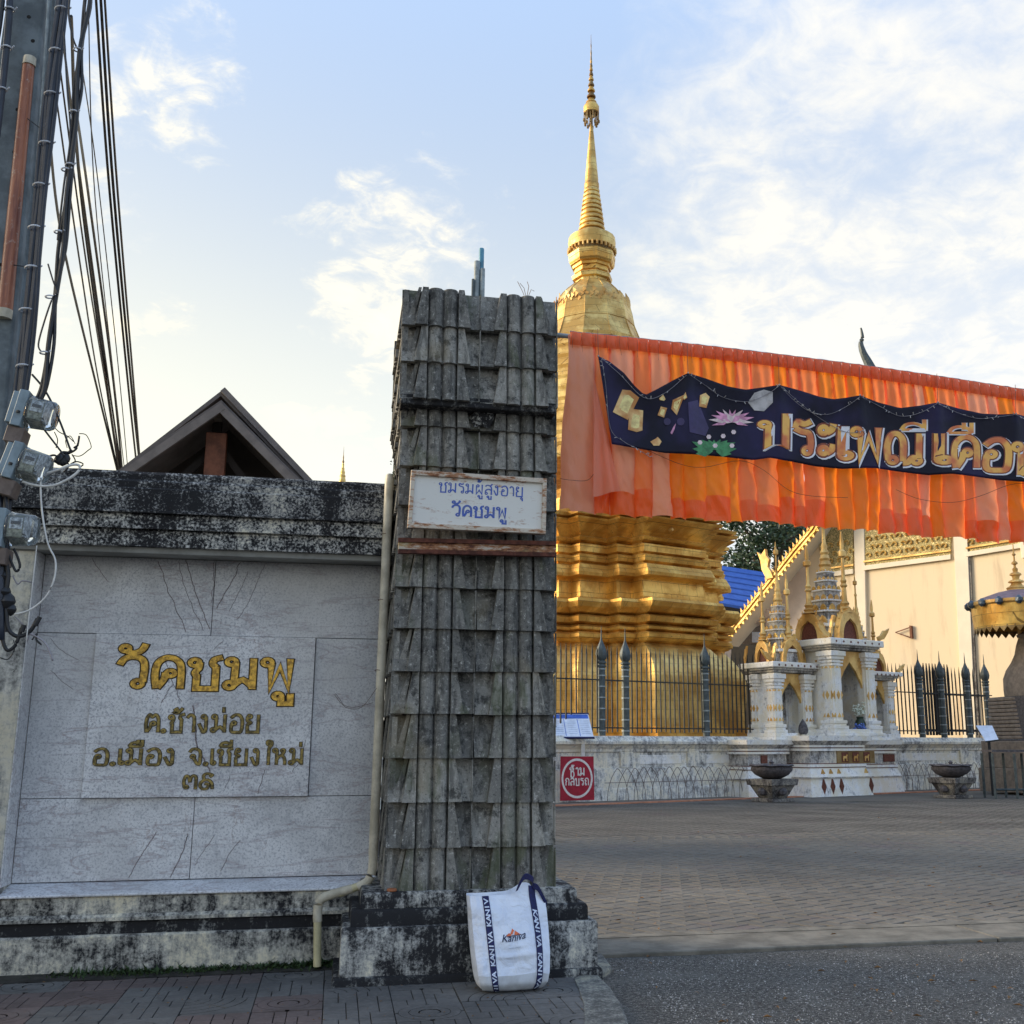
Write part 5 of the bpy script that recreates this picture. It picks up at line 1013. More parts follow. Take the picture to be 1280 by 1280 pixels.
for k, (ang, ln, wd) in enumerate(((165, 12, 7), (140, 14, 8), (115, 14, 8), (90, 13, 8), (65, 13, 8), (40, 15, 8), (18, 13, 7))):
    cx, cy = (915, 527); a = R(ang); dx, dy = math.cos(a), -math.sin(a)*.8; nx, ny = -dy, dx
    decal('petal_print', [(cx, cy+1), (cx+dx*ln*.5+nx*wd*.5, cy+dy*ln*.5+ny*wd*.5), (cx+dx*ln, cy+dy*ln), (cx+dx*ln*.5-nx*wd*.5, cy+dy*ln*.5-ny*wd*.5)], ('petal_lt', 'petal')[k % 2], .0034+.0004*(k % 3))
for k, (ang, ln) in enumerate(((172, 28), (152, 32), (132, 24), (112, 20), (92, 18), (68, 20), (46, 24), (28, 30), (8, 28), (190, 24), (-12, 22))):
    cx, cy = (893, 564); a = R(ang); dx, dy = math.cos(a), -math.sin(a)*.8; nx, ny = -dy, dx; wd = 11
    decal('leaf_print', [(cx+dx*2, cy+dy*2), (cx+dx*ln*.5+nx*wd*.5, cy+dy*ln*.5+ny*wd*.5), (cx+dx*ln, cy+dy*ln), (cx+dx*ln*.5-nx*wd*.5, cy+dy*ln*.5-ny*wd*.5)], 'leaf_print', .0012+.0005*(k % 4))
for (x, y) in ((886, 546), (875, 553), (894, 557), (915, 557), (904, 545), (917, 540)): decal('blossom_print', [(x+3.2*math.cos(a), y+3.0*math.sin(a)) for a in [i*1.05 for i in range(6)]], 'petal_lt', .0036)
# pins, tie threads, and the strings of small lights
for (x, y) in ((748, 445), (860, 466), (974, 481), (1075, 494), (1172, 503), (1270, 517)):
    p = bt(x, y, .004); obj('pin', MB().loft([[p+Vector((.008*math.cos(a), 0, .008*math.sin(a))) for a in [i*.785 for i in range(8)]], [p+Vector((.005*math.cos(a), -.01, .005*math.sin(a))) for a in [i*.785 for i in range(8)]]]), 'bulb', bn)
    yt = y-34 if x < 800 else y-36; obj('hanging_thread', MB().tube([p, bp(x-1, yt, .06)], .0022, 4), 'wire_brown', bn)
def lights(pts, lab, dsag=0., dens=15):
    t = thing('fairy_lights', lab, 'string lights', tuple(bt(*pts[0], .01))); q = catmull([Vector((a, b)) for a, b in pts], 6)
    P = [bp(v.x, v.y, (banoff(v.x, v.y) if lin(tops, v.x) < v.y < lin(bots, v.x) else .12)+.016+.006*math.sin(i)) for i, v in enumerate(q)]
    obj('wire', MB().tube(P, .0021, 4), 'wire_grey', t); g = MB(); rr2 = random.Random(int(pts[0][0]))
    for i, p in enumerate(P):
        if rr2.random() < .55:
            d = Vector((rr2.uniform(-1, 1), -.4, rr2.uniform(-1, 1))).normalized(); g.tube([p, p+d*.014, p+d*.024], .0030, 4)
    tag(obj('small_bulbs', g, 'bulb', t), kind='stuff')
lights([(751, 447), (775, 468), (805, 497), (830, 492), (858, 469)], 'string of tiny clear bulbs sagging from the banner corner pin to the second pin')
lights([(752, 450), (757, 480), (763, 535), (780, 552), (795, 560), (812, 571)], 'string of tiny bulbs running down the left edge of the dark banner')
lights([(862, 468), (885, 484), (905, 497), (935, 502), (960, 492), (974, 482)], 'string of tiny bulbs sagging above the pink lotus print')
lights([(976, 483), (992, 500), (1012, 514), (1035, 518), (1058, 508), (1075, 496)], 'string of tiny bulbs sagging above the first orange letters')
lights([(978, 484), (1010, 512), (1040, 532), (1062, 541), (1080, 538)], 'second deeper string of tiny bulbs crossing the third and fourth letters')
lights([(1077, 496), (1100, 508), (1125, 520), (1150, 516), (1172, 504)], 'string of tiny bulbs sagging between the fourth and fifth pins')
lights([(1174, 505), (1195, 515), (1222, 523), (1248, 521), (1270, 518)], 'string of tiny bulbs sagging towards the right end of the banner')
lights([(1272, 519), (1300, 532), (1335, 536), (1370, 531)], 'string of tiny bulbs passing out of view at the right')
for pts, lab in ((((808, 562), (850, 580), (880, 584), (925, 576), (955, 588), (985, 612), (1015, 620), (1060, 622)), 'thin dark wire drooping over the orange pleats below the lotus'), (((1120, 612), (1150, 624), (1190, 628), (1225, 620), (1262, 606), (1290, 604)), 'thin dark wire drooping over the pleats under the last letters'), (((746, 585), (735, 600), (712, 600), (700, 598)), 'thin dark thread crossing the left corner of the drape')):
    q = catmull([Vector(p) for p in pts], 5); tag(obj('loose_wire', MB().tube([bp(v.x, v.y, .11) for v in q], .0019, 4), 'wire_brown'), lab, 'wire')

# ================================================================ TEMPLE PRECINCT (frame W: s along the base wall, t inwards)
TW_ = lambda x, y, z: W(x, y, z)
def wbox(mb, s0, s1, t0, t1, z0, z1): return mb.box(s0, s1, t0, t1, z0, z1)
def WB(): return MB(TW_)
bw = tthing('base_wall', 'low weather-stained white plinth wall round the golden stupa', 'wall', 0, 0)
prof = [(.95, 0), (.0, 0), (.05, .30), (.07, .34), (.12, .84), (.20, .86), (.20, 1.26), (.15, 1.30), (.15, 1.36), (.07, 1.46), (-.02, 1.50), (-.03, 1.57), (.10, 1.715), (.95, 1.72)]
def wallrun(s0, s1, n):
    mb = WB(); rings = []
    for i in range(n+1):
        s = s0+(s1-s0)*i/n; rings.append([(s, t+(.012*mnoise.noise(Vector((s*2, k, 3))) if t < .9 else 0), z+(.014*mnoise.noise(Vector((s*1.5, k*3, 8))) if z > 0 else 0)) for k, (t, z) in enumerate(prof)])
    return mb.loft(rings)
for s0, s1 in ((-9, -1.2), (-1.197, 3.85), (3.853, 6.2), (11.6, 14.9), (14.903, 24)): obj('wall_section', wallrun(s0, s1, int((s1-s0)*5)+2), 'wall_base', bw)
for px in (785, 868, 1206): s = S(px, .1); obj('pilaster', WB().box(s-.22, s+.22, .14, .3, .86, 1.29), 'wall_base', bw, bev=.012)
for a, b in ((800, 852), (884, 935), (1125, 1196)): obj('sunk_panel', WB().box(S(a, .15), S(b, .15), .185, .3, .95, 1.20), 'shrine_white', bw, bev=.01)
es = struct('brick_edging', MB(lambda x, y, z: W(x, y, z)).box(-6, 22, -1.25, -.85, -.05, .02), 'brick_strip'); struct('planting_strip', WB().box(-6, 24, -.84, .1, -.05, .012), 'apron')
# wire hoop edging in front
hf = tthing('hoop_fence', 'low rusty wire hoop edging in front of the white plinth wall', 'edging fence', 0, -.5)
q = catmull([Vector(p) for p in ((0, 0, 0), (.02, 0, .30), (.12, 0, .60), (.25, 0, .80), (.34, 0, .88), (.43, 0, .80), (.56, 0, .60), (.66, 0, .30), (.68, 0, 0))], 4)
h0 = None
k = 0; s = -.1
while s < 19.5:
    if h0 is None: h0 = obj('wire_hoop', MB().tube(q, .0105, 4), 'wire', hf, local=True); o = h0
    else: o = cp(h0)
    o.location = (s, random.uniform(-.02, .02), random.uniform(-.03, .02)); o.rotation_euler = (random.uniform(-.05, .05), random.uniform(-.04, .04), random.uniform(-.06, .06)); s += .29
obj('wire_rail', WB().tube([(x, -.5, .50) for x in (-.2, 5, 10, 15, 20.2)], .008, 4), 'wire', hf)
# iron railing on the plinth wall
def fence(name_lab, s0, s1, posts, t=.38, zb=1.72, pitch=.172):
    f = tthing('iron_railing', name_lab, 'fence', s0, t, zb)
    ztip, zr1, zr0 = 2.42, 1.50, .20
    if 'bar' not in PR:
        mb = MB().loft([[(-.017, -.017, .10), (.017, -.017, .10), (.017, .017, .10), (-.017, .017, .10)], [(-.017, -.017, 2.22), (.017, -.017, 2.22), (.017, .017, 2.22), (-.017, .017, 2.22)], [(-.022, -.008, 2.27), (.022, -.008, 2.27), (.022, .008, 2.27), (-.022, .008, 2.27)], [(-.001, -.001, 2.50), (.001, -.001, 2.50), (.001, .001, 2.50), (-.001, .001, 2.50)]])
        PR['bar'] = obj('bar', mb, 'iron', f, local=True); first = True
        mb = MB().lathe([(.11, 0), (.11, 1.86), (.135, 1.88), (.135, 1.91), (.11, 1.93), (.11, 1.96), (.14, 1.98), (.14, 2.02), (.10, 2.05), (.145, 2.12), (.165, 2.22), (.15, 2.34), (.10, 2.46), (.05, 2.57), (.022, 2.66), (.018, 2.78), (.004, 3.02)], 0, 0, 8, R(22.5))
        PR['post'] = obj('post', mb, 'iron_post', f, local=True, smooth=True); cols = []
        mb = MB()
        for z in (.12, .42, .72, 1.02, 1.32, 1.62, 1.80): mb.lathe([(.125, z), (.125, z+.035)], 0, 0, 8, R(22.5))
        PR['collar'] = tag(obj('collar', mb, 'grey_pvc', PR['post'], local=True), kind='stuff')
    s = s0; used_ = False; k = 0
    while s < s1:
        if all(abs(s-p) > .15 for p in posts):
            o = PR['bar'] if not PR.get('bu') else cp(PR['bar'], f); PR['bu'] = 1; o.location = (s-s0, 0, random.uniform(-.02, .02)); o.rotation_euler = (random.uniform(-.006, .006), random.uniform(-.008, .008), 0)
        s += pitch
    for p in posts:
        if not PR.get('pu'): o = PR['post']; PR['pu'] = 1
        else:
            o = cp(PR['post'], f); cp(PR['collar'], o)
        o.location = (p-s0, 0, 0)
    for z in (zr1, zr0): obj('rail', WB().box(s0-.1, s1+.1, t-.018, t+.018, zb+z, zb+z+.035), 'iron', f)
    return f
PR = {}
fence('dark iron spear railing with three lotus-bud posts before the golden stupa', S(480, .38, 850), S(958, .38, 850), [S(752, .38, 870), S(782, .38, 870), S(882, .38, 870)])
fr2 = fence('dark iron spear railing with lotus-bud posts right of the white shrine', S(1106, .38, 850), S(1236, .38, 850), [S(1150, .38, 870), S(1177, .38, 870), S(1209, .38, 870), S(1233, .38, 870)], pitch=.20)
gt = tthing('iron_gate', 'dense flat-bar iron gate leaf between the railing posts on the right', 'gate', S(1158, .6), .6, 1.72)
for i in range(9):
    s = S(1155, .62, 850)+.165*i; w_ = .05
    obj('flat_bar', WB().loft([[(s-w_, .6, 1.80), (s+w_, .6, 1.80), (s+w_, .63, 1.80), (s-w_, .63, 1.80)], [(s-w_, .6, 4.0), (s+w_, .6, 4.0), (s+w_, .63, 4.0), (s-w_, .63, 4.0)], [(s-.004, .6, 4.3), (s+.004, .6, 4.3), (s+.004, .63, 4.3), (s-.004, .63, 4.3)]]), 'iron', gt)
for z in (1.95, 3.2): obj('rail', WB().box(S(1153, .6, 850), S(1232, .6, 850), .632, .67, z, z+.06), 'iron', gt)

# ---------------------------------------------------------------- golden stupa
DS = 38.; ax = dep(742, 800, DS); SC_, TC_ = (ax-P0).dot(U), (ax-P0).dot(V)
stp = tthing('golden_stupa', 'tall gilded stupa with redented base, bell, ringed spire and tiered parasol finial', 'stupa', SC_, TC_)
def zD(y, D=DS): return dep(742, y, D).z
def rD(y, hw, D=DS): z = zD(y, D); return hw*(D*math.cos(TH)+(z-H)*math.sin(TH))/F
oct_ = [(1.4, 5.0), (1.4, 4.35), (2.05, 4.35), (2.05, 3.75), (3.2, 3.75), (3.2, 3.2)]
half = oct_+[(y, x) for x, y in reversed(oct_)][1:]     # from the front face round to the side face
poly = []
for q_ in range(4):
    for x, y in half:
        for _ in range(q_): x, y = y, -x
        poly.append((x, y))
def redent(z, f): return [(SC_+x*f, TC_+y*f, z) for x, y in poly]
def rtier(name, lv, m='gold'):
    mb = WB(); mb.loft([redent(z, f) for z, f in lv]); return obj(name, mb, m, stp)
ZF = lambda y: dep(742, y, 33.6).z
def zl(l): return [(ZF(y), f) for y, f in l]
rtier('plinth', [(0, 1.13), (1.5, 1.13), (1.55, 1.10), (ZF(908), 1.09)], 'gold')
rtier('lotus_base', zl([(908, 1.055), (895, 1.06), (865, 1.07), (845, 1.07), (835, 1.055), (824, 1.02), (815, .98), (808, .94), (803, .90)]), 'gold_old')
for l in ([(803, .90), (801, .95), (797, .985), (793, .99), (790, .96), (789, .93)], [(789, .93), (787, .98), (784, .985), (781, .95), (780, .92)], [(780, .92), (778, 1.0), (772, 1.01), (769, .97), (768, .93)], [(768, .93), (766, .99), (760, 1.035), (754, 1.05), (750, 1.04), (748, .96), (747, .915)], [(747, .915), (745, .905), (724, .895), (722, .91)],
          [(722, .91), (720, .985), (716, .99), (706, .96), (703, .91)], [(703, .91), (701, .94), (695, .95), (692, .92), (691, .89)], [(691, .89), (689, .925), (680, .93), (677, .88)], [(677, .88), (675, .93), (672, .95), (670, .92), (668, .89)], [(668, .89), (664, .91), (657, .96), (651, 1.02), (649, 1.03), (648, .98)], [(648, .98), (646, 1.04), (642, 1.05), (640, 1.0), (639, .92)], [(639, .92), (636, .90), (620, .88), (612, .84), (604, .80)]):
    rtier('moulding', zl(l))
# frieze studs and corner ornaments on the broad face
for k in (1,):
    x = SC_+(-.9+.6*k); z = ZF(660); obj('boss', WB().loft([[(x+.09*math.cos(a), TC_-4.75, z+.09*math.sin(a)) for a in [i*.785 for i in range(8)]], [(x+.05*math.cos(a), TC_-4.86, z+.05*math.sin(a)) for a in [i*.785 for i in range(8)]]]), 'gold_plain', stp)
def poly12(r, z, n=12): return [(SC_+r*math.cos(2*math.pi*(j+.5)/n-A*0), TC_+r*math.sin(2*math.pi*(j+.5)/n), z) for j in range(n)]
y = 606.; 
while y > 440:
    hw = 60+(y-430)*.46; lv = [(y, hw-7), (y-1, hw), (y-5, hw+1), (y-6.5, hw-5), (y-16, hw-7)]
    obj('drum_tier', WB().loft([poly12(rD(a, b), zD(a)) for a, b in lv]), 'gold_old', stp); y -= 15.
bell = [(441, 66), (436, 63), (430, 60), (420, 56), (411, 52.5), (398, 50), (387, 47), (378, 43), (371, 38), (364, 31), (359, 25), (356, 22)]
for i, (a, b) in enumerate(((0, 4), (4, 6), (6, 12))):
    sub = bell[a:b+(1 if b < 12 else 0)]; obj('bell_course', WB().loft([poly12(rD(q1, q2)*(1.0 if i != 1 else 1.015), zD(q1)) for q1, q2 in sub]), 'gold_old', stp)
# raised seams between bell plates and a frieze of small arabesque bosses
for j in range(12):
    an = 2*math.pi*(j+.5)/12; mb = WB(); pts = [(SC_+rD(q1, q2)*1.01*math.cos(an), TC_+rD(q1, q2)*1.01*math.sin(an), zD(q1)) for q1, q2 in bell]; mb.tube(pts, .016, 5); obj('seam', mb, 'gold_old', stp)
g = WB()
for j in range(96):
    an = 2*math.pi*j/96; yv = 385+5*math.sin(j*1.57); r = rD(yv, 47.2)*math.cos(math.pi/12)/math.cos(((an+math.pi/12*0) % (math.pi/6))-math.pi/12)*1.01
    cx, cy, z = SC_+r*math.cos(an), TC_+r*math.sin(an), zD(yv); g.loft([[(cx-.02, cy, z-.13), (cx+.02, cy, z-.13), (cx+.02, cy, z+.13), (cx-.02, cy, z+.13)], [(cx+.14*math.cos(an+1.57)+.05*math.cos(an), cy+.14*math.sin(an+1.57)+.05*math.sin(an), z)]*4])
tag(obj('arabesque_frieze', g, 'gold_plain', stp), kind='stuff')
def ptier(name, lv, n=8, m='gold_old', sm=False): return obj(name, WB().loft([poly12(rD(a, b), zD(a), n) for a, b in lv]), m, stp, smooth=sm)
ptier('neck', [(357, 21), (353, 21), (352, 25), (348, 26), (346, 23.5)], 8); ptier('harmika', [(346, 20.5), (344.5, 20.5), (344, 22.5), (341, 23), (340.5, 21.5), (338.5, 22), (338, 24.5), (335, 25), (334, 27.5), (331, 29), (326, 29.5), (321, 28.5), (320, 27)], 8, 'gold')
ptier('harmika_slab', [(325, 29.7), (321, 30.2), (319, 28.5)], 8); ptier('harmika_recess', [(320, 25), (312, 25)], 16, 'gold_dark'); ptier('parasol_drum', [(313, 29.5), (306, 30), (299, 29), (297.5, 27), (296, 17)], 20, 'gold_old', True)  # dark gold on the recess paints in the shade of the gap
g = WB()
for j in range(32):
    an = 2*math.pi*j/32; r = rD(313, 29.6); cx, cy = SC_+r*math.cos(an), TC_+r*math.sin(an); g.tube([(cx, cy, zD(313)), (cx, cy, zD(317.5))], .045, 4)
tag(obj('hanging_leaves', g, 'gold_plain', stp), kind='stuff')
n = 10
for k in range(n):
    t0 = k/n; t1 = (k+1)/n; y0_, y1_ = 296-(296-236)*t0**.95, 296-(296-236)*t1**.95; h0_ = 17.4-(17.4-9.2)*t0; h1_ = 17.4-(17.4-9.2)*t1; d = y0_-y1_
    ptier('spire_ring', [(y0_, h0_*.84), (y0_-d*.15, h0_*.97), (y0_-d*.45, h0_), (y0_-d*.72, h0_*.95), (y1_, h1_*.84)], 24, 'gold_old', True)
ptier('spire_cone', [(236.5, 9), (234, 9.4), (230, 9.2), (228, 8.2), (225, 8.4), (180, 4.2), (160, 2.2), (156, 1.4)], 20, 'gold_old', True)
ptier('finial_stem', [(158, 1.3), (140, 1.1)], 8, 'gold_dark')
ptier('finial_canopy', [(142, 9.0), (141.5, 9.8), (134, 9.8), (132, 8.6), (130, 6.8)], 20, 'gold', True); ptier('canopy_underside', [(142.5, 9.0), (142, 9.2)], 20, 'gold_dark')  # underside ring coloured dark to stand for the shade beneath the canopy
for k, (yy_, hw) in enumerate(((130, 6.8), (122.5, 5.6), (115, 4.7), (108, 3.9), (101, 3.2), (95, 2.6), (89, 2.1), (84, 1.7), (79, 1.35))):
    ptier('canopy_tier', [(yy_, hw*.72), (yy_-.6, hw), (yy_-2.2, hw*.98), (yy_-4.4, hw*.66), (yy_-6.4, hw*.55)], 14, 'gold' if k % 2 == 0 else 'gold_dark', True)
ptier('needle', [(76, 1.2), (70, .8), (66, 1.0), (62, .5), (57, .7), (54, .35), (43, .12)], 8, 'gold_dark')
g = WB()
for j in range(16):
    an = 2*math.pi*j/16; r = rD(142, 9.4)*(1 if j % 2 else .82); cx, cy = SC_+r*math.cos(an), TC_+r*math.sin(an); zz = zD(150 if j % 2 else 154); g.tube([(cx, cy, zD(141)), (cx, cy, zz)], .016, 4); g.lathe([(.02, zz+.05), (.05, zz), (.045, zz-.09), (.01, zz-.11)], cx, cy, 6)
tag(obj('hanging_bells', g, 'gold_dark', stp), kind='stuff')
# lattice medallion hung at the corner of the stupa
c_ = W(SC_-2.0, TC_-3.95, ZF(712)); 

# ---------------------------------------------------------------- white shrines with gold spires
def bx(mb, sc0, tc0, hs_, ht_, z0, z1): return mb.box(sc0-hs_, sc0+hs_, tc0-ht_, tc0+ht_, z0, z1)
def arch_pts(r, h, n=8):
    L_ = [(-r, 0)]+[(-r*math.cos(math.pi/2*k/n)**.8 if k < n else 0, h*math.sin(math.pi/2*k/n)) for k in range(1, n)]+[(0, h*1.12)]; return L_+[(-x, z) for x, z in reversed(L_[:-1])]
def shrine(lab, sc0, tc0, hs_, ht_, zf_, zs, ks, tip_y=None, group='white shrines'):
    t = tthing('spirit_shrine', lab, 'shrine', sc0, tc0, zf_, group); cw = .20*ks
    obj('floor_slab', bx(bx(WB(), sc0, tc0, hs_+.16, ht_+.16, zf_, zf_+.09), sc0, tc0, hs_+.10, ht_+.10, zf_+.09, zf_+.20), 'shrine_white', t, bev=.01)
    H_ = zs-zf_
    for sx in (-1, 1):
        for tt in (-1, 1):
            cs, ct = sc0+sx*(hs_-cw), tc0+tt*(ht_-cw); mb = WB()
            bx(mb, cs, ct, cw, cw, zf_+.2, zs-.02); bx(mb, cs, ct, cw*.62, cw*1.14, zf_+.2, zs-.02); bx(mb, cs, ct, cw*1.14, cw*.62, zf_+.2, zs-.02); col_ = obj('column', mb, 'shrine_white', t, bev=.008)
            mb = WB()
            for z0, z1, o_ in ((.2, .30, 1.55), (.30, .36, 1.3), (.36, .46, 1.42), (H_-.50, H_-.44, 1.25), (H_-.40, H_-.34, 1.3), (H_-.30, H_-.20, 1.4), (H_-.20, H_-.05, 1.62)): bx(mb, cs, ct, cw*o_, cw*o_, zf_+z0, zf_+z1)
            obj('column_mouldings', mb, 'shrine_white', col_, bev=.01)
            for k in (-1, 0, 1):
                for (zz, hh, mm) in ((zf_+H_*.47, .13, 0), (zf_+.56, .12, 1), (zs-.56, .07, 1)):
                    x = cs+k*cw*.72; tf = ct-cw*(1.14 if k == 0 else 1.0)-.004; sh = [(x-.075*ks, zz), (x, zz+hh*ks), (x+.075*ks, zz), (x, zz-hh*ks*(1 if mm == 0 else .1))]
                    if tt == -1: obj('gold_lozenge', WB().prism(sh, tf-.012, tf+.01, 'y'), 'gold_plain', col_)
                    y_ = ct+k*cw*.72; sf = cs-cw*(1.14 if k == 0 else 1.0)-.004; sh = [(y_-.075*ks, zz), (y_, zz+hh*ks), (y_+.075*ks, zz), (y_, zz-hh*ks*(1 if mm == 0 else .1))]
                    if sx == -1: obj('gold_lozenge', WB().prism(sh, sf-.012, sf+.01, 'x'), 'gold_plain', col_)
    # niche walls and pointed arches on the front and the left side
    obj('back_wall', WB().box(sc0-hs_+.1, sc0+hs_-.1, tc0+ht_-.22, tc0+ht_-.1, zf_+.2, zs), 'shrine_grey', t); obj('side_wall', WB().box(sc0-hs_+.12, sc0-hs_+.2, tc0-ht_+2*cw, tc0+ht_-2*cw, zf_+.2, zs), 'shrine_white', t); obj('side_wall', WB().box(sc0+hs_-.2, sc0+hs_-.12, tc0-ht_+2*cw, tc0+ht_-2*cw, zf_+.2, zs), 'shrine_white', t)
    w_ = hs_-2*cw+.02
    for sg_ in (-1, 1):
        a = [(sc0+sg_*w_, zs-.02), (sc0, zs-.02), (sc0, zs-.34*ks), (sc0+sg_*w_*.45, zs-.62*ks), (sc0+sg_*w_*.85, zs-1.0*ks), (sc0+sg_*w_, zs-1.30*ks)]; obj('arch_spandrel', WB().prism(a, tc0-ht_+.14, tc0-ht_+.22, 'y'), 'gold_plain', t)
    # cornice
    mb = WB(); 
    for z0, z1, o_ in ((0, .07, .05), (.07, .13, .14)): bx(mb, sc0, tc0, hs_+o_, ht_+o_, zs+z0, zs+z1)
    obj('cornice', mb, 'shrine_grey', t, bev=.01); obj('cornice_slab', bx(WB(), sc0, tc0, hs_+.24, ht_+.24, zs+.132, zs+.33*min(1, ks+.1)), 'shrine_white', t, bev=.02)
    zt_ = zs+.33*min(1, ks+.1)
    for i in range(7): obj('maroon_dot', WB().prism([(sc0-hs_+(2*hs_)*i/6+.035*math.cos(a), zt_-.10+.035*math.sin(a)) for a in [q*1.05 for q in range(6)]], tc0-ht_-.25, tc0-ht_-.235, 'y'), 'maroon_inlay', t)
    # gables with gold frames, one per side, the front one carrying a slender finial
    def gable(cs, ct, facing, r, h, mname='gold_plain'):
        outer = arch_pts(r, h); inner_ = arch_pts(r*.66, h*.66); n = len(outer); mb = WB(); d0, d1 = -.10, .12
        P = (lambda x, z, d: (cs+x, ct-d, zt_+z)) if facing == 'f' else (lambda x, z, d: (cs-d, ct+x, zt_+z))
        for i in range(n-1):
            a, b, c, d = outer[i], outer[i+1], inner_[i+1], inner_[i]; mb.loft([[P(*p, d0) for p in (a, b, c, d)], [P(*p, d1) for p in (a, b, c, d)]])
        go = obj('gable_frame', mb, mname, t); obj('gable_infill', WB().loft([[P(x, z, -.02) for x, z in inner_], [P(x, z, .03) for x, z in inner_]]), 'maroon_inlay', go)
        for i in range(2, n-2, 2): a = outer[i]; m_ = math.hypot(*a) or 1; obj('flame', WB().loft([[P(a[0]-.04, a[1], 0), P(a[0]+.04, a[1], 0), P(a[0]+.04, a[1], .05), P(a[0]-.04, a[1], .05)], [P(a[0]*1.22, a[1]*1.22+.05, .02)]*4]), mname, go)
        return go
    rg = hs_*.55; gable(sc0, tc0-ht_*.86, 'f', rg, .92*ks); gable(sc0-hs_*.82, tc0, 's', min(.62*ks, ht_*.6), .85*ks); gable(sc0+hs_*.9, tc0, 's', min(.55*ks, ht_*.6), .75*ks)
    for (cs, ct, h) in ((sc0, tc0-ht_*.78, 2.6*ks), (sc0-hs_*.85, tc0, 2.2*ks)):
        z0 = zt_+.85*ks; k_ = h/2.6; r = .5*ks
        obj('slender_finial', WB().lathe([(x*r, z0+z*k_) for x, z in ((.50, 0), (.30, .08), (.36, .14), (.22, .22), (.30, .30), (.18, .40), (.14, .80), (.24, .86), (.15, .94), (.20, 1.02), (.12, 1.1), (.09, 1.75), (.26, 1.80), (.26, 1.95), (.12, 2.02), (.14, 2.2), (.04, 2.6))], cs, ct, 10), 'gold_plain', t, smooth=True)
    # stepped tower
    hh = .66 if ks == 1.0 else .50*ks/.8; z = zt_; o_ = hh
    for k in range(6):
        h_ = (.66 if k == 0 else .40*(1-.06*k))*ks; mb = WB(); bx(mb, sc0, tc0, o_*.90, o_*.90, z, z+h_*.62); bx(mb, sc0, tc0, o_*.72, o_*.98, z, z+h_*.60); bx(mb, sc0, tc0, o_*.98, o_*.72, z, z+h_*.60)
        st_ = obj('tower_stage', mb, 'shrine_grey', t, bev=.008); mb = WB(); bx(mb, sc0, tc0, o_*1.0, o_*1.0, z+h_*.625, z+h_*.78); bx(mb, sc0, tc0, o_*.82, o_*1.08, z+h_*.63, z+h_*.80); bx(mb, sc0, tc0, o_*1.08, o_*.82, z+h_*.632, z+h_*.802); bx(mb, sc0, tc0, o_*.86, o_*.86, z+h_*.78, z+h_); obj('stage_cornice', mb, 'shrine_white', st_, bev=.012)
        for sg_ in (-.52, .52, 0):
            if k == 0 and sg_ == 0: continue
            x = sc0+sg_*o_*1.2; rr_ = o_*.22; ar = arch_pts(rr_, rr_*1.5, 5); obj('antefix', WB().prism([(x+a, z+h_*.80+b) for a, b in ar], tc0-o_*1.04, tc0-o_*.94, 'y'), 'gold_plain' if k % 2 == 0 else 'gold_old', st_)
            y_ = tc0+sg_*o_*1.2; obj('antefix', WB().prism([(y_+a, z+h_*.80+b) for a, b in ar], sc0-o_*1.04, sc0-o_*.94, 'x'), 'gold_plain' if k % 2 == 0 else 'gold_old', st_)
        z += h_; o_ *= .80
    r = o_*1.25; hT = 2.5*ks
    obj('spire', WB().lathe([(x*r, z+zz*hT) for x, zz in ((.95, 0), (.80, .04), (.95, .07), (.70, .12), (.80, .15), (.55, .20), (.66, .23), (.42, .28), (.50, .31), (.30, .36), (.22, .56), (.34, .58), (.34, .60), (.2, .62), (.16, .78), (.5, .80), (.5, .86), (.2, .88), (.05, 1.0))], sc0, tc0, 14), 'gold_plain', t, smooth=True)
    # corner flames
    for sx in (-1, 1):
        x = sc0+sx*(hs_+.18); pts = [(0, 0), (.10, .06), (.22, .08), (.42, .30), (.50, .44), (.30, .34), (.24, .36), (.10, .20), (-.06, .14)]; obj('corner_flame', WB().prism([(x+sx*a*ks, zt_+b*ks) for a, b in pts], tc0-ht_-.12, tc0-ht_-.04, 'y'), 'gold_plain', t)
        x = tc0+sx*(ht_+.1); obj('corner_naga', WB().prism([(sc0-hs_-.1-.0, zt_)]+[(sc0-hs_-.1+a*.3*ks, zt_+b*1.6*ks) for a, b in pts[1:]], x-.05, x+.05, 'y'), 'gold_plain', t)
    return t
def plinth(lab, s0, s1, t0, t1, ztop_, deco=True):
    t = tthing('shrine_plinth', lab, 'plinth', (s0+s1)/2, (t0+t1)/2); k = ztop_/1.66; cs, ct, a, b = (s0+s1)/2, (t0+t1)/2, (s1-s0)/2, (t1-t0)/2
    for z0, z1, o0, o1, m in ((0, .50, .20, .14, 'shrine_white'), (.50, .53, .19, .19, 'shrine_grey'), (.53, .78, .15, .06, 'shrine_white'), (.78, .80, .08, .08, 'maroon_inlay'), (.80, .88, .09, .09, 'shrine_white'), (.88, .90, .04, .04, 'maroon_inlay'), (.90, 1.24, .0, .0, 'shrine_grey'), (1.24, 1.31, .07, .07, 'shrine_white'), (1.31, 1.34, .03, .03, 'maroon_inlay'), (1.34, 1.40, .07, .07, 'shrine_white'), (1.40, 1.52, .06, .18, 'shrine_grey'), (1.52, 1.66, .20, .22, 'shrine_white')):
        obj('plinth_band', WB().loft([[(cs-a-o, ct-b-o, z*k), (cs+a+o, ct-b-o, z*k), (cs+a+o, ct+b, z*k), (cs-a-o, ct+b, z*k)] for z, o in ((z0, o0), (z1-.001, o1))]), m, t)
    return t
sA, sB, sC, sD_ = S(940, -.9, 990), S(1016, -1.6, 990), S(1094, -1.6, 990), S(1127, -.7, 990)
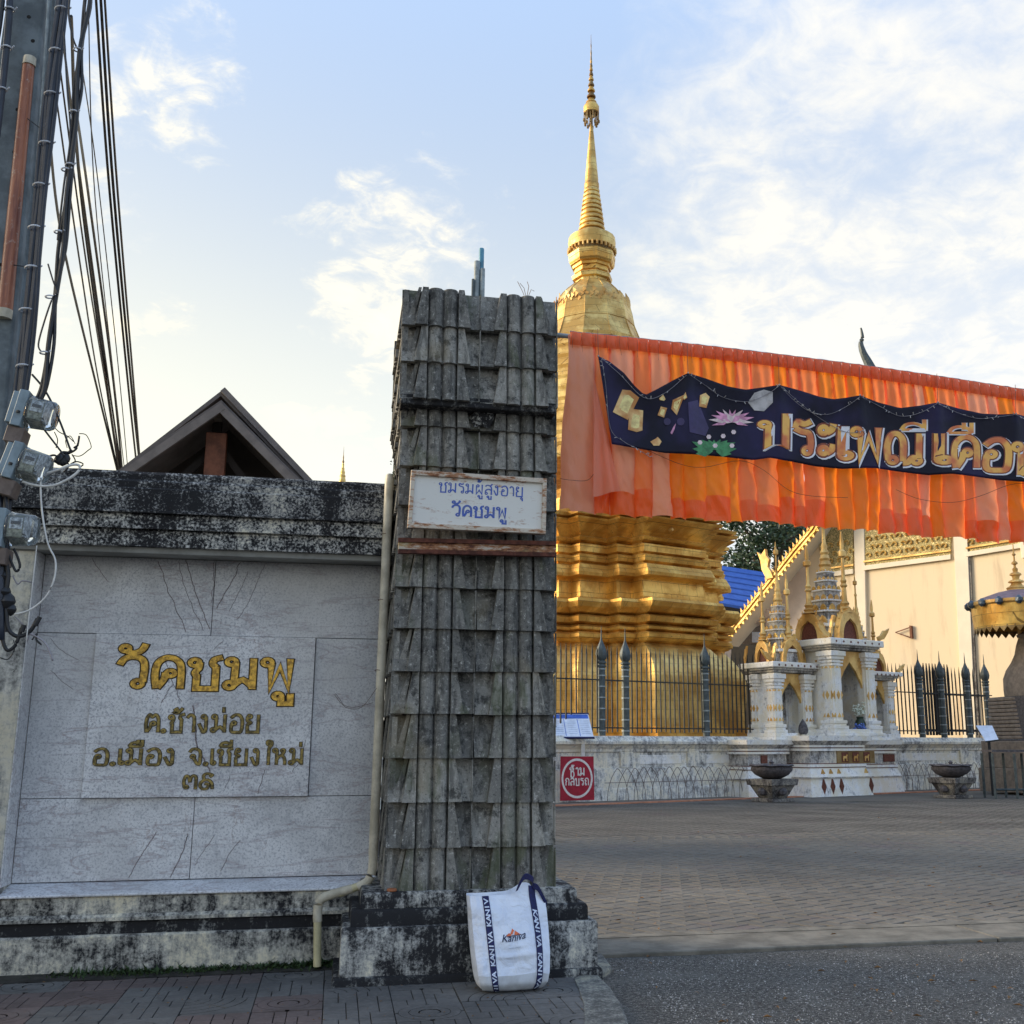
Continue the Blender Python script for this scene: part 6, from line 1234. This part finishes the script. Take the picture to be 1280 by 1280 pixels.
plinth('left wing of the mouldy white shrine plinth with maroon inlays', sA+.15, sB-.02, -.62, 1.6, 1.62); pc = plinth('projecting central shrine plinth with a plaque of three gold animals', sB+.2, sC-.22, -1.35, 1.6, 1.74); plinth('right wing of the white shrine plinth beside the railing', sC-.0, sD_-.1, -.55, 1.6, 1.62)
pq = obj('plaque', WB().box(S(1046, -1.37, 943), S(1093, -1.37, 943), -1.385, -1.33, .93, 1.30), 'gold_dark', pc, bev=.01)
for k, px in enumerate((1056.5, 1070, 1083.5)):
    s = S(px, -1.4, 943); obj('plaque_panel', WB().box(s-.14, s+.14, -1.395, -1.383, .97, 1.26), 'maroon_inlay', pq); z = 1.10
    body = [(-.09, -.10), (-.065, -.10), (-.055, -.02), (.03, -.02), (.045, -.10), (.07, -.10), (.07, .03), (.10, .08), (.06, .10), (.03, .05), (-.08, .05), (-.11, .0)]; obj('gold_animal', WB().prism([(s+a, z+b) for a, b in body], -1.415, -1.394, 'y'), 'gold_plain', pq)
for (px, t_) in ((1000, -.64), (1111, -.57), (955, -.64)): s = S(px, t_, 945); obj('inlay_panel', WB().box(s-.26 if px > 960 else s-.12, s+.26 if px > 960 else s+.12, t_-.02, t_+.02, .95, 1.18), 'maroon_inlay', pc)
for (px, t_, z) in ((985, -.80, .28), (993, -.80, .28), (1029, -1.53, .28), (1040, -1.53, .28), (1051, -1.53, .28), (1088, -1.53, .28), (995, -.74, .66), (1028, -1.45, .66), (1038, -1.45, .66), (1048, -1.45, .66), (1082, -1.45, .66)):
    s = S(px, t_, 960); hh = .22 if z < .5 else .12; obj('lozenge', WB().prism([(s-.09, z), (s, z+hh), (s+.09, z), (s, z-hh)], t_-.02, t_+.05, 'y'), 'maroon_inlay' if z < .5 else 'gold_plain', pc)
cS = S(1066, -1.3, 850); shrine('larger middle white shrine with pointed niche and tall stepped gold-tipped tower', cS+.0, -.40, .96, .95, 1.74, 4.32, 1.0)
lS = S(996, -.5, 850); shrine('smaller left white shrine with gold arches and slender gold spire', lS-.20, -.02, .80, .52, 1.62, 3.62, .80)
rS = S(1100, -.3, 850); shrine('smaller right white shrine half hidden behind the middle one', rS+.10, .62, .62, .85, 1.62, 3.55, .70)
# offerings in the middle niche
off = tthing('offering_vase', 'dark vase of white flowers standing in the middle shrine niche', 'vase', cS+.15, -1.0, 1.94); s = S(1074, -1.15, 880); z0 = 1.94
obj('vase_body', WB().lathe([(.08, z0), (.16, z0+.08), (.17, z0+.2), (.10, z0+.32), (.12, z0+.38)], s, -1.15, 14), 'green_glass', off, smooth=True)
g = WB()
for k in range(60): a, b, c = random.gauss(0, .11), random.gauss(0, .08), random.gauss(.55, .10); g.loft([[(s+a-.03, -1.15+b-.03, z0+c), (s+a+.03, -1.15+b-.03, z0+c), (s+a+.03, -1.15+b+.03, z0+c), (s+a-.03, -1.15+b+.03, z0+c)], [(s+a, -1.15+b, z0+c+.05)]*4])
tag(obj('flowers', g, 'flower_w', off), kind='stuff')
g = WB(); s = S(1076, -1.3, 905)
for k in range(40): a, b, c = random.gauss(0, .13), random.gauss(0, .05), abs(random.gauss(.06, .06)); g.loft([[(s+a-.03, -1.28+b-.03, z0+c), (s+a+.03, -1.28+b-.03, z0+c), (s+a+.03, -1.28+b+.03, z0+c), (s+a-.03, -1.28+b+.03, z0+c)], [(s+a, -1.28+b, z0+c+.05)]*4])
tag(obj('blue_flowers', g, 'flower_b'), 'small heap of blue flowers at the front edge of the middle niche', 'flowers')
st_ = tthing('seated_figure', 'golden seated statue in the shadow of the middle shrine niche', 'statue', cS, -.3, 1.94)
q = WB(); cx, ct = cS-.05, -.35; q.loft([[(cx+rx*math.cos(a), ct+ry*math.sin(a), 1.95+z) for a in [i*2*math.pi/14 for i in range(14)]] for rx, ry, z in ((.42, .30, 0), (.46, .32, .08), (.36, .26, .18), (.20, .15, .24), (.22, .15, .42), (.27, .15, .60), (.24, .12, .68), (.08, .08, .72), (.08, .08, .77), (.13, .13, .84), (.13, .13, .94), (.07, .07, 1.02), (.02, .02, 1.14))]); obj('figure_body', q, 'gold', st_, smooth='all')
bud = tthing('lotus_bud_stone', 'grey stone lotus bud on a white foot standing on the shrine ledge', 'finial', S(1004, -.7, 912), -.72, 1.66); s = S(1004, -.72, 912)
obj('bud', WB().lathe([(.09, 1.78), (.14, 1.84), (.15, 1.93), (.12, 2.05), (.06, 2.16), (.005, 2.24)], s, -.72, 16), 'stone_dark', bud, smooth=True); obj('foot', WB().lathe([(.11, 1.63), (.12, 1.68), (.06, 1.72), (.07, 1.78)], s, -.72, 16), 'shrine_white', bud, smooth=True)
# urn planters
def urn(px, yb, yt, lab, D):
    b = dep(px, yb, D); sc_ = D/1371.*1.0; k = (yb-yt)*sc_/1.07; x, y = b.x, b.y; t = thing('stone_urn', lab, 'urn', (x, y, 0), A, 'stone urns in front of the plinth wall')
    def B(h, z0, z1, h2=None): h2 = h2 or h; m = MB(); c, s = math.cos(A), math.sin(A); q = lambda h, z: [(x+(a*c-b_*s)*h*k, y+(a*s+b_*c)*h*k, z*k) for a, b_ in ((-1, -1), (1, -1), (1, 1), (-1, 1))]; return m.loft([q(h, z0), q(h2, z1)])
    obj('foot', B(.40, 0, .09), 'stone_grey', t, bev=.01); obj('pedestal', B(.26, .09, .42, .42), 'stone_grey', t, bev=.01); obj('pedestal_top', B(.47, .42, .58, .50), 'stone_grey', t, bev=.012)
    for a in range(4):
        ca, sa = math.cos(A+a*math.pi/2), math.sin(A+a*math.pi/2); cx, cy = x+sa*.36*k, y-ca*.36*k; obj('carved_mask', MB().lathe([(.02, .16*k), (.12*k, .2*k), (.14*k, .28*k), (.09*k, .36*k), (.02, .38*k)], cx, cy, 8), 'stone_dark', t, smooth=True)
    mb = MB(); n = 28; R_ = []
    for r, z in ((.18, .58), (.30, .62), (.46, .70), (.55, .80), (.56, .86), (.52, .90), (.60, .93), (.57, .96), (.48, .95), (.40, .86)): R_.append([(x+r*k*(1+.04*math.cos(8*a))*math.cos(a), y+r*k*(1+.04*math.cos(8*a))*math.sin(a), (z+.012*math.cos(8*a))*k) for a in [2*math.pi*j/n for j in range(n)]])
    obj('bowl', mb.loft(R_), 'stone_dark', t, smooth=True); obj('knob', MB().lathe([(.10*k, .90*k), (.05*k, .98*k), (.07*k, 1.02*k), (.01, 1.07*k)], x, y, 10), 'stone_dark', t, smooth=True)
urn(966, 1000, 950, 'dark stone urn on a carved pedestal left of the shrine plinth', 29.6); urn(1191, 993, 948, 'grey stone urn on a pedestal in front of the right railing', 31.6)
# information boards and no-turning sign
ib = thing('information_board', 'tilted blue and white information board on two white posts beside the pillar', 'board', tuple(dep(718, 1001, 29.2).xy)+(0,))
Dq = 29.0
def ibq(u, v, d=0.): a = dep(693, 922, Dq).lerp(dep(742, 922, Dq), u); b = dep(689, 893.5, Dq+.5).lerp(dep(735, 893.5, Dq+.5), u); p = a.lerp(b, v); return p+Vector((0, -.02, .03))*d*10
def quad(name, u0, u1, v0, v1, m, d0, d1, fn=None, par=None): fn = fn or ibq; c_ = ((u0, v0), (u1, v0), (u1, v1), (u0, v1)); return obj(name, MB().loft([[fn(*p, d0) for p in c_], [fn(*p, d1) for p in c_]]), m, par or ib)
quad('panel', 0, 1, 0, 1, 'board_wht', 0, .06); quad('frame', -.02, 1.02, -.05, .0, 'navy', -.01, .08); quad('frame', -.02, 1.02, 1.0, 1.05, 'navy', -.01, .08); quad('blue_band', .02, .98, .80, .98, 'board_blue', .061, .066); quad('column_rule', .30, .315, .04, .78, 'board_blue', .061, .066); quad('column_rule', .66, .675, .04, .78, 'board_blue', .061, .066)
for k in range(7):
    for c_ in (0, 1, 2): quad('text_line', .05+.34*c_, .27+.34*c_, .68-.09*k, .70-.09*k, 'board_line', .061, .065)
for px in (705.5, 728.5): a = dep(px, 921, Dq+.25); obj('post', MB().box(a.x-.05, a.x+.05, a.y-.03, a.y+.03, 0, a.z+.1), 'post_white', ib, bev=.006)
ns = thing('road_sign', 'dark red square sign with a white ring and white Thai lettering standing on the paving', 'sign', tuple(dep(721, 1001, 28.6).xy)+(0,))
def nsq(u, v, d=0.): a = dep(700, 1001, 28.6).lerp(dep(743, 1000, 28.6), u); b = dep(700.5, 945.5, 28.6).lerp(dep(742, 945.5, 28.6), u); p = a.lerp(b, v); return p-Vector((cv[0], cv[1], 0))*d
quad('panel', 0, 1, 0, 1, 'sign_red', -.03, 0, nsq, ns)
g = MB(); rs = []
ribbon(g, [Vector(p) for p in arc(.5, .5, .435, 0, 360, 40)[:-1]], .055, .002, .006, lambda x, y, d: nsq(x, .5+(y-.5)*.98, d), True); obj('white_ring', g, 'sign_wht', ns, recalc=False)
for txt, u0, u1, v0, v1, w_ in (('ห้!าม', .27, .74, .56, .74, .17), ('กลับรถ', .14, .86, .34, .50, .17)):
    g = MB(); wd = thai_width(txt); thai(g, txt, lambda x, y, d: nsq(u0+(u1-u0)*x/wd, v0+(v1-v0)*y, d), w_, .004, .008, jitter=.0005); obj('lettering', g, 'sign_wht', ns, recalc=False)
quad('foot', .1, .16, -.02, .3, 'post_white', -.2, -.1, nsq, ns)
b2_ = thing('information_board', 'small tilted white board on a thin post by the right end of the railing', 'board', tuple(dep(1236, 985, 33).xy)+(0,))
def b2q(u, v, d=0.): D = 32.5; a = dep(1232, 927, D).lerp(dep(1248, 925, D), u); b = dep(1220, 907.5, D+.5).lerp(dep(1240, 907.5, D+.5), u); return a.lerp(b, v)+Vector((0, -.02, .03))*d*10
quad('panel', 0, 1, 0, 1, 'board_wht', 0, .05, b2q, b2_); quad('frame', -.03, 1.03, -.05, 0, 'iron', -.01, .06, b2q, b2_); a = dep(1236, 926, 32.8); obj('post', MB().box(a.x-.03, a.x+.03, a.y-.03, a.y+.03, 0, a.z), 'iron', b2_)

# ---------------------------------------------------------------- small brick chedi, table and gilded parasol at the right
Dc = 34.; cc = dep(1303, 985, Dc); ch = thing('small_chedi', 'small brown stone chedi partly in view at the right edge', 'chedi', (cc.x, cc.y, 0)); zc_ = lambda y, D=Dc: dep(1290, y, D).z; k = Dc/1371.
def cb(hw, y0, y1, m, name='base_tier', hw2=None):
    h = hw*k; h2 = (hw2 or hw)*k; c, s = math.cos(A*.3), math.sin(A*.3); q = lambda h, z: [(cc.x+(a*c-b*s)*h, cc.y+(a*s+b*c)*h, z) for a, b in ((-1, -1), (1, -1), (1, 1), (-1, 1))]; return obj(name, MB().loft([q(h, max(0, zc_(y0))), q(h2, zc_(y1))]), m, ch, bev=.02)
cb(52, 990, 960, 'stone_brown'); cb(48, 960, 926, 'stone_brown'); cb(43, 926, 924, 'stone_dark')
for i in range(11): y0_ = 924-4.8*i; cb(40.5-.1*i, y0_, y0_-4.2, 'stone_brown', 'brick_course'); 
obj('base_fill', MB().box(cc.x-38*k, cc.x+38*k, cc.y-38*k, cc.y+38*k, zc_(924), zc_(871)), 'stone_dark', ch)
obj('bell', MB().lathe([(35*k, zc_(871)), (35.5*k, zc_(862)), (35*k, zc_(848)), (31*k, zc_(838)), (24*k, zc_(828)), (19*k, zc_(818)), (16*k, zc_(806)), (13*k, zc_(798)), (15*k, zc_(794)), (6*k, zc_(788)), (1*k, zc_(784))], cc.x, cc.y, 28), 'stone_brown', ch, smooth=True)
tb = thing('metal_table', 'dark metal-framed table standing before the small chedi', 'table', tuple(dep(1268, 990, 31).xy)+(0,))
e0, e1 = dep(1240, 940, 31.), dep(1305, 940, 31.); zt2 = e0.z; dirv = (e1-e0); dirv.z = 0; nv_ = Vector((-dirv.y, dirv.x, 0)).normalized()*.8
def bar(a, b, r, m='iron_post', name='leg'): return obj(name, MB().tube([a, b], r, 4), m, tb)
for f in (0, .42, .78, 1): 
    for q_ in (0, 1): p = e0+dirv*f+nv_*q_; bar(Vector((p.x, p.y, 0)), Vector((p.x, p.y, zt2-.04)), .045)
obj('table_top', MB().loft([[e0, e0+dirv, e0+dirv+nv_, e0+nv_], [p+Vector((0, 0, .06)) for p in (e0, e0+dirv, e0+dirv+nv_, e0+nv_)]]), 'stone_dark', tb); bar(e0+Vector((0, 0, -zt2+.25)), e1+Vector((0, 0, -zt2+.25)), .03, name='stretcher')
Du = 34.; uc = dep(1293, 985, Du); um = thing('gilded_parasol', 'gilded ceremonial parasol with scalloped fringe on a tall gold pole', 'parasol', (uc.x, uc.y, 0)); zu = lambda y: dep(1276, y, Du).z; ku = Du/1371.
obj('pole', MB().lathe([(3.6*ku, zu(826)), (3.4*ku, zu(745))], uc.x, uc.y, 12), 'gold_plain', um, smooth=True)
n = 48
def rg(hw, y, sc_=0.): return [(uc.x+hw*ku*math.cos(2*math.pi*j/n), uc.y+hw*ku*math.sin(2*math.pi*j/n), zu(y)+sc_*abs(math.sin(j*math.pi*n/2/n*.5))) for j in range(n)]
obj('fringe_band', MB().loft([rg(55.5, 786), rg(57, 770), rg(57.5, 757)], cap0=False, cap1=False), 'gold', um, smooth=True); g = MB()
for j in range(36):
    a0, a1 = 2*math.pi*j/36, 2*math.pi*(j+1)/36; am = (a0+a1)/2; f = lambda a, h, y: (uc.x+h*ku*math.cos(a), uc.y+h*ku*math.sin(a), zu(y)); g.add([f(a0, 55.6, 784), f(a1, 55.6, 784), f(a1, 55.4, 787), f(am, 55.2, 793), f(a0, 55.4, 787)], [(0, 1, 2, 3, 4)])
tag(obj('scalloped_edge', g, 'gold_dark', um, recalc=False), kind='stuff'); obj('canopy_top', MB().loft([rg(57.5, 757), rg(58.5, 754), rg(44, 747), rg(26, 741), rg(12, 738)], cap0=False), 'violet', um, smooth=True); obj('rim', MB().loft([rg(57.6, 759), rg(60, 757), rg(60, 753.5), rg(56, 753)], cap0=False, cap1=False), 'gold_plain', um, smooth=True)
for j in range(16): a = 2*math.pi*j/16+.2; obj('rosette', MB().lathe([(.05, zu(761)), (.12, zu(758)), (.12, zu(754)), (.04, zu(751))], uc.x+60.5*ku*math.cos(a), uc.y+60.5*ku*math.sin(a), 8), 'mosaic', um, smooth=True)
obj('finial', MB().lathe([(r*ku, zu(y)) for r, y in ((14, 740), (12, 737), (13, 735), (8, 732), (6, 729), (10, 728), (9.5, 726.5), (4, 724), (5, 720), (7.5, 719), (7, 717), (3, 715), (3.5, 711), (1.5, 709), (1.6, 706), (4, 705), (3.6, 703), (1.2, 701), (1, 695), (2.6, 693.5), (1, 691), (.6, 680), (.1, 670))], uc.x, uc.y, 14), 'gold_plain', um, smooth=True)

# ---------------------------------------------------------------- viharn (assembly hall)
CR, CV = Vector((cr[0], cr[1], 0)), Vector((cv[0], cv[1], 0)); s45 = math.sqrt(.5)
dV = (CV-CR)*s45; nV = (-CR-CV)*s45; Av = CR*18.13+CV*44
def av(x, y, off=0.): d = ray(x, y); k = ((Av+nV*off-O).dot(nV))/d.dot(nV); return O+d*k
vh = thing('temple_hall', 'cream temple hall with carved gold frieze, pilasters and gilded toothed bargeboard', 'building', (av(1060, 985).x, av(1060, 985).y, 0))
def avpoly(name, pts, o0, o1, m, bev=0.): return obj(name, MB().loft([[av(x, y, o1) for x, y in pts], [av(x, y, o1)-nV*(o1-o0) for x, y in pts]]), m, vh, bev=bev)
avpoly('gable_wall', [(1010, 1000), (1010, 690), (1032, 640), (1060, 560), (1090, 500), (1150, 545), (1250, 600), (1420, 640), (1420, 1000)], -.4, 0, 'cream')
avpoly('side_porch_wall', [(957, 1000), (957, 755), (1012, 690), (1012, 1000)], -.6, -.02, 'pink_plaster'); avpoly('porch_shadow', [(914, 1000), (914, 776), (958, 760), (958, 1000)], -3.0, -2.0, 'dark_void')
avpoly('porch_beam', [(928, 775), (957, 756), (962, 770), (932, 786)], -.4, .1, 'pink_plaster'); avpoly('hanging_sign', [(940, 790), (948.5, 790), (948.5, 803), (940, 803)], -.3, -.2, 'board_wht')
# frieze panels, each over its own bay
avpoly('frieze_panel', [(1079, 713), (1188, 699), (1189, 600), (1079, 600)], .01, .10, 'frieze', .01); avpoly('frieze_panel', [(1207, 696), (1330, 676), (1330, 600), (1207, 600)], .01, .10, 'frieze', .01); avpoly('frieze_panel', [(1030, 722), (1066, 717), (1066, 600), (1040, 620), (1022, 672)], .01, .10, 'frieze', .01)
for a, b in (((1079, 713), (1188, 699)), ((1207, 696), (1330, 676)), ((1030, 722), (1066, 717))): avpoly('frieze_border', [a, b, (b[0], b[1]-6), (a[0], a[1]-6)], .10, .16, 'cream_pilaster', .01); avpoly('frieze_ledge', [(a[0], a[1]-10), (b[0], b[1]-10), (b[0], b[1]-12), (a[0], a[1]-12)], .10, .18, 'gold_plain')
fg = None
for (x0, x1, yb0, yb1) in ((1082, 1186, 700, 687), (1210, 1300, 684, 669), (1034, 1064, 708, 703)):
    n = int((x1-x0)/9)
    for i in range(n):
        x = x0+(x1-x0)*(i+.5)/n; yb = yb0+(yb1-yb0)*(i+.5)/n
        for r_ in range(3):
            y = yb-5-10*r_; xx = x+(4 if r_ % 2 else 0); sg_ = 1 if (i+r_) % 2 else -1; c = [(xx+sg_*(4.4-q*.48)*math.cos(q*.62), y-(4.4-q*.48)*math.sin(q*.62)) for q in range(9)]
            P = [av(a, b, .13) for a, b in c]; o = obj('scroll_relief', MB().tube(P, .042, 4), 'gold_old', vh)
for x0, x1, y0 in ((1066.5, 1077, 1000), (1190, 1205, 1000)):
    avpoly('pilaster', [(x0, 600), (x1, 600), (x1+2.5*(1 if x0 < 1100 else 1)+11*(0), 640), (x1+20*(.9 if x0 > 1100 else .5), y0), (x0+20*(.9 if x0 > 1100 else .5), y0), (x0, 640)], .0, .14, 'cream_pilaster', .01)
avpoly('downpipe', [(1207, 600), (1209.2, 600), (1210, 640), (1228, 1000), (1225.5, 1000), (1208, 640)], .02, .10, 'stone_grey')
avpoly('bracket_arm', [(1119, 790), (1136, 784), (1137, 785), (1119, 791)], .1, .14, 'wood'); avpoly('bracket_arm', [(1119, 790), (1137, 796), (1137, 797.5), (1119, 791)], .1, .14, 'wood'); avpoly('bracket_plate', [(1136.5, 782), (1139, 782), (1140, 798), (1137.5, 798)], .0, .14, 'wood')
avpoly('wall_box', [(1274, 678), (1290, 675), (1290, 696), (1277, 698)], .0, .25, 'cream_pilaster', .02)
# stepped gilded bargeboard
bgp = [(898, 800), (925, 768), (960, 724), (990, 686), (1012, 660), (1034, 622), (1058, 566), (1092, 478)]
def bargeline(off0, off1, th, m, name, sh=0.):
    mb = MB(); rings = []
    for i, (x, y) in enumerate(bgp):
        p = av(x, y, off1); a = av(*bgp[max(0, i-1)], off1); b = av(*bgp[min(len(bgp)-1, i+1)], off1); d = (b-a).normalized(); n = nV.cross(d).normalized(); n = n if n.z > 0 else -n; p = p+n*sh
        rings.append([p, p-n*th, p-n*th-nV*(off1-off0), p-nV*(off1-off0)])
    return obj(name, mb.loft(rings), m, vh)
bargeline(1.15, 1.35, .34, 'gold_plain', 'bargeboard'); bargeline(1.352, 1.42, .09, 'gold_old', 'barge_bead', -.05); bargeline(1.352, 1.42, .08, 'gold_old', 'barge_bead', -.25); bargeline(-9., 1.15, .10, 'stone_brown', 'roof_slab', .0); bargeline(-.2, 1.15, .16, 'cream_pilaster', 'eave_soffit', -.20); bargeline(.0, .5, .20, 'pink_plaster', 'eave_beam', -.40)
L0 = [av(x, y, 1.4) for x, y in bgp]; tot = 0; tk = 0
for a, b in zip(L0, L0[1:]):
    l = (b-a).length; d = (b-a).normalized(); n = nV.cross(d).normalized(); n = n if n.z > 0 else -n; m_ = int(l/.26)
    for i in range(m_):
        p = a+d*(i+.5)*l/m_; obj('bai_raka_tooth', MB().loft([[p-d*.08, p+d*.08, p+d*.08-nV*.08, p-d*.08-nV*.08], [p+n*.22+d*.10]*4]), 'gold_plain', vh); obj('eave_pendant', MB().loft([[p-n*.34-d*.09, p-n*.34+d*.09, p-n*.34+d*.09-nV*.05, p-n*.34-d*.09-nV*.05], [p-n*.52]*4]), 'gold_old', vh)
def flame(name, pts, off0, off1, m): return avpoly(name, pts, off0, off1, m)
flame('naga_finial', [(958, 724), (952, 712), (950, 700), (946, 690), (951, 694), (956, 686), (957, 694), (961, 699), (959, 708), (964, 716), (966, 722)], 1.3, 1.5, 'gold_plain')
# sky tassel finial on the roof apex
cf = thing('roof_finial', 'slender dark curling chofa finial rising above the orange drape', 'finial', tuple(dep(1091, 470, 50)))
q = catmull([dep(x, y, 50) for x, y in ((1104, 492), (1091, 466), (1085, 453), (1079, 441), (1076, 430), (1078, 422), (1077, 414), (1076, 410))], 4); obj('finial_horn', MB().tube(q, lambda t: .30*(1-t)**1.5+.045, 8), 'iron_post', cf, smooth=True)
obj('finial_crest', MB().tube([dep(1083, 449, 50), dep(1079.5, 443, 50), dep(1081, 440, 50)], lambda t: .07*(1-t)+.02, 6), 'iron_post', cf)

# ---------------------------------------------------------------- blue roof and tree behind
br_ = thing('blue_roofed_building', 'low building with a ribbed blue sheet roof behind the stupa', 'building', tuple(dep(930, 985, 62).xy)+(0,))
p00, p10, p01, p11 = dep(872, 752, 60), dep(990, 772, 60), dep(872, 704, 66), dep(990, 722, 66)
for i in range(7):
    a, b = i/7, (i+1)/7-.012; q = [p00.lerp(p10, u).lerp(p01.lerp(p11, u), v) for u, v in ((0, a), (1, a), (1, b), (0, b))]; up_ = Vector((0, 0, .10)); obj('roof_sheet', MB().loft([q, [q[0]+up_*1.6, q[1]+up_*1.6, q[2]+up_, q[3]+up_]]), 'blue_roof', br_)
q = [p00, p10, p11, p01]; dn = Vector((0, 0, -.25)); obj('roof_deck', MB().loft([[p+dn for p in q], [p-Vector((0, 0, .02)) for p in q]]), 'soffit_dark', br_); bx0, bx1 = dep(872, 985, 61), dep(990, 985, 61)
obj('house_wall', MB().loft([[bx0, bx1, bx1+CV*5, bx0+CV*5], [Vector((p.x, p.y, p00.z-.4)) for p in (bx0, bx1, bx1+CV*5, bx0+CV*5)]]), 'pink_plaster', br_)
def tree(lab, px, py, D, rw, rh, n, seed):
    c = dep(px, py, D); t = thing('leafy_tree', lab, 'tree', (c.x, c.y, 0), 0, 'trees behind the temple hall'); rr = random.Random(seed); g = MB(); blobs = [(c+CR*rr.uniform(-rw, rw)*.75+CV*rr.uniform(-rw, rw)*.6+Vector((0, 0, rr.uniform(-rh, rh)*.8)), rr.uniform(.22, .42)*rw) for _ in range(34)]
    for i in range(n):
        b, r = blobs[rr.randrange(len(blobs))]; d = Vector((rr.gauss(0, 1), rr.gauss(0, 1), rr.gauss(0, 1))).normalized(); p = b+d*r*rr.uniform(.55, 1.05); s = rr.uniform(.10, .24); u = Vector((rr.gauss(0, 1), rr.gauss(0, 1), rr.gauss(0, .6))).normalized(); w_ = u.cross(Vector((rr.gauss(0, 1), rr.gauss(0, 1), rr.gauss(0, 1)))).normalized()
        g.add([p-u*s, p+w_*s*.45, p+u*s, p-w_*s*.45], [(0, 1, 2, 3)])
    tag(obj('crown', g, 'leaf', t, recalc=False), kind='stuff'); obj('trunk', MB().tube([Vector((c.x, c.y, 0)), Vector((c.x+.2, c.y, c.z*.5)), c], lambda u: .38*(1-u*.6), 8), 'bark', t, smooth=True)
    for b, r in blobs[:9]: obj('limb', MB().tube([Vector((c.x+.2, c.y, c.z*.6)), c.lerp(b, .5)-Vector((0, 0, .3)), b], lambda u: .15*(1-u*.7), 5), 'bark', t)
tree('leafy dark green tree showing between the stupa and the hall roof', 957, 682, 70, 3.4, 3.0, 4800, 4); tree('darker tree crown further right behind the hall bargeboard', 1000, 655, 76, 2.8, 2.2, 5000, 9)
